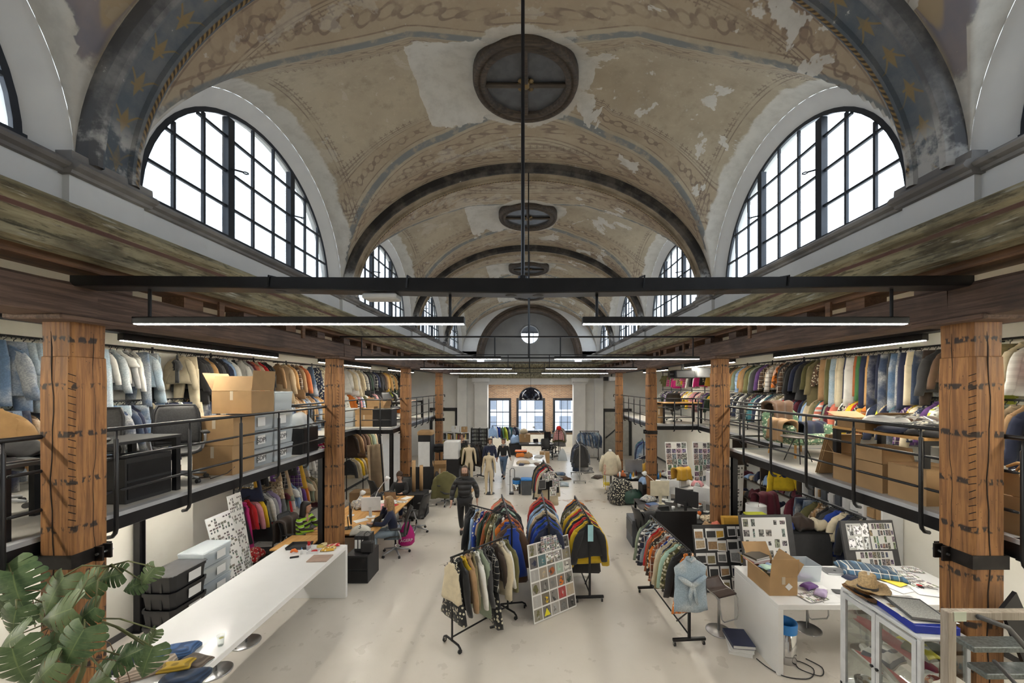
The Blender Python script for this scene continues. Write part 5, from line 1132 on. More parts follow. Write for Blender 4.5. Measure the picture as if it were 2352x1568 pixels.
def table(name, label, x0, x1, y0, y1, z, th, top, legs, leg_m, cat='table', slab_ends=None, zf=0):
    t = thing(name, label, cat, ((x0+x1)/2, (y0+y1)/2, zf)); hx, hy = (x1-x0)/2, (y1-y0)/2
    part('tabletop', MB().b2((-hx, -hy, z-th), (hx, hy, z), ch=.004), top, t)
    if slab_ends == 'y':
        for s_ in (-1, 1): part('end_panel', MB().b2((-hx, s_*hy-(th if s_ > 0 else 0), 0), (hx, s_*hy+(0 if s_ > 0 else th), z-th+.001), ch=.003), leg_m, t)
    elif slab_ends == 'x':
        for s_ in (-1, 1): part('end_panel', MB().b2((s_*hx-(th if s_ > 0 else 0), -hy, 0), (s_*hx+(0 if s_ > 0 else th), hy, z-th+.001), ch=.003), leg_m, t)
    else:
        for sx in (-1, 1):
            for sy in (-1, 1): part('leg', MB().b2((sx*(hx-.04)-legs/2, sy*(hy-.04)-legs/2, 0), (sx*(hx-.04)+legs/2, sy*(hy-.04)+legs/2, z-th)), leg_m, t)
        part('apron', MB().b2((-hx+.04, -hy+.03, z-th-.06), (hx-.04, -hy+.05, z-th)), leg_m, t); part('apron', MB().b2((-hx+.04, hy-.05, z-th-.06), (hx-.04, hy-.03, z-th)), leg_m, t)
    return t
def bar_stool(loc, rz, label):
    if 'stool' in PROTO: return dup(PROTO['stool'], loc, rz, label, 'bar stools')
    t = thing('bar_stool', label, 'stool', loc, rz, 'bar stools'); PROTO['stool'] = t
    part('base_disc', MB().lathe([(0, .0), (.20, .0), (.20, .008), (.19, .014), (.03, .018), (.0, .018)], n=40), M_STEEL, t, True)
    part('column', MB().cyl((0, 0, .015), (0, 0, .66), .021, 14), M_STEEL, t, True)
    def sf(u, v):
        y = (v-.5)*.36; z = .70+.10*max(0, (v-.62)/.38)**1.4-.03*max(0, (.3-v)/.3)**1.5-.02*math.sin(v*PI); return ((u-.5)*.36, y, z)
    part('seat', MB().sheet(10, 14, sf, .018), M_LEATH, t, True)
    lp = [(-.19, .17, .78), (-.19, .08, .685), (-.19, -.12, .665), (-.19, -.19, .60), (-.17, -.22, .34), (-.13, -.23, .30), (.13, -.23, .30), (.17, -.22, .34), (.19, -.19, .60), (.19, -.12, .665), (.19, .08, .685), (.19, .17, .78)]
    part('frame_loop', MB().tube(lp, .010, 8), M_STEEL, t, True); part('seat_bar', MB().cyl((-.19, -.03, .672), (.19, -.03, .672), .01, 8), M_STEEL, t)
    return t
def monitor(loc, rz, w, h, label, back=None, name='monitor', chin=.0, lift=.14):
    t = thing(name, label, 'monitor', loc, rz); m = back or M_BLACKP          # faces local -y
    part('casing', MB().box((0, .012, lift+h/2), (w, .03, h), ch=.008), m, t)
    part('screen', MB().slab([(-w/2+.012, -.004, lift+.012+chin), (w/2-.012, -.004, lift+.012+chin), (w/2-.012, -.004, lift+h-.012), (-w/2+.012, -.004, lift+h-.012)], .004), M_SCREEN, t)
    part('neck', MB().box((0, .05, (lift+.1)/2), (.07, .02, lift+.12), Matrix.Rotation(-.08, 4, 'X')), m, t); part('foot', MB().box((0, .06, .006), (.22, .17, .012), ch=.004), m, t); return t
def laptop(loc, rz, label, ang=105, mat=None, w=.33, closed=False):
    t = thing('laptop', label, 'laptop', loc, rz); m = mat or M_ALU
    part('base', MB().box((0, 0, .008), (w, w*.69, .014), ch=.004), m, t)
    if closed: part('lid', MB().box((0, 0, .019), (w, w*.69, .006), ch=.002), m, t); part('emblem', MB().lathe([(0, 0), (.02, 0), (.02, .001), (0, .001)], (0, 0, .0222), 14), M_DKGREY, t); return t
    part('keyboard', MB().box((0, .02, .0155), (w*.86, w*.32, .002)), M_BLACKP, t)
    l = part('lid', MB().box((0, 0, w*.345), (w, .007, w*.69), ch=.003), m, t); l.matrix_basis = Matrix.Translation((0, w*.345, .016)) @ Matrix.Rotation(math.radians(90-ang), 4, 'X')
    part('screen', MB().slab([(-w*.47, -.006, .02), (w*.47, -.006, .02), (w*.47, -.006, w*.66), (-w*.47, -.006, w*.66)], .002), M_SCREEN, l)
    return t
def desk_lamp(loc, rz, label, m=None, s=1.0, fold=.35):
    t = thing('desk_lamp', label, 'lamp', loc, rz); m = m or M_WHITEP; e = Vector((.12*s, 0, .32*s)); h = Vector((.12*s+fold*s, 0, .58*s))
    part('base', MB().lathe([(0, 0), (.085*s, 0), (.085*s, .015), (.02, .025), (0, .025)], n=20), m, t, True)
    part('lower_arm', MB().cyl((0, 0, .02), e, .008, 8), m, t); part('upper_arm', MB().cyl(e, h, .008, 8), m, t); part('joint', MB().lathe([(0, -.015), (.015, -.01), (.015, .01), (0, .015)], tuple(e), 10), M_STEEL, t, True)
    sh = part('lamp_shade', MB().lathe([(.02, .06), (.035, .05), (.06, .0), (.075, -.05), (.07, -.05), (.05, 0), (.0, .04)], n=18, cap=False), m, t, True); sh.matrix_basis = Matrix.Translation(h) @ Matrix.Rotation(-.6, 4, 'Y')
    return t
def book(loc, rz, sx, sy, sz, cov, label, group=None, name='book'):
    t = thing(name, label, 'book', loc, rz, group)
    part('pages', MB().b2((-sx/2+.004, -sy/2+.005, .003), (sx/2-.006, sy/2-.005, sz-.003)), M_PAPER, t)
    c = MB(); c.loft([[(sx/2, y, .003), (-sx/2+.003, y, .003), (-sx/2+.003, y, sz-.003), (sx/2, y, sz-.003), (sx/2, y, sz), (-sx/2, y, sz), (-sx/2, y, 0), (sx/2, y, 0)] for y in (-sy/2, sy/2)]); part('cover', c, cov, t); return t
def waste_bin(loc, r, h, label, body, rim, taper=1.0, name='waste_bin'):
    t = thing(name, label, 'bin', loc); part('body', MB().lathe([(r*.96*taper, 0), (r*.97*taper, .01), (r, h), (r-.006, h), (r*.94*taper, .012), (0, .012)], n=28, cap=False), body, t, True)
    if rim: part('liner', MB().lathe([(r+.004, h-.13), (r+.008, h-.02), (r+.004, h+.006), (r-.012, h), (r-.03, h-.15)], n=28, cap=False), rim, t, True)
    return t

# ---- the two white tables
table('long_table', 'long glossy white table with slab ends under the left mezzanine', -4.67, -3.48, 3.80, 7.28, .98, .075, M_WHITEG, 0, M_WHITEG, slab_ends='y')
table('work_table', 'glossy white work table covered in papers, under the right mezzanine', 3.41, 6.40, 5.28, 6.42, .98, .075, M_WHITEG, 0, M_WHITEG, slab_ends='x')
TZ = .981
t = thing('tumbler', 'clear glass tumbler with a lemon slice on the long white table', 'glass', G(507, 1482, .98))
part('glass', MB().lathe([(0, .0), (.028, .0), (.040, .125), (.037, .125), (.026, .008), (0, .008)], n=24, cap=False), M_VITRINE, t, True); part('lemon_slice', MB().lathe([(0, -.003), (.022, -.002), (.022, .002), (0, .003)], (.008, 0, .09), 14), plain('lemon', (.75, .65, .1), .4), t)
for a in (('cable_knit_sweater', 'folded blue cable-knit sweater on the near end of the long table', G(408, 1500, 1.0), .3, .34, .24, .09, (.06, .14, .32)), ('folded_trousers', 'grey-brown folded garment beside the yellow knit', G(446, 1518, 1.0), -.2, .30, .2, .05, (.20, .16, .13)),
          ('navy_sweater', 'folded navy knit at the table edge under the yellow knit', G(420, 1562, 1.0), .25, .42, .24, .07, (.012, .035, .085)), ('yellow_sweater', 'folded mustard-yellow knit on top of the navy knit', G(405, 1530, 1.06)+Vector((0, 0, .0)), .3, .27, .16, .045, (.55, .36, .035)),
          ('cream_sweater', 'cream ribbed knit with dark cuff stripes, near end of the long table', G(340, 1540, 1.0), .6, .46, .2, .09, (.58, .48, .38)), ('printed_sweater', 'navy sweater with pale motifs, partly behind the plant', G(262, 1530, 1.0), .2, .34, .26, .08, (.015, .02, .055))):
    l = Vector(a[2]); l.z = TZ if a[0] != 'yellow_sweater' else TZ+.065
    cloth(a[0], a[1], 'folded clothes', l, a[3], a[4], a[5], a[6], a[7], 'floral' if a[0] == 'printed_sweater' else 'knit', len(a[0]), 'folded knitwear on the long table')
# tools at the far end of the long table
def TL(px, py, z=.98): p = G(px, py, z); p.z = TZ; return p
single('notebook', MB().box((0, 0, .009), (.34, .26, .018), ch=.004), plain('pale_brown_cover', (.42, .30, .24), .6), 'pale brown notebook near the far end of the long white table', 'notebook', loc=TL(735, 1283), rz=.05)
single('tool_tray', MB().loft([[(a*.19*q, c*.14*q, z) for a, c in ((-1, -1), (1, -1), (1, 1), (-1, 1))] for z, q in ((0, .94), (.05, 1), (.05, .96), (.008, .9))]), M_BLACKP, 'black tray of pins at the far end of the long table', 'tray', loc=TL(688, 1256), rz=.1)
t = thing('glue_bottle', 'white glue bottle with a nozzle on the long table', 'bottle', TL(693, 1272)); part('body', MB().lathe([(0, 0), (.022, 0), (.024, .06), (.02, .075), (.008, .085), (0, .085)], n=16), M_WHITEP, t, True); part('nozzle', MB().lathe([(.008, .084), (.006, .10), (.002, .125), (0, .125)], n=10), M_BLUE, t, True)
t = thing('pen_cup', 'clear cup of red-handled scissors on the long table', 'cup', TL(709, 1262)); part('cup', MB().lathe([(0, 0), (.035, 0), (.04, .09), (.037, .09), (.033, .006), (0, .006)], n=18, cap=False), M_CLEAR, t, True)
for k in range(4): part('scissors_handle', MB().tube([(.01*k-.015, .005*k, .02), (.012*k-.02, .012, .12), (.015*k-.03, .02, .145), (.02*k-.03, .03, .13)], .006, 6), plain('red_handle', (.55, .02, .02), .4), t)
t = thing('parts_box', 'open white box with red reels on the long table', 'box', TL(722, 1268), .1); part('tray', MB().loft([[(a*.10*q, c*.075*q, z) for a, c in ((-1, -1), (1, -1), (1, 1), (-1, 1))] for z, q in ((0, 1), (.045, 1), (.045, .94), (.006, .94))]), M_WHITEP, t); part('reel', MB().lathe([(0, .006), (.05, .006), (.05, .03), (0, .03)], n=18), plain('red_handle', (.55, .02, .02), .4), t)
for i, (px, py, c, l) in enumerate(((735, 1258, (.65, .5, .12), 'yellow tape roll standing beside the paler one'), (744, 1254, (.72, .62, .36), 'pale cream tape roll at the far table corner'))):
    single('tape_roll', MB().lathe([(.03, 0), (.055, 0), (.055, .05), (.03, .05), (.03, 0)], n=26, cap=False), plain('tape_%s' % 'ab'[i], c, .4), l, 'tape', 'tape rolls on the long table', True, TL(px, py))
single('tape_dispenser', MB().tube([(-.06, 0, .02), (-.03, 0, .05), (.0, 0, .055), (.04, 0, .03), (.06, 0, .02)], [.015, .028, .03, .02, .012], 10), M_ORNG, 'orange tape dispenser on the long table', 'dispenser', None, True, TL(676, 1270), .2)
single('stapler', MB().box((0, 0, .015), (.14, .03, .03), ch=.008), M_BLACKP, 'small black stapler lying on the long table', 'stapler', None, False, TL(676, 1281), .4)
cloth('fabric_scraps', 'pile of tan patterned fabric scraps by the far table corner', 'fabric', TL(754, 1262), .2, .24, .18, .04, 'mustard', 'floral', 5); cloth('wire_bundle', 'tangle of red and white packets on the far table corner', 'packets', TL(765, 1254), .5, .22, .12, .03, 'red', 'floral', 8)
for i, (px, py) in enumerate(((565, 1475), (495, 1542))): bar_stool(Vector(G(px, py)), 1.2+i, ['steel stool under the long table, farther of the two', 'steel stool under the long table, nearer of the two'][i])
# crates and bins behind the long table
M_CRATE = plain('black_crate_plastic', (.018, .018, .02), .3, 0, .2)
for k in range(5):
    t = thing('storage_crate', '%s black stackable crate behind the long table%s' % (['lowest', 'second lowest', 'middle', 'second highest', 'topmost'][k], ', with a white label' if k > 1 else ''), 'crate', (-5.42, 5.85, .245*k), -.02, 'black crates behind the long table')
    b = MB(); b.loft([[(a*.24*q, c*.30*q, z) for a, c in ((-1, -.8), (-.8, -1), (.8, -1), (1, -.8), (1, .8), (.8, 1), (-.8, 1), (-1, .8))] for z, q in ((0, .92), (.2, 1), (.2, 1.04), (.24, 1.05), (.24, .98), (.012, .9))]); part('tub', b, M_CRATE, t)
    for x in (-.1, .06): part('rib', MB().box((x, -.285, .1), (.03, .02, .19)), M_CRATE, t)
    if k == 4: part('lid', MB().box((0, 0, .235), (.47, .59, .012)), plain('grey_crate_lid', (.10, .10, .105), .25), t)
    if k > 1: part('paper_label', MB().slab([(.247, -.05, .05), (.247, .16, .05), (.253, .16, .19), (.253, -.05, .19)], .003), M_PAPER, t)
fills = [('light grey', 'pale denim', 'white'), ('white', 'burgundy', 'light grey'), ('white', 'grey', 'pale denim'), ('grey', 'light grey', 'cream')]
for k in range(5): bin_box((-5.45, 6.42, .262*k), PI/2, .56, .42, .235, ['lowest clear bin in the stack beyond the black crates', 'second clear bin up in the stack beyond the crates', 'middle clear bin in the stack beyond the crates', 'clear bin second from the top beyond the crates, labelled', 'topmost clear bin beyond the crates, cloth piled inside'][k], fills[k % 4], paper=(.1,))
board('picture_poster', 'tall white poster of many small pictures leaning beyond the clear bins', 'poster', [(-5.36, 6.80, .05), (-5.36, 7.36, .05), (-5.78, 7.36, 1.62), (-5.78, 6.80, 1.62)], .012, M_PAPER, T_FINE)
board('picture_poster', 'narrow white poster of small pictures beside the tall one', 'poster', [(-5.55, 7.38, .05), (-5.55, 7.72, .05), (-5.85, 7.72, 1.86), (-5.85, 7.38, 1.86)], .012, M_PAPER, T_FINE)
bin_box((-5.95, 8.55, 0), .15, .58, .40, .30, 'clear bin marked with its paper label, on the floor under the rail', ('charcoal', 'light grey'), paper=(.22,), txt='YAN', lid=M_DKGREY); bin_box((-5.95, 8.05, 0), .1, .6, .42, .30, 'clear bin nearest the poster on the floor', ('navy', 'grey'), lid=M_DKGREY); cloth('heaped_clothes', 'heap of red and grey clothes on the bins by the poster', 'clothes', (-5.95, 8.05, .33), .2, .5, .38, .2, 'red', 'floral', 3)
t = thing('suitcase', 'dark grey suitcase lying under the lower clothes rail', 'suitcase', (-6.1, 10.2, 0), .1); part('shell', MB().box((0, 0, .16), (.7, .46, .28), ch=.05), M_DKGREY, t); part('handle', MB().tube([(-.1, -.24, .16), (-.08, -.27, .16), (.08, -.27, .16), (.1, -.24, .16)], .012, 6), M_BLACKP, t)

# ---- things on the white work table
def TR(px, py, z=.98): p = G(px, py, z); p.z = TZ; return p
t = carton((3.63, 5.78, TZ), 0, .40, .56, .27, 'open cardboard box of fabric swatches on the white work table', (100, 130, 145, 120))
t['label'] = 'open cardboard box of fabric swatches on the white work table'
part('shipping_label', MB().slab([(.02, -.283, .13), (.075, -.283, .075), (.13, -.283, .13), (.075, -.283, .185)], .002), M_PAPER, t)
for i in range(9): single('fabric_swatch', MB().sheet(5, 4, lambda u, v, i=i: ((u-.5)*.26, (v-.5)*.18, .012*math.sin(u*7+i)), .004), FAB['plain'], '%s loose swatch from the top, in the open cardboard box' % ordinal(i), 'fabric swatch', 'swatches in the open cardboard box', True, (3.6+.02*math.sin(i*4), 5.74+.05*math.sin(i*2.3), TZ+.30-.018*i), .5*i, [C[c] for c in ('mint', 'light blue', 'white', 'khaki', 'mint', 'sage', 'orange', 'charcoal', 'cream')][i])
for i in range(3): book((3.55, 6.02, TZ+.275+.03*i), .2+.1*i, .30, .22, .028, [plain('rose_cover', (.6, .25, .3), .4), M_PAPER, plain('dark_photo_cover', (.06, .06, .055), .3)][i], ['rose-covered book, lowest of three on the swatch box', 'white book, middle of three on the swatch box', 'dark photo book, top of three on the swatch box'][i], 'books on the swatch box')
bin_box((4.25, 6.05, TZ), 0, .44, .34, .24, 'empty clear plastic bin without a lid on the work table', None, lidless=True)
laptop(TR(1917, 1313), -.12, 'closed silver laptop on the white work table', closed=True)
cloth('plaid_shirt', 'blue plaid shirt heaped on the back of the work table', 'shirt', TR(1998, 1318), -.35, .78, .42, .12, (.05, .12, .2), 'plaid', 4); cloth('denim_scrap', 'small dark blue cloth beside the plaid shirt', 'cloth', TR(1955, 1328), .3, .22, .16, .04, 'navy', 'plain', 6)
for i, (px, py, sx, sy, m) in enumerate(((1905, 1375, .30, .21, 0), (1960, 1352, .2, .14, 1), (2075, 1318, .3, .22, 1), (2105, 1340, .42, .3, 1), (2060, 1350, .24, .3, 0), (1880, 1350, .2, .12, 0), (2130, 1362, .3, .2, 0), (1930, 1360, .18, .12, 2), (1990, 1340, .2, .2, 0), (1865, 1372, .34, .24, 1), (2020, 1375, .36, .26, 0), (2095, 1310, .25, .18, 1))):
    paper_sheet(TR(px, py)+Vector((0, 0, .0015*i)), .3*math.sin(i*5), sx, sy, ['white sheet at the front of the work table before the laptop', 'picture sheet right of the laptop', 'picture sheet behind the scissors', 'large lookbook sheet in the far table corner', 'white sheet beside the hats', 'small white sheet behind the purple cloth', 'white sheet beside the post', 'grey card before the laptop', 'square white sheet below the plaid shirt', 'picture sheet under the purple cloth', 'white layout sheet behind the blue box', 'picture sheet at the far table edge'][i], [M_PAPER, T_LINE, M_DKGREY][m])
paper_sheet(TR(1942, 1326)+Vector((0, 0, .02)), .2, .07, .06, 'bright pink sticky note on the work table', plain('pink_note', (.85, .2, .45), .6)); paper_sheet(TR(2050, 1338)+Vector((0, 0, .02)), .4, .2, .28, 'yellow-edged sheet behind the straw hat', plain('yellow_sheet', (.8, .62, .08), .6))
for i, (px, py, c) in enumerate(((1845, 1330, 'lilac'), (1858, 1352, 'purple'), (1885, 1368, 'lilac'))): cloth('purple_cloth', ['lilac cloth beside the clear bin', 'purple cloth with black strap before the clear bin', 'lilac cloth scrap at the front of the table'][i], 'cloth', TR(px, py)+Vector((0, 0, .025)), .4*i, .22, .14, .05, c, 'plain', i)
t = thing('scissors', 'fabric scissors with red and black handles on the work table', 'scissors', TR(2120, 1352)+Vector((0, 0, .024)), -.5)
part('blade', MB().tube([(0, 0, .006), (.16, .01, .006)], [.012, .003], 6), M_STEEL, t); part('blade', MB().tube([(0, 0, .008), (.16, -.01, .006)], [.012, .003], 6), M_STEEL, t); part('handle', MB().tube([(-.03+.03*math.cos(a*PI/5), .03+.02*math.sin(a*PI/5), .008) for a in range(10)], .007, 6, closed=True), plain('red_handle', (.55, .02, .02), .4), t); part('handle', MB().tube([(-.03+.03*math.cos(a*PI/5), -.03+.02*math.sin(a*PI/5), .008) for a in range(10)], .007, 6, closed=True), M_BLACKP, t)
bar_stool(Vector((3.07, 6.25, 0)), .35, 'brown leather bar stool at the end of the work table'); bar_stool(Vector((4.55, 6.3, 0)), .1, 'bar stool under the work table beyond the steel bin'); bar_stool(Vector((5.05, 5.75, 0)), -.3, 'bar stool seen through the display cabinet glass')
waste_bin((3.72, 5.6, 0), .145, .56, 'round steel waste bin with a blue liner under the work table', M_CHROME, M_BLUE)
for i in range(3): book((3.18, 5.86, .052*i), -.35+.12*i, .32, .42, .05, [M_PAPER, M_PAPER, plain('navy_cover', (.012, .022, .07), .4)][i], ['thick white catalogue, lowest of three on the floor by the work table', 'thick white catalogue, middle of three on the floor', 'navy catalogue on top of the floor stack by the work table'][i], 'catalogues on the floor')
single('power_cable', MB().tube(cr([(3.3, 5.6, .01), (3.36, 5.42, .01), (3.5, 5.25, .01), (3.8, 5.22, .012), (3.98, 5.4, .012), (3.86, 5.55, .012), (3.78, 5.4, .014), (3.98, 5.26, .014), (4.12, 5.42, .012), (4.02, 5.6, .01)]), .007, 6), M_BLACKP, 'black power cable snaking on the floor by the work table', 'cable', smooth=True)

# ---- boards in front of the right mezzanine
t, at = board('swatch_board', 'black board pinned with fabric swatch sheets, leaning behind the tied dress rack', 'pin board', [(3.22, 7.36, .02), (4.36, 7.40, .02), (4.36, 7.68, 1.22), (3.22, 7.64, 1.22)], .02, M_BLACKP, M_PAPER, ())
rd = random.Random(4)
for r in range(5):
    for c in range(5):
        u, v = .03+.19*c+rd.uniform(-.02, .02), .80-.19*r+rd.uniform(-.02, .02); w, h = rd.uniform(.14, .19), rd.uniform(.15, .18)
        part('swatch_sheet', MB().slab([at(u, v), at(u+w, v+rd.uniform(-.02, .02)), at(u+w, v+h), at(u, v+h)], .003).add([], []), M_SWATCH, t, False, C[rd.choice(['beige', 'grey', 'navy', 'khaki', 'light grey', 'charcoal', 'tan', 'black', 'cream', 'royal blue', 'mustard'])])
board('grid_poster', 'black frame with a white planning sheet of garment pictures', 'poster', [(4.02, 7.10, .02), (5.05, 7.13, .02), (5.0, 7.36, 1.52), (3.98, 7.33, 1.52)], .03, M_DKGREY, T_GRID, ((.04, .22, .88, .97),))
board('lookbook_board', 'dark board with three white lookbook sheets near the right wall', 'pin board', [(5.62, 6.62, .05), (6.6, 6.66, .05), (6.55, 6.95, 1.56), (5.57, 6.9, 1.56)], .04, M_DKGREY, T_LINE, ((.09, .68, .50, .97, mk_thumbs('pale_storyboard', 3, 2, 1, (.55, .55, .52), .02, .5, 1.6)), (.52, .68, .97, .97), (.19, .34, .88, .66), (.34, .05, .76, .31)))
# the leaning picture board in the middle of the floor
t, at = board('mood_board', 'tall leaning board covered with printed photos, in front of the middle rack', 'mood board', [(.06, 6.40, .01), (.83, 6.93, .01), (.72, 7.10, 1.24), (-.06, 6.62, 1.24)], .012, M_PAPER, M_PAPER, ())
cols = ['olive', 'charcoal', 'light grey', 'grey', 'black', 'navy', 'teal', 'beige', 'light grey', 'khaki', 'light grey', 'beige', 'rust', 'mint', 'white', 'olive', 'black', 'grey', 'orange', 'dark green', 'light grey', 'yellow', 'charcoal', 'red', 'beige']
for r in range(6):
    for c in range(5):
        u, v = .01+c*.196, .84-r*.165; part('photo_print', MB().slab([at(u, v), at(u+.19, v), at(u+.19, v+.155), at(u, v+.155)], .003), M_PRINT, t, False, C[cols[(r*5+c) % 25]])
g = MB(); a, b, c = at(.235, .045), at(.37, .045), at(.30, .14); n_ = Vector((.5, -.8, .1)).normalized()*.005
g.add([a+n_, b+n_, c+n_, a, b, c], [(0, 1, 2), (5, 4, 3), (0, 3, 4, 1), (1, 4, 5, 2), (2, 5, 3, 0)]); part('warning_triangle', g, plain('warning_yellow', (.8, .72, .03), .5), t)
for i, (u, v, w, h, m) in enumerate(((.30, .86, .26, .2, T_COLL), (.55, .84, .24, .2, T_COLL), (.40, .72, .3, .1, T_LINE))):
    q = [at(u, v)+n_*2, at(u+w, v+.02)+n_*2, at(u+w+.02, v+h)+n_*2, at(u+.01, v+h)+n_*2]; part('loose_sheet', MB().slab(q, .002), m, t)
for i, (dx, z0, m) in enumerate(((-.1, 1.15, T_COLL), (.06, 1.2, T_LINE), (.2, 1.0, T_COLL), (-.2, .95, M_DKGREY), (.12, .75, T_LINE))):
    board('pinned_print', ['collage print pinned to the far middle rack, upper', 'picture sheet at the top of the far middle rack', 'print on the right of the far middle rack', 'dark card pinned to the far middle rack', 'lower picture sheet on the far middle rack'][i], 'print', [(.54+dx-.1, 11.30-.01*i, z0), (.54+dx+.1, 11.30-.01*i, z0+.02), (.54+dx+.1, 11.31-.01*i, z0+.28), (.54+dx-.1, 11.31-.01*i, z0+.26)], .004, M_PAPER, m)
cloth('fallen_scarf', 'small dark scrap of cloth lying on the floor by the front rack', 'cloth', (-.60, 6.35, 0), .4, .16, .05, .02, 'charcoal', 'plain', 2)
# ================================================================ mezzanine contents
D = MZ
def T_desk(label, x0, x1, y0, y1, z, top, zf=0, legs=.06, name='desk'): return table(name, label, x0, x1, y0, y1, z, .035, top, legs, M_BLACK, 'desk', None, zf)
T_desk('black desk on the left mezzanine behind the railing', -5.2, -4.55, 3.95, 5.0, .72, M_BLACKP, D)
t = thing('pedestal', 'black drawer pedestal under the left mezzanine desk', 'drawers', (-4.80, 4.62, D)); part('body', MB().box((0, 0, .26), (.42, .56, .52), ch=.008), M_BLACKP, t)
for z in (.14, .36): part('drawer', MB().box((.212, 0, z), (.012, .52, .19)), M_BLACK, t)
single('tape_pouch', MB().box((0, 0, .03), (.26, .16, .05), ch=.02), M_BLACKP, 'black zipped pouch on the left mezzanine desk', 'pouch', loc=(-4.75, 4.15, D+.722), rz=.2)
single('ruler', MB().box((0, 0, .006), (.20, .035, .012)), plain('amber_plastic', (.75, .38, .03), .4), 'amber plastic ruler lying on the black pouch', 'ruler', loc=(-4.75, 4.15, D+.778), rz=.1)
CH_L = [((-5.3, 4.55, D), .5, 'dark mesh office chair on the left mezzanine, closest to the post'), ((-4.92, 5.35, D), .8, 'mesh office chair on the left mezzanine beside the big cartons')]
for a in CH_L: office_chair(*a)
T_desk('black standing desk at the left frame edge with a silver laptop', -5.4, -4.52, 3.22, 3.82, .66, M_DKGREY, D, .12)
laptop((-4.74, 3.50, D+.662), -.35+PI, 'open silver laptop on the black standing desk', 98)
single('jacket_heap', MB().sheet(10, 8, lambda u, v: ((u-.5)*.5, (v-.5)*.34, .03+.13*math.sin(u*PI)*math.sin(v*PI)+.02*math.sin(u*13+v*9)), .03), FAB['plain'], 'black jacket heaped beside the silver laptop', 'jacket', None, True, (-4.98, 3.72, D+.68), .3, (.015, .015, .016))
garment('jacket', 'camel', (-5.85, 4.15, D+1.18), .9, 'plain', 1, 'camel jacket hung on a chair behind the nearest left post', None, 1.05, full=False); office_chair((-5.85, 4.1, D), 2.6, 'mesh office chair under the camel jacket')
bb = (.55, .46, .44)
carton((-4.78, 5.98, D), 0, .60, .46, .43, 'large closed cardboard box on the left mezzanine floor', (), group=None); carton((-4.77, 5.99, D+.445), .02, .58, .46, .42, 'large cardboard box stacked on the floor carton', ())
def stack(x, y, n, labels, z0=D, sx=.40, sy=.52, h=.27, rz=PI/2, gr='clear bins stacked on the left mezzanine', txt=None):
    for k in range(n): bin_box((x, y, z0+k*(h+.03)), rz, sy, sx, h, labels[k], fills[(k+int(y*3)) % 4], paper=(-.1,) if txt else None, txt=txt if txt and k < 2 else None, group=gr)
stack(-4.74, 6.50, 3, ['lowest clear bin behind the big cartons', 'middle clear bin behind the big cartons', 'top clear bin behind the big cartons, under the open carton'], txt='SDPI')
stack(-4.72, 7.02, 3, ['lowest clear bin of the stack farther along the railing', 'middle clear bin of the stack farther along the railing', 'top clear bin of the stack farther along the railing'], txt='SDPI')
carton((-4.76, 6.36, D+.90), -.05, .66, .50, .36, 'open cardboard box on top of the clear bins, flaps up', (75, 100, 120, 95))
bin_box((-4.72, 7.02, D+.90), PI/2, .5, .4, .32, 'clear bin holding white bedding, beside the open carton', ('white', 'white'), group=None)
t = thing('cabinet', 'low black cabinet on the left mezzanine by its far railing', 'cabinet', (-4.64, 7.72, D)); part('body', MB().box((0, 0, .26), (.42, .52, .52), ch=.006), M_BLACKP, t); part('door', MB().box((.213, 0, .26), (.012, .49, .47)), M_BLACK, t)
single('plastic_bag', MB().sheet(10, 8, lambda u, v: ((u-.5)*.44, (v-.5)*.4, .02+.26*(math.sin(u*PI)*math.sin(v*PI))**.5+.02*math.sin(u*14)*math.cos(v*11)), .02), M_CLEAR, 'clear plastic bag of clothes on the low black cabinet', 'bag', None, True, (-4.66, 7.72, D+.53))
single('floor_cable', MB().tube([(-4.9, 5.5, D+.01), (-4.7, 5.62, D+.01), (-4.6, 5.5, D+.012), (-4.5, 5.68, D+.05), (-4.48, 5.8, D+.12)], .006, 6), M_BLACKP, 'black cable loop on the left mezzanine floor before the cartons', 'cable', smooth=True)
# far left mezzanine
t = thing('cabinet', 'black cabinet at the front of the far left mezzanine', 'cabinet', (-4.85, 12.75, D)); part('body', MB().box((0, 0, .29), (.62, .5, .58), ch=.006), M_BLACKP, t); part('door', MB().box((0, -.255, .29), (.58, .012, .52)), M_BLACK, t)
carton((-5.5, 12.8, D), .1, .55, .45, .38, 'cardboard box beside the black cabinet, far left mezzanine', (110, 120, 60, 100)); carton((-5.35, 13.5, D+.0), -.1, .6, .5, .62, 'tall cardboard box behind, far left mezzanine', (100, 140, 90, 120))
stack(-6.05, 12.7, 2, ['lower clear tub at the corner of the far left mezzanine', 'upper clear tub at the corner of the far left mezzanine'], rz=0)
T_desk('dark desk on the far left mezzanine by the railing', -5.3, -4.55, 14.2, 16.2, .74, M_BLACKP, D); monitor((-4.9, 14.9, D+.742), .6, .5, .34, 'black monitor on the far left mezzanine desk'); office_chair((-5.5, 15.2, D), 1.2, 'mesh office chair on the far left mezzanine')
paper_sheet((-4.85, 15.6, D+.742), .2, .3, .2, 'orange folder on the far left mezzanine desk', M_ORNG, None)
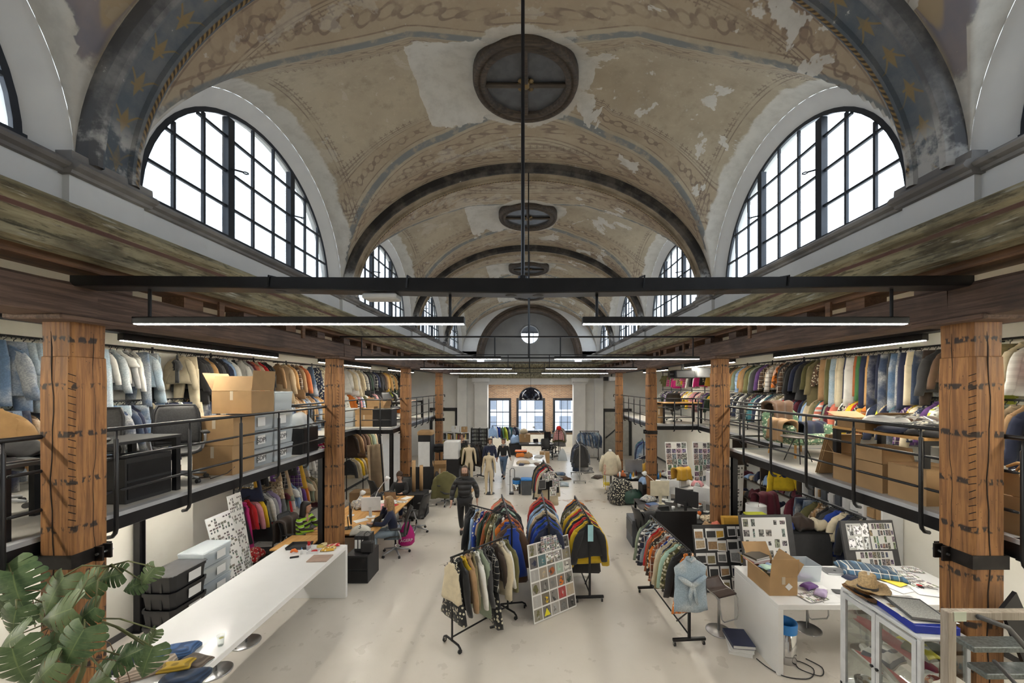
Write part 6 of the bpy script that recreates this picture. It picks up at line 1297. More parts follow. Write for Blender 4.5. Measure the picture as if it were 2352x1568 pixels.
# right mezzanine
T_desk('oak-topped table with black legs on the right mezzanine', 4.42, 5.15, 4.30, 5.62, .76, M_OAK, D, .07, 'work_table')
carton((4.68, 5.33, D+.762), .0, .46, .46, .12, 'low open carton on the oak-topped table', (150, 160, 170, 175), tape=False)
for i, (x, y, c, p) in enumerate(((4.62, 4.75, 'navy', 'plain'), (4.72, 4.55, 'black', 'floral'), (4.85, 4.85, 'brown', 'camo'), (4.7, 4.42, 'charcoal', 'plain'), (4.95, 4.62, 'dark denim', 'denim'), (4.6, 4.95, 'light grey', 'stripe'))):
    cloth('heaped_garment', ['navy garment in the heap on the oak-topped table', 'black patterned garment in the heap', 'brown mottled garment in the heap', 'charcoal garment at the near end of the heap', 'dark denim garment in the heap', 'striped garment at the far edge of the heap'][i], 'garment', (x, y, D+.765+.05*(i % 3)), i*1.1, .46, .34, .09, c, p, i, 'garments heaped on the oak-topped table')
single('wire_hangers', MB().tube([(.0, -.2, .02), (.1, .0, .06), (-.1, .15, .03), (.12, .2, .07), (.0, -.05, .09), (-.12, -.15, .05)], .004, 5), M_STEEL, 'loose wire hangers on the heap of garments', 'hangers', None, False, (4.62, 4.6, D+.92))
carton((4.62, 5.42, D), .05, .40, .36, .37, 'half-open carton under the oak-topped table, farthest along', (160, 130, 170, 150)); carton((4.6, 4.98, D), -.03, .40, .40, .36, 'open carton under the oak-topped table, in the middle', (60, 100, 90, 80)); carton((4.66, 4.50, D), .0, .50, .46, .40, 'closed carton under the oak-topped table, nearest the post', ())
cloth('dark_cloth', 'dark navy cloth spilling from the middle carton', 'cloth', (4.6, 4.98, D+.36), 0, .3, .3, .1, 'navy', 'plain', 3)
for i in range(3): board('flat_carton', 'flattened cardboard carton leaning on the table end, %s' % ['outermost', 'middle', 'innermost'][i], 'cardboard', [(4.40, 5.86+.03*i, D+.01), (4.95, 5.90+.03*i, D+.01), (4.95, 5.72+.03*i, D+.62), (4.42, 5.68+.03*i, D+.62)], .008, M_CARD, M_CARD, ())
M_JUNGLE = FAB['camo']
t = thing('armchair', 'armchair in green leafy fabric, half buried under coats', 'armchair', (5.2, 7.45, D), .2)
def cush(a): return MB().box(*a)
part('seat', MB().box((0, 0, .34), (.84, .74, .2), ch=.06), FAB['floral'], t, False, (.12, .22, .13)); part('backrest', MB().box((0, .34, .58), (.84, .2, .62), Matrix.Rotation(-.12, 4, 'X'), ch=.08), FAB['floral'], t, False, (.12, .22, .13))
for s_ in (-1, 1): part('armrest', MB().box((s_*.44, 0, .46), (.14, .74, .3), ch=.06), FAB['floral'], t, False, (.12, .22, .13))
for x in (-.38, .38):
    for y in (-.3, .3): part('leg', MB().cyl((x, y, 0), (x*.92, y*.92, .25), .02, 8), M_OAK, t)
def drape(label, loc, rz, w, l0, l1, col, pat='plain', seed=1):
    p = seed*1.7
    def f(u, v):
        s_ = (v-.5)*(l0+l1); y = max(-.12, min(.12, s_)); a = abs(s_)-.12; z = -max(0, a)*.95+.04*math.cos(min(1, abs(s_)/.12)*PI/2)
        return ((u-.5)*w*(1+.1*math.sin(v*8+p)), y+(.05*math.copysign(max(0, a), s_))+.02*math.sin(u*15+p), z+.015*math.sin(u*11+v*5))
    return single('draped_coat', MB().sheet(16, 18, f, .035), FAB[pat], label, 'coat', 'coats thrown over furniture', True, loc, rz, C[col])
drape('brown coat thrown over the green armchair back', (5.05, 7.85, D+1.0), .3, .55, .6, .5, 'brown', 'plain', 2); drape('tan coat over the arm of the green armchair', (4.78, 7.3, D+.68), 1.5, .5, .4, .55, 'tan', 'plain', 3); drape('dark navy coat over the armchair seat', (5.4, 7.4, D+.62), .3, .6, .4, .45, 'navy', 'plain', 4)
t = thing('side_table', 'small round side table with thin splayed legs on the right mezzanine', 'table', (4.72, 6.75, D)); part('tabletop', MB().lathe([(0, .44), (.27, .44), (.28, .45), (.27, .46), (0, .46)], n=32), plain('dark_stained_top', (.07, .055, .045), .4), t, True)
for k in range(3): part('leg', MB().cyl((.06*math.cos(k*2.1), .06*math.sin(k*2.1), .44), (.24*math.cos(k*2.1), .24*math.sin(k*2.1), 0), .008, 6), M_BLACK, t)
T_desk('oak desk at the front of the far right mezzanine', 4.7, 6.1, 13.6, 14.3, .74, M_OAK, D); office_chair((5.4, 14.6, D), 2.9, 'mesh office chair at the oak desk, far right mezzanine'); carton((4.62, 14.0, D), 0, .42, .4, .5, 'cardboard box at the corner of the far right mezzanine', (120, 150, 90, 90))
t = thing('projector', 'black projector hung under the beam before the far right mezzanine', 'projector', (4.75, 12.0, 4.35)); part('casing', MB().box((0, 0, 0), (.6, .5, .26), ch=.03), M_BLACKP, t); part('lens', MB().cyl((-.2, 0, .0), (-.42, 0, 0), .11, 18), M_BLACK, t); part('bracket', MB().b2((-.03, -.03, .1), (.03, .03, .82)), M_BLACK, t); part('side_case', MB().box((.62, 0, .05), (.5, .4, .3), ch=.02), M_GALV, t)
t = thing('projector', 'small black projector by the farthest right post', 'projector', (4.15, 20.3, 4.35)); part('casing', MB().box((.2, 0, 0), (.5, .4, .25), ch=.02), M_GALV, t); part('lens', MB().cyl((-.3, 0, 0), (.0, 0, 0), .1, 16), M_BLACKP, t); part('bracket', MB().b2((.1, -.03, .1), (.16, .03, .82)), M_BLACK, t)
carton((4.62, 3.62, D), .1, .5, .42, .34, 'carton full of wire hangers beside the nearest right post', (130, 150, 110, 120))
rd = random.Random(9)
for i in range(14): single('wire_hanger', MB().tube([(rd.uniform(-.22, .22), rd.uniform(-.18, .18), rd.uniform(0, .14)) for _ in range(5)], .0028, 4), M_STEEL, 'loose wire hangers spilling from the carton beside the nearest right post', 'hanger', 'wire hangers in the carton', False, (4.60, 3.62, D+.34+.01*i))
for i in range(3): single('wooden_hanger', MB().tube([(-.2, 0, 0), (-.1, 0, .05), (0, 0, .06), (.1, 0, .05), (.2, 0, 0)], [.012, .016, .018, .016, .012], 8), M_OAK, '%s wooden hanger on the pile of wire hangers' % ['lowest', 'middle', 'topmost'][i], 'hanger', 'wooden hangers on the carton', True, (4.56+.02*i, 3.55, D+.50+.03*i), .5+.4*i)

# ================================================================ display cabinet, frame and stairs
cx0, cx1, cy0, cy1, cz = 3.40, 3.84, 3.34, 4.21, 1.80
t = thing('display_cabinet', 'white glazed display cabinet by the nearest right post, hats on top', 'cabinet', ((cx0+cx1)/2, (cy0+cy1)/2, 0)); hx, hy = (cx1-cx0)/2, (cy1-cy0)/2
M_CAB = plain('worn_white_enamel', (.66, .68, .70), .3, .1, .12, 8)
part('top_panel', MB().box((0, 0, cz-.02), (hx*2, hy*2, .04), ch=.012), M_CAB, t); part('plinth', MB().b2((-hx, -hy, 0), (hx, hy, .10)), M_CAB, t); part('floor_panel', MB().b2((-hx, -hy, .74), (hx, hy, .77)), M_CAB, t)
for sx in (-1, 1):
    for sy in (-1, 1): part('corner_post', MB().b2((sx*hx-sx*.035, sy*hy-sy*.035, .1), (sx*hx, sy*hy, cz-.03), ch=.003), M_CAB, t)
part('back_rail', MB().b2((hx-.03, -hy, .1), (hx, hy, .74)), M_CAB, t)
for s_ in (-1, 1):
    y0, y1 = (-hy+.036, -.003) if s_ < 0 else (.003, hy-.036); d = MB()
    for a in (((-hx-.006, y0, .12), (-hx+.02, y0+.04, cz-.05)), ((-hx-.006, y1-.04, .12), (-hx+.02, y1, cz-.05)), ((-hx-.0055, y0+.039, cz-.10), (-hx+.019, y1-.039, cz-.0505)), ((-hx-.0055, y0+.039, .1205), (-hx+.019, y1-.039, .20)), ((-hx-.0055, y0+.039, .70), (-hx+.019, y1-.039, .80))): d.b2(*a)
    dr = part('door', d, M_CAB, t); part('pane', MB().b2((-hx+.004, y0+.03, .79), (-hx+.009, y1-.03, cz-.08)), M_VITRINE, dr); part('lower_panel', MB().b2((-hx+.002, y0+.03, .19), (-hx+.012, y1-.03, .71)), M_CAB, dr)
    part('knob', MB().lathe([(0, 0), (.012, .002), (.016, .018), (0, .024)], (0, 0, 0), 12, Matrix.Translation((-hx-.006, -s_*0+s_*.028, 1.22)) @ Matrix.Rotation(-PI/2, 4, 'Y')), M_BLACKP, dr)
part('side_pane', MB().b2((-hx+.03, -hy+.008, .79), (hx-.03, -hy+.013, cz-.05)), M_VITRINE, t); part('side_pane', MB().b2((-hx+.03, hy-.013, .79), (hx-.03, hy-.008, cz-.05)), M_VITRINE, t)
for s_ in (-1, 1): part('side_panel', MB().b2((-hx+.03, s_*hy-s_*.012, .1), (hx-.03, s_*hy-s_*.004, .76)), M_CAB, t)
for z in (1.12, 1.46): part('glass_shelf', MB().b2((-hx+.04, -hy+.04, z), (hx-.04, hy-.04, z+.008)), M_VITRINE, t)
ccx, ccy = (cx0+cx1)/2, (cy0+cy1)/2
for i, a in enumerate((('scarf', 'red football scarf along the upper glass shelf of the cabinet', (ccx-.06, ccy, 1.47), PI/2, .78, .14, .03, (.28, .015, .02), 'stripe'), ('scarf', 'red lettered scarf along the lower glass shelf', (ccx-.08, ccy-.02, 1.13), PI/2, .76, .13, .04, (.42, .02, .025), 'stripe'), ('folded_cloth', 'olive folded cloth on the upper cabinet shelf', (ccx+.05, ccy-.2, 1.50), .3, .26, .22, .10, (.10, .10, .045), 'plain'),
        ('folded_cloth', 'grey knit bundle on the cabinet floor', (ccx, ccy-.15, .775), .2, .34, .3, .16, (.05, .05, .055), 'knit'), ('folded_cloth', 'navy striped bundle on the lower glass shelf', (ccx+.06, ccy+.22, 1.13), .4, .3, .24, .12, (.02, .03, .07), 'stripe'), ('folded_cloth', 'pale fur bundle on the cabinet floor', (ccx-.02, ccy+.2, .775), 1.2, .3, .3, .12, (.42, .40, .36), 'knit'), ('folded_cloth', 'orange cloth behind the end glass of the cabinet', (ccx+.05, ccy-.3, 1.13), .5, .24, .16, .2, (.5, .12, .02), 'floral'))):
    cloth(a[0], a[1], 'cloth', a[2], a[3], a[4], a[5], a[6], a[7], a[8], i, 'textiles in the display cabinet')
t = thing('carnival_mask', 'yellow mask with round eyes on the upper cabinet shelf', 'mask', (ccx-.06, ccy-.26, 1.58), PI/2); part('face', MB().sheet(14, 8, lambda u, v: ((u-.5)*.30, (v-.5)*.13*(1-.35*abs(math.sin(u*PI*2))), .05*math.cos((u-.5)*2.4)+.012*math.sin(v*PI)), .012), plain('mask_yellow', (.80, .70, .03), .45), t, True)
for x in (-.07, .07): part('eye', MB().lathe([(0, 0), (.02, 0), (.02, .012), (0, .016)], (x, 0, .055), 14), M_PAPER, t)
t = thing('trinket_basket', 'dark basket of trinkets on the lower cabinet shelf', 'basket', (ccx-.08, ccy+.27, .775)); part('basket', MB().lathe([(0, 0), (.08, 0), (.10, .11), (.092, .11), (.075, .008), (0, .008)], n=20, cap=False), plain('dark_wicker', (.05, .04, .03), .7), t, True)
for k in range(5): part('trinket', MB().lathe([(0, -.02), (.02, -.01), (.024, .01), (0, .022)], (.05*math.cos(k*1.3), .05*math.sin(k*1.3), .12), 10), [M_GOLD, M_PAPER, M_LEATH][k % 3], t, True)
single('rolled_print', MB().tube([(-.28, 0, .035), (.28, 0, .035)], .035, 14), FAB['stripe'], 'rolled striped flag on the lower glass shelf, by the far door', 'flag', None, True, (ccx-.08, ccy+.12, 1.13), PI/2-.25, (.45, .43, .36))
# hats and the blue box on the cabinet
def hat(label, loc, rz, tilt, m, crown=.10, r=.19, group='straw hats on the cabinet'):
    t = thing('straw_hat', label, 'hat', loc, rz, group); t.rotation_euler = (tilt[0], tilt[1], rz)
    def br(u, v):
        a = 2*PI*u; q = .085+(r-.085)*v; return (q*1.12*math.cos(a), q*.95*math.sin(a), .012+.045*v*v*abs(math.cos(a))**2+.008*math.sin(9*a)*v*v)
    n = 36; rings = [[br(k/n, v) for k in range(n)] for v in (0, .35, .7, 1)]; mb = MB(); mb.loft(rings+[[(p[0], p[1], p[2]-.006) for p in r_] for r_ in rings[::-1]], cap=False); part('brim', mb, m, t, True)
    part('crown', MB().loft([[(q*1.12*math.cos(2*PI*k/24), q*.92*math.sin(2*PI*k/24), z-(dent if abs(math.sin(2*PI*k/24)) < .5 else 0)) for k in range(24)] for q, z, dent in ((.088, .0, 0), (.084, .05, 0), (.074, crown, 0), (.055, crown+.012, .004), (.02, crown-.004, .006))]), m, t, True)
    part('band', MB().loft([[(q*1.12*math.cos(2*PI*k/24), q*.93*math.sin(2*PI*k/24), z) for k in range(24)] for q, z in ((.090, .012), (.092, .018), (.088, .034), (.085, .036))], cap=False), M_BLACKP, t, True); return t
M_STRAW = plain('pale_straw', (.56, .40, .21), .8, 0, .3, 60); M_STRAW2 = plain('dark_straw', (.30, .15, .05), .8, 0, .4, 50)
hat('brown straw hat lying under the pale one on the cabinet', (3.50, 4.02, cz+.012), .3, (.12, .1), M_STRAW2, .08); h = hat('pale straw hat with a black band, on top of the cabinet', (3.50, 3.98, cz+.085), .5, (-.05, .08), M_STRAW, .15)
part('price_tag', MB().slab([(-.03, -.02, .125), (.02, -.02, .125), (.02, -.01, .18), (-.03, -.01, .18)], .002), M_PAPER, h)
t = thing('blue_box', 'flat royal blue box on the cabinet under papers and a grey canvas', 'box', (3.62, 3.60, cz+.001), -.12); part('base', MB().box((0, 0, .035), (.36, .44, .07), ch=.004), plain('royal_blue_card', (.01, .03, .32), .4), t)
for i, (dx, dy, sx, sy, rz, m, l) in enumerate(((.01, .03, .40, .46, .1, M_PAPER, 'large white sheet with a rounded border on the blue box'), (.0, .0, .36, .30, -.12, T_LINE, 'sheet of sketches under the grey canvas'), (.02, -.06, .34, .2, .2, M_PAPER, 'white sheet at the front of the blue box'))):
    paper_sheet((3.62+dx, 3.62+dy, cz+.074+.004*i), -.12+rz, sx, sy, l, m, 'papers on the blue box')
t = thing('grey_canvas', 'grey canvas in a dark worn frame lying on the blue box', 'picture', (3.62, 3.60, cz+.088), -.22); part('canvas', MB().box((0, 0, .012), (.27, .34, .02)), plain('speckled_grey', (.40, .41, .39), .8, 0, .35, 90), t); part('frame', MB().tube([(-.145, -.18, .014), (.145, -.18, .014), (.145, .18, .014), (-.145, .18, .014)], .013, 4, closed=True), M_DKGREY, t)
single('tied_cord', MB().tube([(.0, 0, .01), (.02, .02, .012), (.0, .04, .012), (-.02, .02, .012), (.01, -.01, .012)], .004, 6), M_BLACKP, 'tied black cord on the edge of the cabinet top', 'cord', loc=(3.43, 3.86, cz))
t = thing('standing_frame', 'empty grey wooden frame standing before the stairs', 'frame', (3.66, 2.9, 0)); M_GRYW = mk_wood('grey_weathered_wood', 2, (.26, .22, .18), (.40, .35, .29), (.18, .16, .13))
for x in (-.5, .5): part('upright', MB().b2((x-.032, -.03, 0), (x+.032, .03, 2.30), ch=.004), M_GRYW, t)
for z in (.04, 2.27): part('crossbar', MB().b2((-.467, -.029, z-.031), (.467, .029, z+.029), ch=.003), M_GRYW, t)
part('hook_plate', MB().b2((.14, -.036, 2.30), (.20, -.03, 2.36)), M_GALV, t); part('tape', MB().b2((-.49, -.034, 2.235), (-.40, -.029, 2.305)), plain('green_tape', (.55, .6, .48), .5), t)
t = thing('steel_stairs', 'steel stairs with chequer-plate treads behind the grey frame', 'stairs', (3.65, 3.05, 0)); M_TREAD = plain('chequer_plate', (.19, .215, .215), .4, .6, .35, 45)
for k in range(8):
    z = 1.95-.21*k
    part('tread', MB().b2((-.18+.10*k, -.05, z-.045), (.30+.10*k, .09, z), ch=.006), M_TREAD, t)
for y in (.19,): part('stringer', MB().add([(.46, y, 2.25), (.34, y, 2.1), (1.2, y, .0), (1.46, y, .0), (.46, y+.03, 2.25), (.34, y+.03, 2.1), (1.2, y+.03, .0), (1.46, y+.03, .0)], [(0, 1, 2, 3), (7, 6, 5, 4), (0, 4, 5, 1), (1, 5, 6, 2), (2, 6, 7, 3), (3, 7, 4, 0)]), M_BLACK, t)
part('handrail', MB().tube([(-.32, -.2, 2.28), (-.1, -.2, 2.2), (.65, -.2, 1.35)], .018, 10), M_DKGREY, t, True); part('handrail', MB().tube([(-.2, -.2, 1.95), (.5, -.2, 1.2)], .014, 10), M_DKGREY, t, True); part('rail_bend', MB().tube([(.86, .2, 1.98), (.9, .2, 1.66), (.86, .2, 1.6), (.72, .2, 1.58)], .026, 10), M_BLACK, t, True)
cloth('canvas_bag', 'cream canvas bag with a strap, hung low by the grey frame', 'bag', (3.42, 3.08, 1.52), .3, .26, .2, .09, (.62, .58, .5), 'plain', 3); cloth('blue_bag', 'blue padded bag beside the cream canvas bag', 'bag', (3.68, 3.08, 1.30), .9, .26, .16, .08, (.03, .07, .2), 'plain', 7)

# ================================================================ desks under the left mezzanine
T_desk('long oiled wood desk in the left row, laptops on it', -4.95, -3.45, 8.42, 11.35, .74, M_OAK); DT = .741
T_desk('wood desk between the posts and the clothes rail', -5.2, -4.5, 7.62, 8.35, .74, M_OAK)
laptop((-3.72, 8.98, DT), -PI/2-.25, 'open dark laptop before the blonde woman', 112, M_DKGREY)
laptop((-4.0, 11.05, DT), PI, 'open laptop with a tan cover before the woman in the beanie', 105, plain('tan_cover', (.30, .19, .11), .5))
monitor((-4.12, 8.78, DT), PI/2+.5, .56, .36, 'black-framed monitor on the oiled wood desk', lift=.16)
monitor((-3.98, 9.55, DT), PI*1.05, .46, .34, 'white back of a monitor facing away on the wood desk', M_WHITEP)
desk_lamp((-4.5, 9.6, DT), .9, 'white jointed lamp bent low over the wood desk', None, .9, .2); desk_lamp((-4.3, 10.4, DT), .6, 'tall white jointed desk lamp near the beanie woman', None, 1.2, .2)
t = thing('thermos', 'dark red flask on the wood desk', 'bottle', (-3.7, 9.62, DT)); part('body', MB().lathe([(0, 0), (.04, 0), (.042, .16), (.03, .19), (0, .19)], n=18), plain('oxblood', (.07, .012, .015), .3), t, True); part('cap', MB().lathe([(.03, .19), (.03, .23), (0, .235)], n=16), M_BLACKP, t, True)
for i, (x, y, sx, sy, h, c, p, l) in enumerate(((-3.95, 10.05, .6, .34, .13, 'pink', 'plain', 'pale pink garments heaped on the wood desk'), (-4.0, 10.55, .55, .3, .08, 'white', 'plain', 'white cloth spread on the wood desk'), (-4.35, 10.8, .3, .3, .22, 'black', 'plain', 'black shoe heap on the wood desk'), (-4.55, 10.2, .34, .3, .24, 'light grey', 'floral', 'grey cloth heap beside the jointed lamp'), (-3.75, 10.35, .3, .2, .03, 'red', 'plain', 'small red cloth on the wood desk edge'), (-4.75, 9.1, .4, .3, .14, 'charcoal', 'floral', 'dark heap at the back of the wood desk'))):
    cloth('cloth_heap', l, 'cloth', (x, y, DT), .3*i, sx, sy, h, c, p, i, 'heaps on the oiled wood desk')
for i, (x, y) in enumerate(((-3.62, 10.75), (-3.7, 9.3), (-4.1, 9.25), (-3.6, 11.1))): paper_sheet((x, y, DT), .4*i, .3, .21, ['white papers near the far end of the wood desk', 'sheet beside the dark laptop', 'sheet under the monitor', 'sheet beside the tan laptop'][i], [T_LINE, M_PAPER, M_PAPER, M_PAPER][i], 'papers on the wood desk')
t = thing('tote_bag', 'pale rolled bag marked with a black figure on the desk corner', 'bag', (-3.78, 8.5, DT), .3); part('bag', MB().sheet(14, 10, lambda u, v: ((u-.5)*.42, (v-.5)*.24, .02+.15*(math.sin(u*PI)*math.sin(v*PI))**.5), .03), FAB['plain'], t, True, (.62, .6, .52)); text(t, '3', (.0, -.10, .12), (.9, 0, 0), .14, M_BLACKP)
t = thing('pedestal', 'black cabinet with box files on top at the desk corner', 'cabinet', (-3.52, 8.02, 0)); part('body', MB().box((0, 0, .28), (.46, .56, .56), ch=.006), M_BLACKP, t)
for k in range(2): part('drawer', MB().box((0, -.284, .15+.26*k), (.42, .012, .22)), M_BLACK, t)
for i in range(4):
    t = thing('box_file', '%s black box file on the corner cabinet' % ordinal(i), 'file', (-3.62+.075*i, 8.08, .561), 0, 'box files on the corner cabinet'); part('case', MB().box((0, 0, .16), (.07, .28, .32)), M_BLACKP, t); part('paper_label', MB().b2((-.025, -.144, .06), (.025, -.14, .24)), M_PAPER, t)
t = thing('handbag', 'black handbag with an upright strap on the corner cabinet', 'bag', (-3.36, 7.9, .561)); part('body', MB().box((0, 0, .12), (.26, .14, .24), ch=.03), M_BLACKP, t); part('strap', MB().tube([(-.08, 0, .22), (-.07, 0, .38), (0, 0, .44), (.07, 0, .38), (.08, 0, .22)], .008, 6), M_BLACKP, t, True)
for i, a in enumerate((((-3.22, 9.12, 0), -PI/2+.3, 'mesh office chair under the blonde woman'), ((-3.13, 10.5, 0), -PI/2-.2, 'empty mesh office chair along the wood desk'), ((-4.0, 11.95, 0), .1, 'mesh office chair under the woman in the beanie'), ((-5.35, 8.8, 0), PI/2, 'office chair under the woman in the green striped sweater'), ((-2.85, 12.9, 0), .7, 'office chair carrying the green parka'), ((-4.75, 12.15, 0), 2.4, 'empty office chair behind the wood desk by the cardboard'))): office_chair(*a)
t = thing('drawstring_bag', 'magenta drawstring bag with white lettering hung on a chair', 'bag', (-3.02, 9.32, .12), .3); part('sack', MB().loft([[(q*math.cos(2*PI*k/20), q*.5*math.sin(2*PI*k/20), z) for k in range(20)] for q, z in ((.13, 0), (.19, .06), (.19, .25), (.13, .42), (.04, .56), (.02, .58))]), plain('magenta_nylon', (.55, .01, .22), .45), t, True); text(t, 'AGERP', (.0, -.100, .12), (PI/2, 0, .0), .095, M_PAPER)
drape('dark brown coat over the chair of the striped-sweater woman', (-5.58, 8.72, .98), PI/2, .55, .5, .8, 'dark brown', 'plain', 6)
garment('puffer_jacket', 'olive', (-2.85, 12.78, 1.22), 0.2, 'plain', 2, 'olive green parka hung on the back of an office chair', None, 1.2, full=False)
carton((-3.15, 13.3, .74), .2, .42, .40, .42, 'open carton on the black desk behind the parka', (120, 100, 100, 90)); T_desk('black desk behind the green parka', -4.3, -2.85, 12.9, 13.7, .73, M_BLACKP); carton((-2.25, 13.1, 0), .3, .42, .36, .36, 'carton on the floor beside the parka chair', (150, 160, 110, 140))
board('divider_screen', 'black desk divider behind the cardboard tubes', 'screen', [(-4.3, 12.75, .5), (-3.25, 12.85, .5), (-3.25, 12.85, 1.28), (-4.3, 12.75, 1.28)], .03, M_BLACKP, M_BLACKP, ())
t = thing('pedestal', 'black pedestal at the far end of the wood desk', 'drawers', (-3.45, 11.75, 0)); part('body', MB().box((0, 0, .37), (.5, .6, .74), ch=.006), M_BLACKP, t); part('drawer', MB().box((.254, 0, .5), (.012, .56, .3)), M_BLACK, t)
for i, (x, h) in enumerate(((-3.72, .95), (-3.52, .78))):
    t = thing('cardboard_tube', ['taller cardboard tube standing on the pedestal', 'shorter cardboard tube standing on the pedestal'][i], 'tube', (x+.12, 11.8+.1*i, .741)); part('tube', MB().lathe([(.045, 0), (.055, 0), (.055, h), (.045, h), (.045, .01)], n=20, cap=False), M_CARD, t, True); part('end_cap', MB().lathe([(0, 0), (.045, 0), (.045, .01), (0, .01)], n=16), M_CARDD, t)
board('display_board', 'tall white panel leaning under the far left mezzanine', 'panel', [(-5.35, 14.0, .05), (-5.05, 15.3, .05), (-5.25, 15.4, 2.3), (-5.55, 14.1, 2.3)], .03, M_BLACK, M_WHITEP, ((.04, .02, .96, .98),))
for i in range(3): board('wood_panel', '%s pale board leaning beside the white panel' % ['outermost', 'middle', 'innermost'][i], 'board', [(-5.75+.06*i, 13.7+.05*i, 0), (-5.45+.06*i, 13.95+.05*i, 0), (-5.6+.06*i, 14.05+.05*i, 1.85), (-5.9+.06*i, 13.8+.05*i, 1.85)], .02, plain('raw_plywood', (.45, .33, .2), .7), M_CARD, ())
bin_box((-5.3, 11.6, 0), .2, .5, .4, .34, 'clear crate on the floor near the tall lamp', ('light grey',), lidless=True); carton((-5.7, 13.0, 0), .1, .7, .5, .42, 'wide taped carton under the far clothes rail', ())
t = thing('white_cabinet', 'tall white and black roller cabinet under the far left mezzanine', 'cabinet', (-4.25, 15.6, 0)); part('body', MB().box((0, 0, 1.0), (.5, .6, 2.0), ch=.006), M_BLACKP, t); part('front_panel', MB().b2((-.24, -.315, .3), (.22, -.30, 1.75)), M_WHITEP, t); part('roll', MB().box((0, -.05, 2.08), (.6, .5, .22), ch=.06), M_CARD, t)
t = thing('white_cabinet', 'white-topped black cabinet beside the male mannequin', 'cabinet', (-3.25, 15.9, 0)); part('body', MB().box((0, 0, .5), (.66, .7, 1.0), ch=.006), M_BLACKP, t); part('upper_box', MB().box((0, -.02, 1.35), (.6, .6, .7), ch=.01), M_WHITEP, t)
t = thing('water_pack', 'blue shrink-wrapped pack of bottles on the floor', 'bottle pack', (-2.55, 15.3, 0)); part('wrap', MB().box((0, 0, .13), (.42, .3, .26), ch=.05), M_BLUE, t); part('label_band', MB().box((0, 0, .15), (.43, .31, .08), ch=.03), M_PAPER, t)
t = thing('coat_stand', 'black stand under the quilted coats, beyond the third left post', 'coat stand', (-3.85, 16.2, 0)); part('pole', MB().cyl((0, 0, 0), (0, 0, 1.5), .02, 8), M_BLACK, t); part('base', MB().lathe([(0, 0), (.2, 0), (.2, .02), (0, .03)], n=20), M_BLACK, t)
drape('black quilted coats over a stand beyond the third left post', (-3.85, 16.2, 1.5), .2, .7, .4, .4, 'black', 'quilt', 7)
# end of the hall, left
t = thing('bookcase', 'white cube bookcase of books and boxes by the end wall', 'bookcase', (-4.0, 20.2, 0)); w, h = 1.56, 1.55
for i in range(5): part('upright', MB().b2((-w/2+i*w/4-.016, -.18, 0), (-w/2+i*w/4+.016, .18, h)), M_WHITEP, t)
for i in range(5): part('shelf', MB().b2((-w/2-.015, -.176, i*(h-.03)/4+.0005), (w/2+.015, .176, i*(h-.03)/4+.0295)), M_WHITEP, t)
part('back_panel', MB().b2((-w/2, .16, 0), (w/2, .18, h)), M_WHITEP, t)
rd = random.Random(12); bc = [plain('spine_%d' % i, c, .5) for i, c in enumerate(((.5, .3, .12), (.08, .09, .1), (.55, .5, .42), (.3, .05, .05), (.08, .14, .3), (.6, .45, .1)))]
for r in range(4):
    for c in range(4):
        n = rd.randint(3, 6); x = -w/2+c*w/4+.04
        for k in range(n):
            q = rd.uniform(.035, .06); single('shelf_book', MB().b2((0, -.13, 0), (q-.004, .12, rd.uniform(.22, .31))), bc[rd.randrange(6)], 'book %s from the end in row %s, cube %s of the white bookcase' % (NTH(k+1), NTH(4-r), NTH(c+1)), 'book', 'books in the white bookcase', False, (-4.0+x, 20.2, r*(h-.03)/4+.032)); x += q
carton((-3.95, 20.2, h+.002), 0, .4, .32, .3, 'white carton on top of the white bookcase', ()); PL_ = [o for o in COL.objects if o.get('label') == 'white carton on top of the white bookcase'][0]
for c in PL_.children:
    if c.name.startswith(('body', 'flap')): c.data.materials.clear(); c.data.materials.append(M_WHITEP)
carton((-3.5, 20.2, h+.002), .1, .3, .3, .26, 'small carton beside the white carton on the bookcase', ())
t = thing('shoe_rack', 'tall black rack of stacked dark boxes beside the white bookcase', 'rack', (-2.75, 20.6, 0))
for x in (-.42, 0, .42): part('upright', MB().b2((x-.02, -.2, 0), (x+.02, .2, 1.72)), M_BLACK, t)
for i in range(9): part('shelf', MB().b2((-.42, -.19, .02+i*.205), (.42, .19, .04+i*.205)), M_BLACK, t)
M_SHOE = mk_thumbs('dark_boxes', 3, 1, 1, (.05, .05, .055), .15, .5, .25, 4)
for i in range(8):
    for s_ in (-1, 1): part('box_row', MB().slab([(s_*.21-.18, -.17, .045+i*.205), (s_*.21+.18, -.17, .045+i*.205), (s_*.21+.18, -.17, .21+i*.205), (s_*.21-.18, -.17, .21+i*.205)], .28), M_SHOE, t)
# end of the hall, middle
table('cutting_table', 'large white cutting table towards the end of the hall', -.68, .62, 14.45, 16.8, .95, .06, M_WHITEG, 0, M_WHITEG, slab_ends='y')
part('front_panel', MB().b2((-.64, -1.17, 0), (.64, -1.12, .9)), M_WHITEG, [o for o in COL.objects if o.name.startswith('cutting_table') and o.parent is None][0])
t = thing('waste_bin', 'grey bin with a bright blue lid before the cutting table', 'bin', (-.15, 14.1, 0)); part('body', MB().loft([[(a*q, b*q, z) for a, b in ((-.2, -.15), (.2, -.15), (.2, .15), (-.2, .15))] for z, q in ((0, .85), (.52, 1), (.52, .94), (.02, .8))]), M_SLATE, t); part('lid', MB().box((0, 0, .555), (.44, .34, .075), ch=.03), M_BLUE, t)
t = waste_bin((-.52, 14.15, 0), .15, .52, 'steel pedal bin with a blue bag beside the blue-lidded bin', M_CHROME, M_BLUE); part('lid', MB().lathe([(0, .53), (.15, .52), (.14, .57), (0, .59)], n=24), M_BLACKP, t, True)
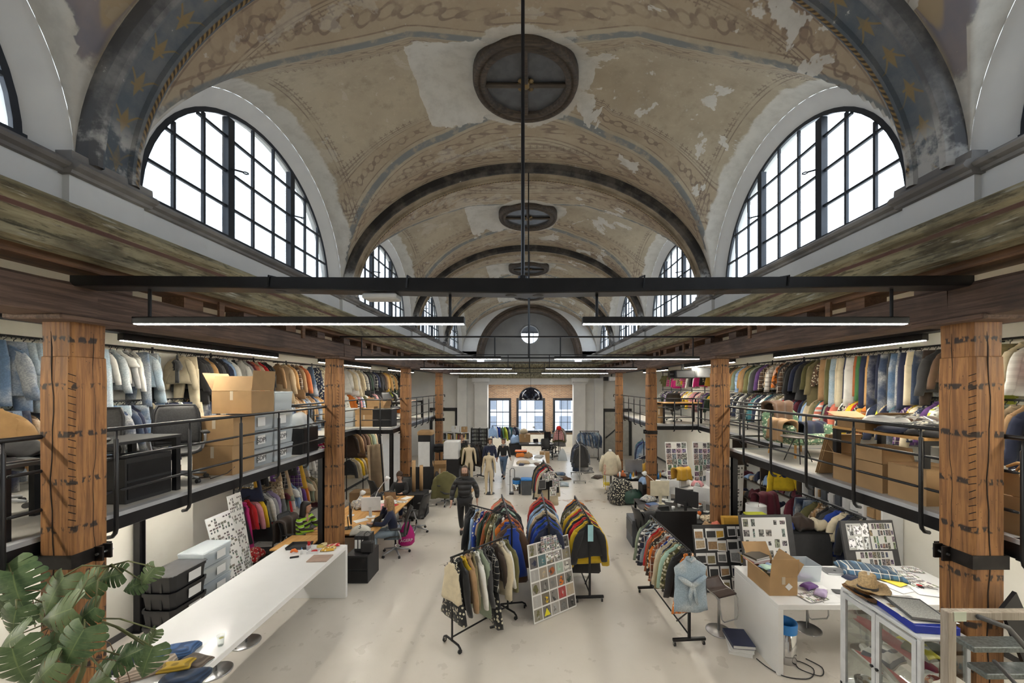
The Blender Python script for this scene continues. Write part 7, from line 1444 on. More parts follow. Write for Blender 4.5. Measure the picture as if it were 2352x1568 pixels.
t = thing('hand_trolley', 'black folding trolley handle beside the pedal bin', 'trolley', (-.72, 14.25, 0)); part('frame', MB().tube([(-.05, 0, .05), (-.05, 0, .85), (0, 0, .92), (.09, 0, .92), (.12, 0, .85), (.12, 0, .05)], .012, 8), M_BLACK, t, True); part('toe_plate', MB().b2((-.07, -.2, .0), (.14, .02, .05)), M_BLACK, t)
for i, (x, y, sx, sy, h, c, l) in enumerate(((-.3, 15.0, .5, .35, .1, 'beige', 'cream garment folded on the cutting table'), (-.45, 16.4, .4, .3, .16, 'orange', 'orange cloth heap on the cutting table'), (.1, 15.3, .6, .5, .03, 'white', 'white pattern sheets on the cutting table'), (-.1, 16.2, .3, .24, .2, 'tan', 'tan bag on the cutting table'), (.35, 16.3, .4, .3, .08, 'light grey', 'grey folded cloth on the cutting table'), (-.35, 14.75, .4, .2, .05, 'navy', 'navy cloth at the near edge of the cutting table'), (.25, 14.8, .5, .2, .04, 'brown', 'brown folded cloth at the near edge of the cutting table'))): cloth('cloth_heap', l, 'cloth', (x, y, .951), .3*i, sx, sy, h, c, 'plain', i, 'cloths on the cutting table')
t = thing('tool_crate', 'orange and grey crate standing on the cutting table', 'crate', (-.42, 16.55, .951)); part('tub', MB().box((0, 0, .10), (.5, .34, .2), ch=.02), M_DKGREY, t); part('lid', MB().box((0, 0, .225), (.52, .36, .06), ch=.02), M_ORNG, t)
for i, (x, y) in enumerate(((.9, 15.6), (1.1, 16.2), (.95, 17.0), (1.35, 15.4), (1.45, 16.4), (.8, 17.8), (1.3, 17.2), (2.6, 17.6), (2.9, 16.6), (2.75, 18.2))):
    cloth('folded_jeans', ['pale jeans on the floor, closest to the cutting table', 'dark jeans behind the pale pair on the floor', 'black jeans on the floor farther back', 'pale jeans at the near end of the floor pile', 'brown folded jeans on the floor', 'dark folded jeans near the far desks', 'mid blue jeans in the middle of the floor pile', 'grey jeans near the silver rack', 'dark trousers beside the silver rack', 'charcoal jeans behind the silver rack'][i], 'jeans', (x, y, 0), .5*i, .5, .36, .10, ['pale denim', 'dark denim', 'black', 'pale denim', 'brown', 'dark denim', 'mid denim', 'grey', 'dark brown', 'charcoal'][i], 'denim', i, 'jeans laid out on the floor')
T_desk('dark desk with a laptop under the arched end window', -.6, 1.25, 21.2, 22.0, .74, M_BLACKP); T_desk('dark side desk by the right end window', .9, 1.5, 22.6, 24.2, .95, M_BLACKP)
laptop((.35, 21.6, .742), .5, 'open silver laptop on the dark end desk'); carton((-.35, 22.2, .742), .1, .62, .4, .44, 'brown carton on the dark end desk', ()); carton((.72, 19.9, 0), 0, .5, .4, .55, 'tall carton on the floor before the dark end desk', ()); monitor((.95, 21.7, .742), .2, .4, .5, 'dark tower monitor on the end desk'); desk_lamp((.8, 22.0, .742), PI, 'white jointed lamp on the dark end desk', None, 1.5, .3); office_chair((.9, 20.8, 0), .4, 'office chair at the dark end desk'); office_chair((1.2, 22.0, 0), 2, 'office chair beside the checked shirt rack')
for i, (x, y) in enumerate(((.1, 21.5), (.6, 21.4), (1.0, 21.4))): paper_sheet((x, y, .742), .3*i, .4, .28, ['papers at the near end of the dark end desk', 'papers before the silver laptop', 'papers beside the tower monitor'][i], [M_PAPER, T_LINE, M_PAPER][i], 'papers on the end desk')
t = thing('red_cap', 'bright red cap on top of the checked shirt rack post', 'hat', (1.55, 21.15, 1.62)); part('crown', MB().lathe([(.12, -.06), (.14, 0), (.13, .08), (.08, .14), (0, .155)], n=20), plain('scarlet_felt', (.75, .02, .015), .7), t, True); part('peak', MB().sheet(8, 4, lambda u, v: ((u-.5)*.2, -.12-v*.09*math.sin(u*PI), -.04), .01), plain('scarlet_felt', (0, 0, 0)), t, True)
single('plastic_bag', MB().sheet(12, 10, lambda u, v: ((u-.5)*.5, (v-.5)*.45, .02+.6*(math.sin(u*PI)*math.sin(v*PI))**.7), .03), M_CLEAR, 'large translucent plastic bag by the checked shirt rack', 'bag', None, True, (1.7, 20.6, 0))
cloth('backpack', 'blue backpack on the black box under the end window', 'bag', (-.9, 22.3, .62), .2, .5, .4, .45, 'light blue', 'plain', 4); t = thing('storage_box', 'black box carrying the blue backpack', 'box', (-.9, 22.3, 0)); part('body', MB().box((0, 0, .3), (.7, .5, .6), ch=.01), M_BLACKP, t); part('lid', MB().box((0, 0, .605), (.72, .52, .03)), M_BLACK, t)
single('fur_cushion', MB().lathe([(0, 0), (.2, .05), (.24, .15), (.16, .28), (0, .33)], n=16), FAB['knit'], 'round cream fur cushion on the brown carton', 'cushion', None, True, (-.4, 22.25, 1.19), 0, (.6, .52, .38))
# right desks, near the second post
board('desk_screen', 'black desk screen at the near end of the right desks', 'screen', [(2.90, 8.88, .05), (3.86, 8.90, .05), (3.86, 8.90, 1.08), (2.90, 8.88, 1.08)], .03, M_BLACKP, M_BLACKP, ())
T_desk('black desk crowded with monitors on the right side', 2.95, 4.85, 9.0, 11.0, .76, M_BLACKP); RD = .761
monitor((3.95, 9.7, RD), PI*.72, .62, .40, 'black monitor turned sideways on the right desks', lift=.2); monitor((3.55, 10.55, RD), PI, .52, .42, 'cream back of a monitor on the right desks', plain('cream_plastic', (.72, .66, .5), .5), lift=.2); monitor((4.5, 9.9, RD), PI*.8, .56, .42, 'white-backed monitor near the second right post', M_WHITEP, lift=.18); monitor((3.9, 10.75, RD), PI*.85, .5, .4, 'white monitor back beside the cream one', M_WHITEP, lift=.2)
desk_lamp((3.8, 10.85, RD), 2.6, 'white desk lamp arching over the right desks', None, 1.2, .35); desk_lamp((4.35, 10.1, RD), 1.0, 'second white desk lamp on the right desks', None, 1.0, .1)
t = thing('lidded_pot', 'black pot with a pale lid at the front of the right desks', 'pot', (3.38, 9.15, RD)); part('body', MB().lathe([(0, 0), (.08, 0), (.085, .13), (.06, .17), (0, .17)], n=20), M_BLACKP, t, True); part('lid', MB().lathe([(.06, .17), (.05, .19), (0, .2)], n=18), M_WHITEP, t, True)
for i, (x, y, sx, sy, m, l) in enumerate(((3.1, 10.2, .5, .4, M_DKGREY, 'grey folder stack at the aisle end of the right desks'), (3.25, 9.7, .4, .3, M_PAPER, 'white papers on the right desks, aisle side'), (3.7, 9.25, .35, .25, M_PAPER, 'papers before the black monitor'), (3.1, 9.3, .3, .25, T_LINE, 'picture sheet at the near corner of the right desks'), (4.4, 10.6, .6, .45, T_LINE, 'picture sheets behind the second right post'))):
    for k in range(3): paper_sheet((x+.02*k, y+.015*k, RD+.0045*k), .1*k+.3*i, sx, sy, l+[', lowest', ', middle', ', top'][k], m, 'paper stacks on the right desks')
cloth('orange_cloth', 'orange cloth at the edge of the right desks', 'cloth', (3.75, 9.08, RD), .2, .22, .14, .08, 'orange', 'plain', 2); cloth('cloth_heap', 'pale cloth heap beside the second right post', 'cloth', (4.35, 9.2, RD), .2, .5, .3, .12, 'beige', 'floral', 5)
t = thing('pedestal', 'grey drawer unit at the aisle end of the right desks', 'drawers', (2.72, 9.75, 0)); part('body', MB().box((0, 0, .33), (.42, .6, .66), ch=.006), M_SLATE, t); part('drawer', MB().box((-.213, 0, .42), (.012, .56, .3)), M_DKGREY, t)
office_chair((2.85, 9.3, 0), PI/2+.2, 'office chair with a black jacket at the right desks'); drape('black jacket over the office chair at the right desks', (2.83, 9.02, 1.0), .2, .45, .5, .6, 'black', 'plain', 3)
board('collage_board', 'white collage board behind the right desks, beside the black post', 'mood board', [(4.25, 11.9, 1.0), (4.95, 11.95, 1.0), (4.92, 12.1, 2.22), (4.22, 12.05, 2.22)], .02, M_WHITEP, T_COLL, ((.03, .02, .97, .98),)); board('collage_board', 'white collage board leaning to the right of the first', 'mood board', [(5.0, 11.7, 1.0), (5.62, 12.0, 1.02), (5.85, 12.2, 2.2), (5.05, 11.95, 2.25)], .02, M_WHITEP, T_COLL, ((.03, .02, .97, .98),))
T_desk('white-topped desk behind the right monitors', 4.0, 6.2, 11.2, 12.3, .98, M_WHITEP)
drape('orange jacket over a chair before the collage boards', (4.45, 11.3, 1.55), .3, .5, .45, .4, 'mustard', 'plain', 5); t = thing('white_box', 'upright white box beside the collage boards', 'box', (5.45, 11.5, .981)); part('case', MB().box((0, 0, .2), (.26, .3, .4), ch=.01), M_WHITEP, t); part('lid', MB().box((0, 0, .41), (.28, .32, .03)), M_WHITEP, t)
t = thing('paper_bag', 'yellow paper shopping bag hung before the second right post', 'bag', (4.05, 7.78, .98)); part('bag', MB().loft([[(a*q, b, z) for a, b in ((-.15, -.06), (.15, -.06), (.15, .06), (-.15, .06))] for z, q in ((0, .9), (.2, 1), (.36, 1.12))]), plain('yellow_kraft', (.62, .35, .05), .7), t); part('card', MB().slab([(.06, -.075, .06), (.20, -.075, .02), (.23, -.075, .18), (.09, -.075, .23)], .003), M_PAPER, t)
t = thing('shelf_unit', 'black low unit carrying the yellow bag, behind the swatch board', 'cabinet', (4.1, 7.87, 0)); part('body', MB().box((0, .0, .48), (1.2, .26, .96), ch=.006), M_BLACKP, t); part('top_board', MB().box((0, 0, .97), (1.22, .32, .02)), M_DKGREY, t)
for i, (x, c, l) in enumerate(((3.62, 'tan', 'tan paper cone standing behind the swatch board'), (3.8, 'coral', 'pink draped cloth beside the yellow bag'), (3.55, 'red', 'red-orange cloth on the unit by the black screen'), (3.7, 'black', 'black cloth on the unit beside the tan cone'))): cloth('draped_scrap', l, 'cloth', (x, 7.86, .982), .4*i, .16, .2, .1+.1*(i < 2), c, 'plain', i)
t = thing('magazine_box', 'tall grey bin topped with yellow papers right of the second post', 'box', (4.78, 8.1, 0)); part('body', MB().box((0, 0, .62), (.46, .36, 1.24), ch=.01), M_SLATE, t); part('papers', MB().box((0, 0, 1.26), (.42, .32, .05), ch=.015), plain('acid_yellow_paper', (.65, .68, .03), .6), t)
cloth('blue_pouch', 'bright blue padded pouch beside the yellow-topped bin', 'bag', (5.25, 8.0, 1.0), .3, .36, .3, .18, 'royal blue', 'plain', 2); t = thing('shelf_unit', 'low dark shelf carrying the blue pouch and cloth heaps', 'cabinet', (5.6, 8.05, 0)); part('body', MB().box((0, 0, .49), (1.1, .5, .98), ch=.006), M_DKGREY, t); part('top_board', MB().box((0, 0, .988), (1.12, .52, .02)), M_BLACKP, t)
cloth('brown_heap', 'brown cloth heap on the low dark shelf', 'cloth', (5.65, 8.05, 1.0), .3, .4, .36, .26, 'dark brown', 'plain', 3); cloth('cream_heap', 'cream tied cloths on the low dark shelf', 'cloth', (6.0, 8.0, 1.0), .1, .3, .3, .2, 'cream', 'plain', 4)
board('drawing_board', 'white panel with small drawings leaning by the black mezzanine column', 'poster', [(4.55, 9.2, .9), (5.25, 9.5, .9), (5.4, 9.6, 2.0), (4.55, 9.3, 2.05)], .012, M_WHITEP, T_LOOSE)
drape('maroon jacket over a chair under the right mezzanine', (5.75, 9.4, 1.35), .2, .55, .5, .7, 'burgundy', 'plain', 8); t = thing('paper_sack', 'white paper sack standing beside the maroon jacket', 'sack', (5.35, 9.1, .0)); part('sack', MB().lathe([(.0, 0), (.2, 0), (.24, .5), (.22, 1.15), (.2, 1.16), (.2, .9)], n=16, cap=False), M_WHITEP, t, True); part('liner', MB().lathe([(.21, 1.05), (.225, 1.17), (.21, 1.18)], n=16, cap=False), M_PAPER, t, True)
def shelving(label, x0, y0, y1, h, levels, m, dep=.4, cols_=1, name='shelving_unit'):
    t = thing(name, label, 'shelves', (x0, y0, 0)); L = y1-y0
    for i in range(cols_+1): part('upright', MB().b2((-dep, i*L/cols_-.02, 0), (0, i*L/cols_+.02, h)), m, t)
    for i in range(levels+1): part('shelf', MB().b2((-dep+.004, -.018, i*(h-.03)/levels+.0005), (-.004, L+.018, i*(h-.03)/levels+.0295)), m, t)
    return t
shelving('dark wooden shelving full of folded cloth under the right mezzanine', 6.98, 9.4, 12.4, 2.3, 4, plain('dark_shelf_wood', (.07, .05, .035), .6), .45, 2); shelving('white cube shelving behind the workwear rack', 6.98, 7.2, 9.3, 2.3, 5, M_WHITEP, .38, 5)
rd = random.Random(31)
for i in range(34):
    y = 9.55+(i % 12)*.235; lv = i//12+1; cloth('folded_cloth', 'folded %s cloth, %s along shelf %s of the dark wooden shelving' % ((c := rd.choice(['teal', 'white', 'navy', 'charcoal', 'beige', 'light blue', 'burgundy', 'grey', 'tan'])), NTH(i % 12+1), NTH(lv)), 'cloth', (6.72, y, lv*.5675+.032), rd.uniform(-.1, .1), .34, .2, rd.uniform(.1, .3), c, 'plain', i, 'folded cloths on the dark shelving')
for i in range(22):
    y = 7.3+(i % 10)*.2; lv = 4-i//10; t_ = single('shoe_box', MB().box((0, 0, .1), (.28, .15, rd.uniform(.16, .24)), ch=.006), [M_WHITEP, M_SLATE, M_PAPER, M_CARD][rd.randrange(4)], '%s box along row %s of the white cube shelving' % (NTH(i % 10+1), NTH(5-lv)), 'box', 'boxes in the white cube shelving', False, (6.78, y, lv*.454+.02+.03))
cb = garment('sweater', 'yellow', (6.35, 9.62, 2.2), -.15, 'plain', 2, 'yellow sweater with a dark blue crest hung on the dark shelving', None, 1.15)
em = MB(); em.lathe([(0, -.004), (.055, -.002), (.06, .002), (0, .006)], (0, 0, 0), 14, Matrix.Translation((0, -.04, -.38)) @ Matrix.Rotation(PI/2, 4, 'X'))
for s_ in (-1, 1):
    for a, b, c in ((.06, .02, .12), (.06, -.02, .13), (.04, .08, .09)): em.tube([(s_*.03, -.042, -.38+b*.6), (s_*a*1.3, -.044, -.38+b), (s_*c*.8, -.042, -.38+b*2.2)], .009, 5)
part('crest', em, plain('crest_blue', (.03, .05, .2), .7), cb, True)
# far right desks
T_desk('dark desk of computers behind the third right post', 3.0, 5.6, 13.35, 14.6, .75, M_BLACKP); monitor((3.72, 13.85, .751), PI, .62, .45, 'silver back of an all-in-one computer on the far right desk', M_ALU, lift=.12); monitor((4.3, 13.6, .751), PI*.9, .4, .4, 'black monitor beside the silver computer', lift=.1)
desk_lamp((3.5, 14.2, .751), -.3, 'silver desk lamp over the far right desk', M_STEEL, 1.3, .5); t = thing('round_lamp', 'orange round lamp hung beside the farthest right post', 'lamp', (3.15, 14.3, 1.25)); part('globe', MB().lathe([(0, -.1), (.07, -.075), (.1, 0), (.07, .075), (0, .1)], n=18), plain('orange_enamel', (.85, .22, .02), .35), t, True); part('stem', MB().cyl((0, 0, -.5), (0, 0, -.09), .012, 8), M_STEEL, t)
for i in range(12): single('bottle', MB().lathe([(0, 0), (.03, 0), (.035, rd.uniform(.06, .2)), (.0, rd.uniform(.2, .22))], n=10), [M_WHITEP, M_ORNG, M_BLUE, plain('amber_plastic', (0, 0, 0)), plain('oxblood', (0, 0, 0)), M_SLATE][i % 6], '%s bottle along the far right desk' % NTH(i+1), 'bottle', 'bottles on the far right desk', True, (3.15+.16*i, 13.55+.25*math.sin(i*2.1), .751))
cloth('orange_coat_heap', 'orange coat heaped on the far right desk by the third post', 'coat', (4.35, 14.3, .751), .2, .5, .4, .36, 'mustard', 'plain', 3); cloth('floral_heap', 'black patterned coat heap below the far right desk', 'coat', (3.1, 13.1, .0), .3, .8, .6, .75, 'black', 'floral', 6)
t = thing('duffel_bag', 'dark green duffel bag on the floor by the far right desk', 'bag', (3.42, 12.95, 0), .3); part('body', MB().tube([(-.32, 0, .24), (-.26, 0, .24), (0, 0, .25), (.26, 0, .24), (.32, 0, .24)], [.12, .22, .25, .22, .12], 18), plain('bottle_green_nylon', (.02, .06, .045), .5), t, True); part('strap', MB().tube([(-.15, -.2, .3), (-.1, -.1, .52), (.1, -.1, .52), (.15, -.2, .3)], .014, 6), M_BLACKP, t, True)
t = thing('pedestal', 'black pedestal with folded blue cloths beside the green duffel', 'drawers', (3.95, 13.05, 0)); part('body', MB().box((0, 0, .33), (.44, .5, .66), ch=.006), M_BLACKP, t); part('drawer', MB().box((0, -.253, .4), (.4, .012, .3)), M_BLACK, t); cloth('folded_cloth', 'folded pale blue cloths on the black pedestal', 'cloth', (3.95, 13.05, .661), .1, .4, .4, .2, 'light blue', 'plain', 8)
t = thing('dress_form', 'dress form wearing a cream jacket with red lettering, on a wheeled stand', 'dress form', (2.92, 14.1, 0)); part('torso', MB().loft([[(q*math.cos(2*PI*k/20), q*.62*math.sin(2*PI*k/20), z) for k in range(20)] for q, z in ((.30, .72), (.31, .8), (.29, 1.05), (.27, 1.25), (.25, 1.42), (.12, 1.55), (.06, 1.58))]), FAB['plain'], t, True, (.62, .56, .42))
for s_ in (-1, 1): part('sleeve', MB().tube([(s_*.23, 0, 1.42), (s_*.32, -.02, 1.15), (s_*.34, -.05, .85)], [.08, .085, .07], 12), FAB['plain'], t, True, (.62, .56, .42))
part('neck_cap', MB().lathe([(.05, 1.56), (.055, 1.64), (0, 1.66)], n=16), M_PAPER, t, True); part('pole', MB().cyl((0, 0, .06), (0, 0, .75), .018, 10), M_STEEL, t); text(t, 'MOTO', (-.19, -.215, .95), (PI/2, -PI/2, -.3), .12, plain('scarlet_print', (.5, .03, .03), .6))
for k in range(4): part('stand_leg', MB().tube([(0, 0, .1), (.24*math.cos(k*PI/2+.4), .24*math.sin(k*PI/2+.4), .06)], .014, 8), M_BLACK, t)
t = thing('trolley', 'yellow framed trolley behind the cream dress form', 'trolley', (3.12, 14.75, 0)); M_YEL = plain('yellow_enamel', (.75, .58, .03), .4)
for z in (.2, .6): part('shelf', MB().b2((-.3, -.2, z), (.3, .2, z+.03)), M_YEL, t)
for x in (-.28, .28):
    for y in (-.18, .18): part('leg', MB().cyl((x, y, .05), (x, y, .64), .014, 8), M_YEL, t); 

for i, (x, y, z, sx, sy, h, c, l) in enumerate(((4.25, 10.35, RD, .4, .3, .16, 'white', 'white cloth heap between the monitors of the right desks'), (3.3, 10.75, RD, .34, .3, .14, 'light grey', 'grey cloth heap at the far aisle corner of the right desks'), (3.6, 9.45, RD, .26, .2, .07, 'cream', 'cream cloth before the black monitor on the right desks'), (4.6, 9.35, RD, .36, .3, .13, 'white', 'white cloth heap at the near end of the right desks by the post'), (4.5, 11.6, .981, .5, .4, .2, 'white', 'white cloth heap on the white-topped desk'), (5.0, 11.5, .981, .3, .3, .14, 'pink', 'pale pink heap on the white-topped desk'), (3.25, 13.7, .751, .3, .24, .12, 'rust', 'rust cloth at the aisle end of the far right desk'), (4.9, 13.7, .751, .4, .3, .16, 'light grey', 'grey heap at the wall end of the far right desk'), (3.6, 13.5, .751, .4, .2, .02, 'white', 'white sheet before the silver computer'))):
    cloth('cloth_heap', l, 'cloth', (x, y, z), .5*i, sx, sy, h, c, 'floral' if i in (1, 7) else 'plain', i+20, 'heaps on the right desks')
for i in range(5): book((3.12+.01*i, 9.98-.008*i, RD+.016+.032*i), .1*i, .27, .2, .03, bc[i], ['tan', 'dark', 'cream', 'red', 'blue'][i]+'-covered book in the pile at the aisle side of the right desks', 'books piled on the right desks')
laptop((3.35, 9.35, RD+.001), .3, 'open dark laptop near the lidded pot on the right desks', 110, M_DKGREY)
for i, (x, y) in enumerate(((4.05, 9.3), (4.2, 9.55), (3.7, 9.95), (4.35, 9.75), (3.95, 10.2), (4.6, 10.4))):
    t = thing('cup', ['white cup by the paper bag end of the right desks', 'orange cup behind the white cup', 'white cup behind the black monitor', 'grey cup before the white-backed monitor', 'white cup between the monitors', 'orange cup at the wall side of the right desks'][i], 'cup', (x, y, RD), .4*i, 'cups on the right desks'); part('cup', MB().lathe([(0, 0), (.032, 0), (.042, .10), (.038, .10), (.028, .006), (0, .006)], n=14, cap=False), [M_WHITEP, M_ORNG, M_WHITEP, M_SLATE, M_WHITEP, M_ORNG][i], t, True); part('handle', MB().tube([(.038, 0, .08), (.065, 0, .075), (.065, 0, .035), (.034, 0, .03)], .006, 6), [M_WHITEP, M_ORNG, M_WHITEP, M_SLATE, M_WHITEP, M_ORNG][i], t, True)
# ================================================================ people and mannequins
import bmesh
M_SKIN = plain('skin', (.50, .29, .20), .55, 0, .08); M_SKIN2 = plain('pale_skin', (.58, .36, .27), .55, 0, .08); M_LIN = plain('cream_linen', (.62, .52, .36), .8, 0, .06, 40)
M_HAIRB = plain('dark_brown_hair', (.075, .042, .024), .5, 0, .4, 30); M_HAIRK = plain('black_hair', (.014, .011, .01), .45, 0, .3, 30); M_HAIRF = plain('blonde_hair', (.36, .22, .10), .5, 0, .4, 30)
M_EYEW = plain('eye_white', (.7, .68, .65), .3); M_EYE = plain('iris', (.03, .02, .015), .2); M_LIP = plain('lips', (.35, .12, .10), .5)
M_SHOE_ = plain('black_shoe', (.015, .015, .016), .5)
def skin(name, verts, edges, rad, mat, parent=None, root=0, lev=1, color=None):
    me = bpy.data.meshes.new(name); me.from_pydata([tuple(v) for v in verts], edges, []); o = bpy.data.objects.new(name, me); COL.objects.link(o)
    md = o.modifiers.new('skin', 'SKIN'); md.use_smooth_shade = True; md.branch_smoothing = .4
    for i, r in enumerate(rad):
        sv = me.skin_vertices[0].data[i]; sv.radius = r if isinstance(r, tuple) else (r, r); sv.use_root = (i == root)
    if lev: sub = o.modifiers.new('subsurf', 'SUBSURF'); sub.levels = lev; sub.render_levels = lev
    dg = bpy.context.evaluated_depsgraph_get(); new = bpy.data.meshes.new_from_object(o.evaluated_get(dg)); bpy.data.objects.remove(o)
    new.polygons.foreach_set('use_smooth', [True]*len(new.polygons)); new.name = name
    return place(name, new, mat, parent, None, color)
def chain(V, E, R, start, pts, rads):
    p = start
    for q, r in zip(pts, rads): V.append(q); R.append(r); E.append((p, len(V)-1)); p = len(V)-1
    return p
STAND = dict(pelvis=(0, 0, .96), waist=(0, 0, 1.10), chest=(0, -.01, 1.30), neck0=(0, .01, 1.47), neck1=(0, 0, 1.54), head=(0, -.015, 1.64),
    sh=(.18, .01, 1.43), el=(.25, .04, 1.15), wr=(.27, -.05, .92), hip=(.095, 0, .92), kn=(.10, -.02, .50), an=(.10, .03, .09), toe=(.11, -.13, .04))
def person(name, label, cat, loc, rz, pose, look, scale=1.0, headturn=0, nod=0):
    """A figure facing local -y. POSE overrides joints (suffix _l / _r for one side)."""
    t = thing(name, label, cat, loc, rz); t.scale = (scale,)*3
    def j(n, s=None):
        v = None
        if s is not None: v = pose.get(n+('_r' if s > 0 else '_l'))
        v = v or pose.get(n) or STAND[n]; v = Vector(v)
        if s is not None and n in ('sh', 'el', 'wr', 'hip', 'kn', 'an', 'toe') and pose.get(n+('_r' if s > 0 else '_l')) is None: v.x = s*abs(v.x)
        return v
    dummy = look.get('dummy'); V = [j('pelvis'), j('waist'), j('chest'), j('neck0')]; E = [(0, 1), (1, 2), (2, 3)]; fem = look.get('fem', 0)
    R = [(.155 if fem else .15, .10), (.115 if fem else .135, .09), (.145 if fem else .165, .105), (.07, .065)]
    n1 = chain(V, E, R, 3, [j('neck1')], [.052])
    if not dummy:
        h = j('head'); chain(V, E, R, n1, [h+Vector((0, .005, -.02)), h+Vector((0, .01, .06)), h+Vector((0, .01, .12))], [(.068, .078), (.074, .09), (.045, .055)])
    for s in (-1, 1):
        a, b, c = j('sh', s), j('el', s), j('wr', s); d = (c-b).normalized()
        e = chain(V, E, R, 2, [a, a.lerp(b, .5), b, b.lerp(c, .5), c], [.062, .05, .042, .04, .029]); side = Vector((0, 1, 0)) if abs(d.y) < .8 else Vector((1, 0, 0)); side = (side-d*side.dot(d)).normalized(); up = d.cross(side)
        pal = chain(V, E, R, e, [c+d*.05, c+d*.085], [(.032, .02), (.034, .018)])
        if not dummy:
            for k, (o, L) in enumerate(((-.027, .068), (-.009, .08), (.009, .075), (.026, .058))):
                b0 = c+d*.095+side*o; chain(V, E, R, pal, [b0, b0+d*L*.5+up*.006*s, b0+d*L*.85+up*.022*s], [.0095, .009, .007])
            b0 = c+d*.03+side*-.032; chain(V, E, R, e, [b0, b0+d*.035-side*.018, b0+d*.062-side*.02], [.011, .010, .008])
        a, b, c, f = j('hip', s), j('kn', s), j('an', s), j('toe', s); chain(V, E, R, 0, [a, a.lerp(b, .5), b, b.lerp(c, .4), c, c.lerp(f, .4)+Vector((0, 0, -.02)), f], [.095, .082, .058, .055, .038, .04, .03])
    body = skin('body', V, E, R, look.get('skin', M_SKIN), t)
    if dummy:
        nk = j('neck1'); part('neck_cap', MB().lathe([(.05, -.01), (.055, .02), (.03, .035), (0, .037)], tuple(nk), 16), M_LIN, t, True); part('neck_pin', MB().cyl(nk+Vector((0, 0, .03)), nk+Vector((0, 0, .10)), .012, 8), M_STEEL, t)
        part('stand_pole', MB().cyl((0, .16, .02), (0, .16, 1.0), .016, 8), M_BLACK, t); part('stand_base', MB().lathe([(0, 0), (.2, 0), (.2, .015), (0, .02)], (0, .1, 0), 24), M_BLACK, t); part('stand_arm', MB().cyl((0, .16, .98), (0, .05, .98), .014, 8), M_BLACK, t)
        return t
    # head: face parts and hair turn about the neck
    h = j('head'); T = Matrix.Translation(h) @ Matrix.Rotation(headturn, 4, 'Z') @ Matrix.Rotation(nod, 4, 'X')
    hd = MB(); rings = []
    for z, w, dpf, dpb in ((-.115, .03, .055, .02), (-.10, .048, .075, .03), (-.06, .062, .088, .06), (-.02, .070, .092, .085), (.02, .074, .094, .10), (.06, .075, .092, .105), (.10, .066, .075, .09), (.125, .045, .05, .06), (.138, .012, .015, .015)):
        rings.append([(w*math.sin(2*PI*k/20), (-dpf if math.cos(2*PI*k/20) > 0 else dpb)*abs(math.cos(2*PI*k/20))**.9*math.copysign(1, math.cos(2*PI*k/20))*(1 if math.cos(2*PI*k/20) > 0 else -1), z) for k in range(20)])
    hd.loft(rings, M=T); hp = part('head', hd, look.get('skin', M_SKIN), t, True)
    fn = MB(); fn.loft([[(x*.35, -.088, .03), (0, -.094, .03), (x*-.35, -.088, .03)] for x in (.02,)]+[[(.016, -.086, -.015), (0, -.116, -.012), (-.016, -.086, -.015)], [(.010, -.086, -.024), (0, -.098, -.026), (-.010, -.086, -.024)]], M=T); part('nose', fn, look.get('skin', M_SKIN), hp, True)
    for s in (-1, 1):
        part('eye', MB().lathe([(0, -.008), (.009, -.004), (.011, 0), (.009, .004), (0, .008)], (0, 0, 0), 10, T @ Matrix.Translation((s*.028, -.084, .018))), M_EYEW, hp, True); part('iris', MB().lathe([(0, -.003), (.0055, 0), (0, .003)], (0, 0, 0), 8, T @ Matrix.Translation((s*.028, -.094, .018)) @ Matrix.Rotation(PI/2, 4, 'X')), M_EYE, hp)
        part('eyebrow', MB().tube([(s*.014, -.092, .037), (s*.03, -.091, .042), (s*.044, -.082, .036)], .004, 5, T), look['hair'], hp); part('ear', MB().lathe([(0, -.03), (.010, -.02), (.012, .005), (.008, .025), (0, .03)], (s*.076, .01, .0), 10, T), look.get('skin', M_SKIN), hp, True)
    part('mouth', MB().tube([(-.024, -.084, -.052), (0, -.094, -.050), (.024, -.084, -.052)], [.003, .006, .003], 6, T), M_LIP, hp, True)
    L = look.get('hairlen', .05); hr = MB(); n = 24; rr = []
    for i in range(10):
        f = i/9; z = .148-.02*0-(f**1.2)*(.148+L); w = .03+.06*min(1, f*4)**.6 if f < .25 else .09+.012*math.sin(f*PI)*(L > .15)
        ring = []
        for k in range(n):
            a = 2*PI*k/n; ca = math.cos(a); open_ = .62 if z < .075 else 0     # leave the face free below the hairline
            if ca > .25 and z < .078: a2 = math.copysign(max(abs(a if a <= PI else a-2*PI), 1.18), (a if a <= PI else a-2*PI)); x, y = w*math.sin(a2), -.09*math.cos(a2)
            else: x, y = w*math.sin(a), -(.10 if ca > 0 else .118)*ca*(.35+.65*min(1, (w/.09)))
            ring.append((x*(1+.03*math.sin(k*3+i)), y+.012, z))
        rr.append(ring)
    hr.loft(rr, M=T); part('hair', hr, look['hair'], t, True)
    if look.get('beard'): part('beard', MB().loft([[(w*math.sin(-1.5+3*k/12), -d_*math.cos(-1.5+3*k/12)-.004, z) for k in range(13)] for z, w, d_ in ((-.03, .073, .09), (-.07, .068, .094), (-.105, .055, .085), (-.13, .03, .06))]+[[(0, -.04, -.13)]*13], M=T, cap=False, close=False), look['hair'], hp, True)
    if look.get('beanie'): part('beanie', MB().lathe([(.088, .045), (.095, .05), (.095, .085), (.088, .09), (.08, .13), (.05, .165), (.015, .178), (.02, .2), (0, .205)], (0, .012, 0), 20, T), look['beanie'], t, True)
    # clothes
    k = look.get('bulk', 1.0); CV = [j('pelvis')+Vector((0, 0, look.get('hem', .0))), j('waist'), j('chest'), j('neck0')+Vector((0, 0, -.02))]; CE = [(0, 1), (1, 2), (2, 3)]; CR = [(.175*k, .125*k), (.155*k, .115*k), (.185*k, .13*k), (.085*k, .08*k)]
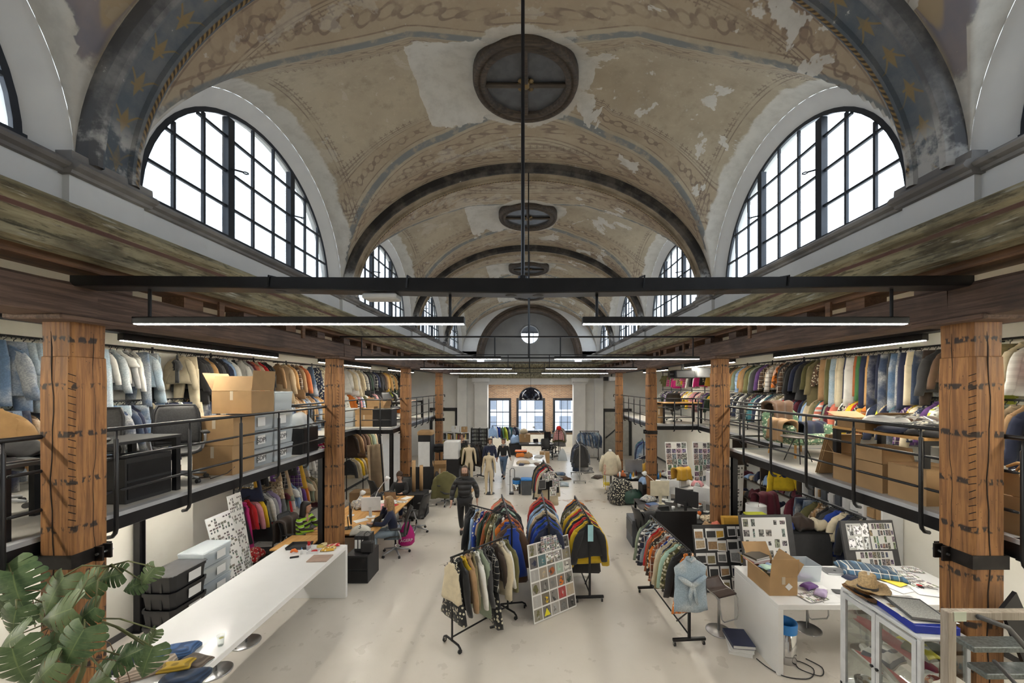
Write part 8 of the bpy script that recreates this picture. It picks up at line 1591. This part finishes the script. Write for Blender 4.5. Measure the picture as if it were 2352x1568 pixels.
    for s in (-1, 1):
        a, b, c = j('sh', s), j('el', s), j('wr', s); chain(CV, CE, CR, 2, [a+Vector((s*.005, 0, .005)), a.lerp(b, .5), b, b.lerp(c, .5), c.lerp(b, .06)], [.078*k, .07*k, .062*k, .056*k, .043*k])
    top = skin('top', CV, CE, CR, look['top'], t, 0, 1, look.get('topc'))
    PV = [j('pelvis')]; PE = []; PR = [(.165, .125)]
    for s in (-1, 1):
        a, b, c = j('hip', s), j('kn', s), j('an', s); chain(PV, PE, PR, 0, [a, a.lerp(b, .5), b, b.lerp(c, .5), c.lerp(b, .1)], [.108, .096, .075, .07, .062])
        f = j('toe', s); sh = MB(); u = (f-c); u.z = 0; u = u.normalized() if u.length > .01 else Vector((0, -1, 0)); sh.tube([c-u*.05+Vector((0, 0, -.04)), c+Vector((0, 0, -.045)), c.lerp(f, .6)+Vector((0, 0, -.015)), f+u*.03], [.036, .046, .044, .024], 10); part('shoe', sh, M_SHOE_, t, True)
    skin('trousers', PV, PE, PR, look['legs'], t, 0, 1, look.get('legc'))
    if look.get('scarf'): part('scarf', MB().tube([(.09*math.cos(a*PI/6), -.005+.08*math.sin(a*PI/6), 1.50+.01*math.sin(a*2)) for a in range(12)], .035, 8, closed=True), FAB['knit'], t, True, look['scarf'])
    if look.get('collar'): part('collar', MB().tube([j('neck0')+Vector((.085*math.cos(a*PI/6), -.005+.08*math.sin(a*PI/6), .03)) for a in range(12)], .03*k, 8, closed=True), look['top'], t, True, look.get('topc'))
    return t
P_ = FAB['plain']; Q_ = FAB['quilt']
def mk_stripes():
    s = N('green_striped_knit'); z = s.xyz(s.pos())[2]; w = s.math('FRACT', s.math('ADD', s.math('MULTIPLY', z, 9), s.math('MULTIPLY', s.noise(3, 2, s.pos()), .5)))
    c = s.mix(s.math('LESS_THAN', w, .5), (.035, .028, .015), (.30, .58, .03)); c = s.mix(s.math('LESS_THAN', w, .1), c, (.6, .6, .55)); return s.fin(c, .9)
M_STRIPE = mk_stripes()
person('person', 'long-haired bearded man in a black puffer jacket walking towards the viewer', 'person', (-1.74, 10.1, 0), .06, dict(kn_r=(.10, -.20, .52), an_r=(.10, -.20, .12), toe_r=(.11, -.36, .07), kn_l=(-.10, .02, .50), an_l=(-.10, .24, .13), toe_l=(-.10, .10, .04), wr_r=(.30, .06, .92), wr_l=(-.31, -.12, .93), el_l=(-.30, .03, 1.16), el_r=(.30, .08, 1.16)), dict(hair=M_HAIRB, hairlen=.30, beard=1, top=Q_, topc=C['black'], legs=P_, legc=C['black'], bulk=1.22, collar=1, skin=M_SKIN2), 1.06)
SIT = dict(pelvis=(0, .02, .52), waist=(0, 0, .68), chest=(0, -.05, .88), neck0=(0, -.06, 1.05), neck1=(0, -.075, 1.12), head=(0, -.10, 1.22), sh=(.18, -.05, 1.0), el=(.23, -.18, .78), wr=(.14, -.42, .80), hip=(.095, .0, .50), kn=(.12, -.42, .52), an=(.12, -.42, .09), toe=(.13, -.57, .04))
person('person', 'dark-haired woman in a green striped sweater seated at a desk', 'person', (-5.20, 8.72, 0), PI/2-.1, dict(SIT, chest=(0, -.08, .88)), dict(hair=M_HAIRK, hairlen=.20, top=M_STRIPE, legs=P_, legc=C['charcoal'], bulk=1.05, skin=M_SKIN, fem=1), 1.0, .2, .1)
person('person', 'woman with long blonde hair in a navy sweatshirt seated at a laptop', 'person', (-3.28, 9.12, 0), -PI/2+.25, dict(SIT, wr_l=(-.12, -.18, 1.12), el_l=(-.2, -.3, .80), wr_r=(.16, -.42, .80)), dict(hair=M_HAIRF, hairlen=.36, top=P_, topc=C['navy'], legs=P_, legc=C['pale denim'], bulk=1.08, skin=M_SKIN2, fem=1), 1.0, -.1, .1)
person('person', 'woman in a dark beanie and sweatshirt looking down at a laptop', 'person', (-4.0, 11.78, 0), .05, dict(SIT), dict(hair=M_HAIRB, hairlen=.10, beanie=plain('brown_knit_beanie', (.06, .035, .025), .9), top=P_, topc=C['black'], legs=P_, legc=C['navy'], bulk=1.08, skin=M_SKIN2, fem=1), 1.0, 0, .4)
WALK = dict(kn_r=(.09, -.16, .52), an_r=(.09, -.18, .11), toe_r=(.10, -.33, .06), kn_l=(-.09, .03, .50), an_l=(-.09, .20, .12), toe_l=(-.10, .07, .04))
person('person', 'person in a dark jumper, blue jeans and white scarf walking by the cutting table', 'person', (-1.17, 16.5, 0), -.25, dict(WALK, wr_r=(.34, -.10, .96)), dict(hair=M_HAIRB, hairlen=.06, top=P_, topc=C['black'], legs=FAB['denim'], legc=C['mid denim'], scarf=C['light grey'], fem=1), .96)
person('person', 'person in a long dark coat and grey scarf beside the jeans-clad walker', 'person', (-1.72, 16.1, 0), .3, dict(WALK), dict(hair=M_HAIRB, hairlen=.05, top=P_, topc=C['navy'], legs=P_, legc=C['grey'], scarf=C['light grey'], bulk=1.2, hem=-.2, collar=1), 1.0, .4)
person('person', 'person in a black printed top standing behind the male mannequin', 'person', (-3.15, 17.7, 0), -.5, {}, dict(hair=M_HAIRB, hairlen=.04, top=P_, topc=C['black'], legs=P_, legc=C['charcoal']), 1.0, -.3)
person('mannequin', 'headless male cream linen mannequin beside the dark coat rack', 'mannequin', (-2.48, 15.4, 0), .05, dict(el=(.24, .03, 1.16), wr=(.27, -.02, .90)), dict(dummy=1, skin=M_LIN), 1.03)
person('mannequin', 'headless female cream linen mannequin in the middle of the hall', 'mannequin', (-1.54, 14.1, 0), -.05, dict(el=(.22, .03, 1.16), wr=(.25, -.03, .90), sh=(.165, .01, 1.42)), dict(dummy=1, fem=1, skin=M_LIN), .97)
rack('rack of dark coats behind the male mannequin', (-2.75, 15.9), (-2.15, 16.6), 1.55); on_rack('coat rack behind the mannequins', (-2.75, 15.9), (-2.15, 16.6), 1.55, [J('coat', 'olive'), J('coat', 'black'), J('jacket', 'charcoal'), J('coat', 'dark brown'), J('coat', 'black')], 'coats behind the male mannequin')
# ================================================================ the monstera by the nearest left post
def mk_leafmat():
    s = N('monstera_leaf'); u, v, _ = s.xyz(s.coord('UV')); oi = s.n('ShaderNodeObjectInfo').outputs['Random']; a = s.noise(3, 3, s.coord())
    c = s.mix(s.sm(a, .35, .65), (.045, .095, .040), (.11, .17, .075)); c = s.mix(s.math('MULTIPLY', oi, .5), c, (.15, .19, .08))
    mid = s.sm(s.math('ABSOLUTE', s.math('SUBTRACT', u, .5)), .022, .006); side = s.sm(s.math('ABSOLUTE', s.math('SUBTRACT', s.math('FRACT', s.math('MULTIPLY', s.math('SUBTRACT', v, s.math('MULTIPLY', s.math('ABSOLUTE', s.math('SUBTRACT', u, .5)), .25)), 7)), .5)), .07, .03)
    c = s.mix(s.math('MAXIMUM', mid, s.math('MULTIPLY', side, .35)), c, (.16, .22, .09)); c = s.mix(s.math('MULTIPLY', s.sm(a, .66, .72), s.sm(s.math('ABSOLUTE', s.math('SUBTRACT', u, .5)), .40, .49)), c, (.32, .21, .12))
    return s.fin(c, .38)
M_LEAF = mk_leafmat(); M_STEM = plain('plant_stem', (.12, .13, .05), .6, 0, .3); M_ROOT = plain('aerial_root', (.16, .10, .06), .8, 0, .3)
def leaf_mesh(seed):
    rd = random.Random(seed); bm = bmesh.new(); uvl = bm.loops.layers.uv.new('UVMap'); nl = 6; SL = (0, .2, .4, .6, .8, 1.0)
    def wid(t): return .57*max(0, math.sin(PI*min(1, (t*.93+.07))**.72))**.8
    def P(t, s, S):
        w = wid(max(0, t)); y = t-.20*s*max(0, 1-t)**1.5; x = S*s*w; y2 = y+ .10*s*t*0; z = -.16*s*s*w*2-.22*(t-.25)**2+.02*math.sin(t*9+seed)*s
        return (x, y2, z), (.5+S*s*.5, t)
    for S in (-1, 1):
        for i in range(nl):
            t0, t1 = i/nl, (i+1)/nl; cutd = .28+rd.uniform(0, .16); gap = rd.uniform(.14, .24) if 0 < i < nl-1 else .04; grid = []
            for s in SL:
                k = 1 if s <= cutd else 1-gap*((s-cutd)/(1-cutd))**.5; sh = .03*s*(1 if i > 2 else .3)
                row_ = []
                for q in (-1, -.33, .33, 1):
                    tt = (t0+t1)/2+q*(t1-t0)/2*k+sh; ss = s*(1-.05*(abs(q) == 1)*(s > .7)); p, uv = P(min(1.02, tt), ss, S); row_.append((bm.verts.new(p), uv))
                grid.append(row_)
            for a in range(len(SL)-1):
                for b in range(3):
                    q4 = [grid[a][b], grid[a+1][b], grid[a+1][b+1], grid[a][b+1]]
                    if S < 0: q4 = q4[::-1]
                    try: f = bm.faces.new([v for v, _ in q4])
                    except ValueError: continue
                    f.smooth = True
                    for lp, (v, uv) in zip(f.loops, q4): lp[uvl].uv = uv
    bmesh.ops.remove_doubles(bm, verts=bm.verts, dist=.004)
    me = bpy.data.meshes.new('leaf'); bm.to_mesh(me); bm.free(); me.materials.append(M_LEAF); return me
LM = [leaf_mesh(i) for i in range(5)]
mp = thing('monstera_plant', 'tall monstera climbing the nearest left post, large split leaves', 'plant', (-3.86, 2.95, 0))
part('pot', MB().lathe([(0, 0), (.16, 0), (.20, .34), (.215, .34), (.215, .37), (.19, .37), (.18, .31), (0, .31)], n=28), plain('clay_pot', (.30, .14, .08), .8), mp, True)
BASE = Vector((-3.86, 2.95, 0))
def WP(px, py, d): return Vector((PX(px, d), d, PZ(py, d)))
stem = [Vector((0, 0, .3)), Vector((.03, .02, .9)), Vector((-.02, .05, 1.4)), WP(200, 1500, 3.05)-BASE, WP(120, 1440, 3.1)-BASE, WP(60, 1380, 3.1)-BASE]
part('main_stem', MB().tube(stem, [.022, .022, .02, .018, .015, .01], 8), M_STEM, mp, True); part('main_stem', MB().tube([Vector((.05, 0, .3)), Vector((.1, -.02, 1.0)), WP(190, 1540, 3.0)-BASE, WP(215, 1420, 3.05)-BASE, WP(250, 1300, 3.1)-BASE], [.02, .02, .018, .012, .007], 8), M_STEM, mp, True)
LV = [(27, 1328, 100, 3.15, 60), (37, 1358, 120, 3, 75), (120, 1368, 110, 2.95, 100), (190, 1350, 85, 2.95, 150), (70, 1408, 80, 3.1, 140), (252, 1323, 66, 3.05, 190), (305, 1346, 56, 3.1, 200), (338, 1323, 58, 3.1, 120), (190, 1416, 80, 2.85, 140), (125, 1412, 110, 2.8, 200), (30, 1432, 90, 2.85, 100), (20, 1472, 95, 2.75, 150), (165, 1492, 118, 2.7, 105), (40, 1532, 125, 2.65, 70), (90, 1557, 105, 2.6, 130), (255, 1522, 80, 2.95, 190), (300, 1502, 80, 2.9, 160), (335, 1522, 88, 2.9, 100), (348, 1464, 44, 2.9, 250), (100, 1492, 70, 2.75, 210), (10, 1398, 75, 3.05, 40), (215, 1572, 90, 2.75, 150)]
rd = random.Random(5)
for i, (px, py, sz, d, ang) in enumerate(LV):
    c = WP(px, py, d)-BASE; s = sz*d/FPX*.74; a = math.radians(ang)
    # blade tilted towards the viewer, midrib running along the in-view angle
    mid = Vector((math.cos(a), -.25+rd.uniform(-.2, .2), -math.sin(a)*.8)).normalized() if False else Vector((math.cos(a)*.9, -.22+rd.uniform(-.2, .2), -abs(math.sin(a))*.9)).normalized()
    nrm = Vector((rd.uniform(-.2, .3), -.85, .5+rd.uniform(-.2, .15))); nrm = (nrm-mid*nrm.dot(mid)).normalized(); x = mid.cross(nrm)
    o = bpy.data.objects.new('leaf', LM[i % 5]); COL.objects.link(o); o.parent = mp
    st = c-mid*s*.5; M3 = Matrix((x, mid, nrm)).transposed().to_4x4(); o.matrix_basis = Matrix.Translation(st) @ M3 @ Matrix.Scale(s, 4)
    near = min(stem+[WP(215, 1420, 3.05)-BASE, WP(250, 1300, 3.1)-BASE], key=lambda q: (q-st).length); m1 = near.lerp(st, .5)+Vector((0, -.03, .06))
    part('petiole', MB().tube([near, m1, st], [.008, .006, .005], 6), M_STEM, mp, True)
for k in range(9):
    a = stem[3+k % 3]; p = [a, a+Vector((rd.uniform(-.15, .25), rd.uniform(-.1, .02), rd.uniform(-.05, .2))), a+Vector((rd.uniform(-.1, .4), rd.uniform(-.15, .05), rd.uniform(-.25, .1))), a+Vector((rd.uniform(-.1, .35), rd.uniform(-.15, .05), rd.uniform(-.6, -.1)))]
    part('aerial_root', MB().tube(cr(p), .0035, 5), M_ROOT, mp, True)
# last: the label and category live on top-level objects only; mesh text so every part is a plain mesh
for o in list(COL.objects):
    if o.type == 'FONT':
        dg = bpy.context.evaluated_depsgraph_get(); me = bpy.data.meshes.new_from_object(o.evaluated_get(dg)); n = bpy.data.objects.new('lettering', me); COL.objects.link(n); n.parent = o.parent; n.matrix_basis = o.matrix_basis; bpy.data.objects.remove(o)
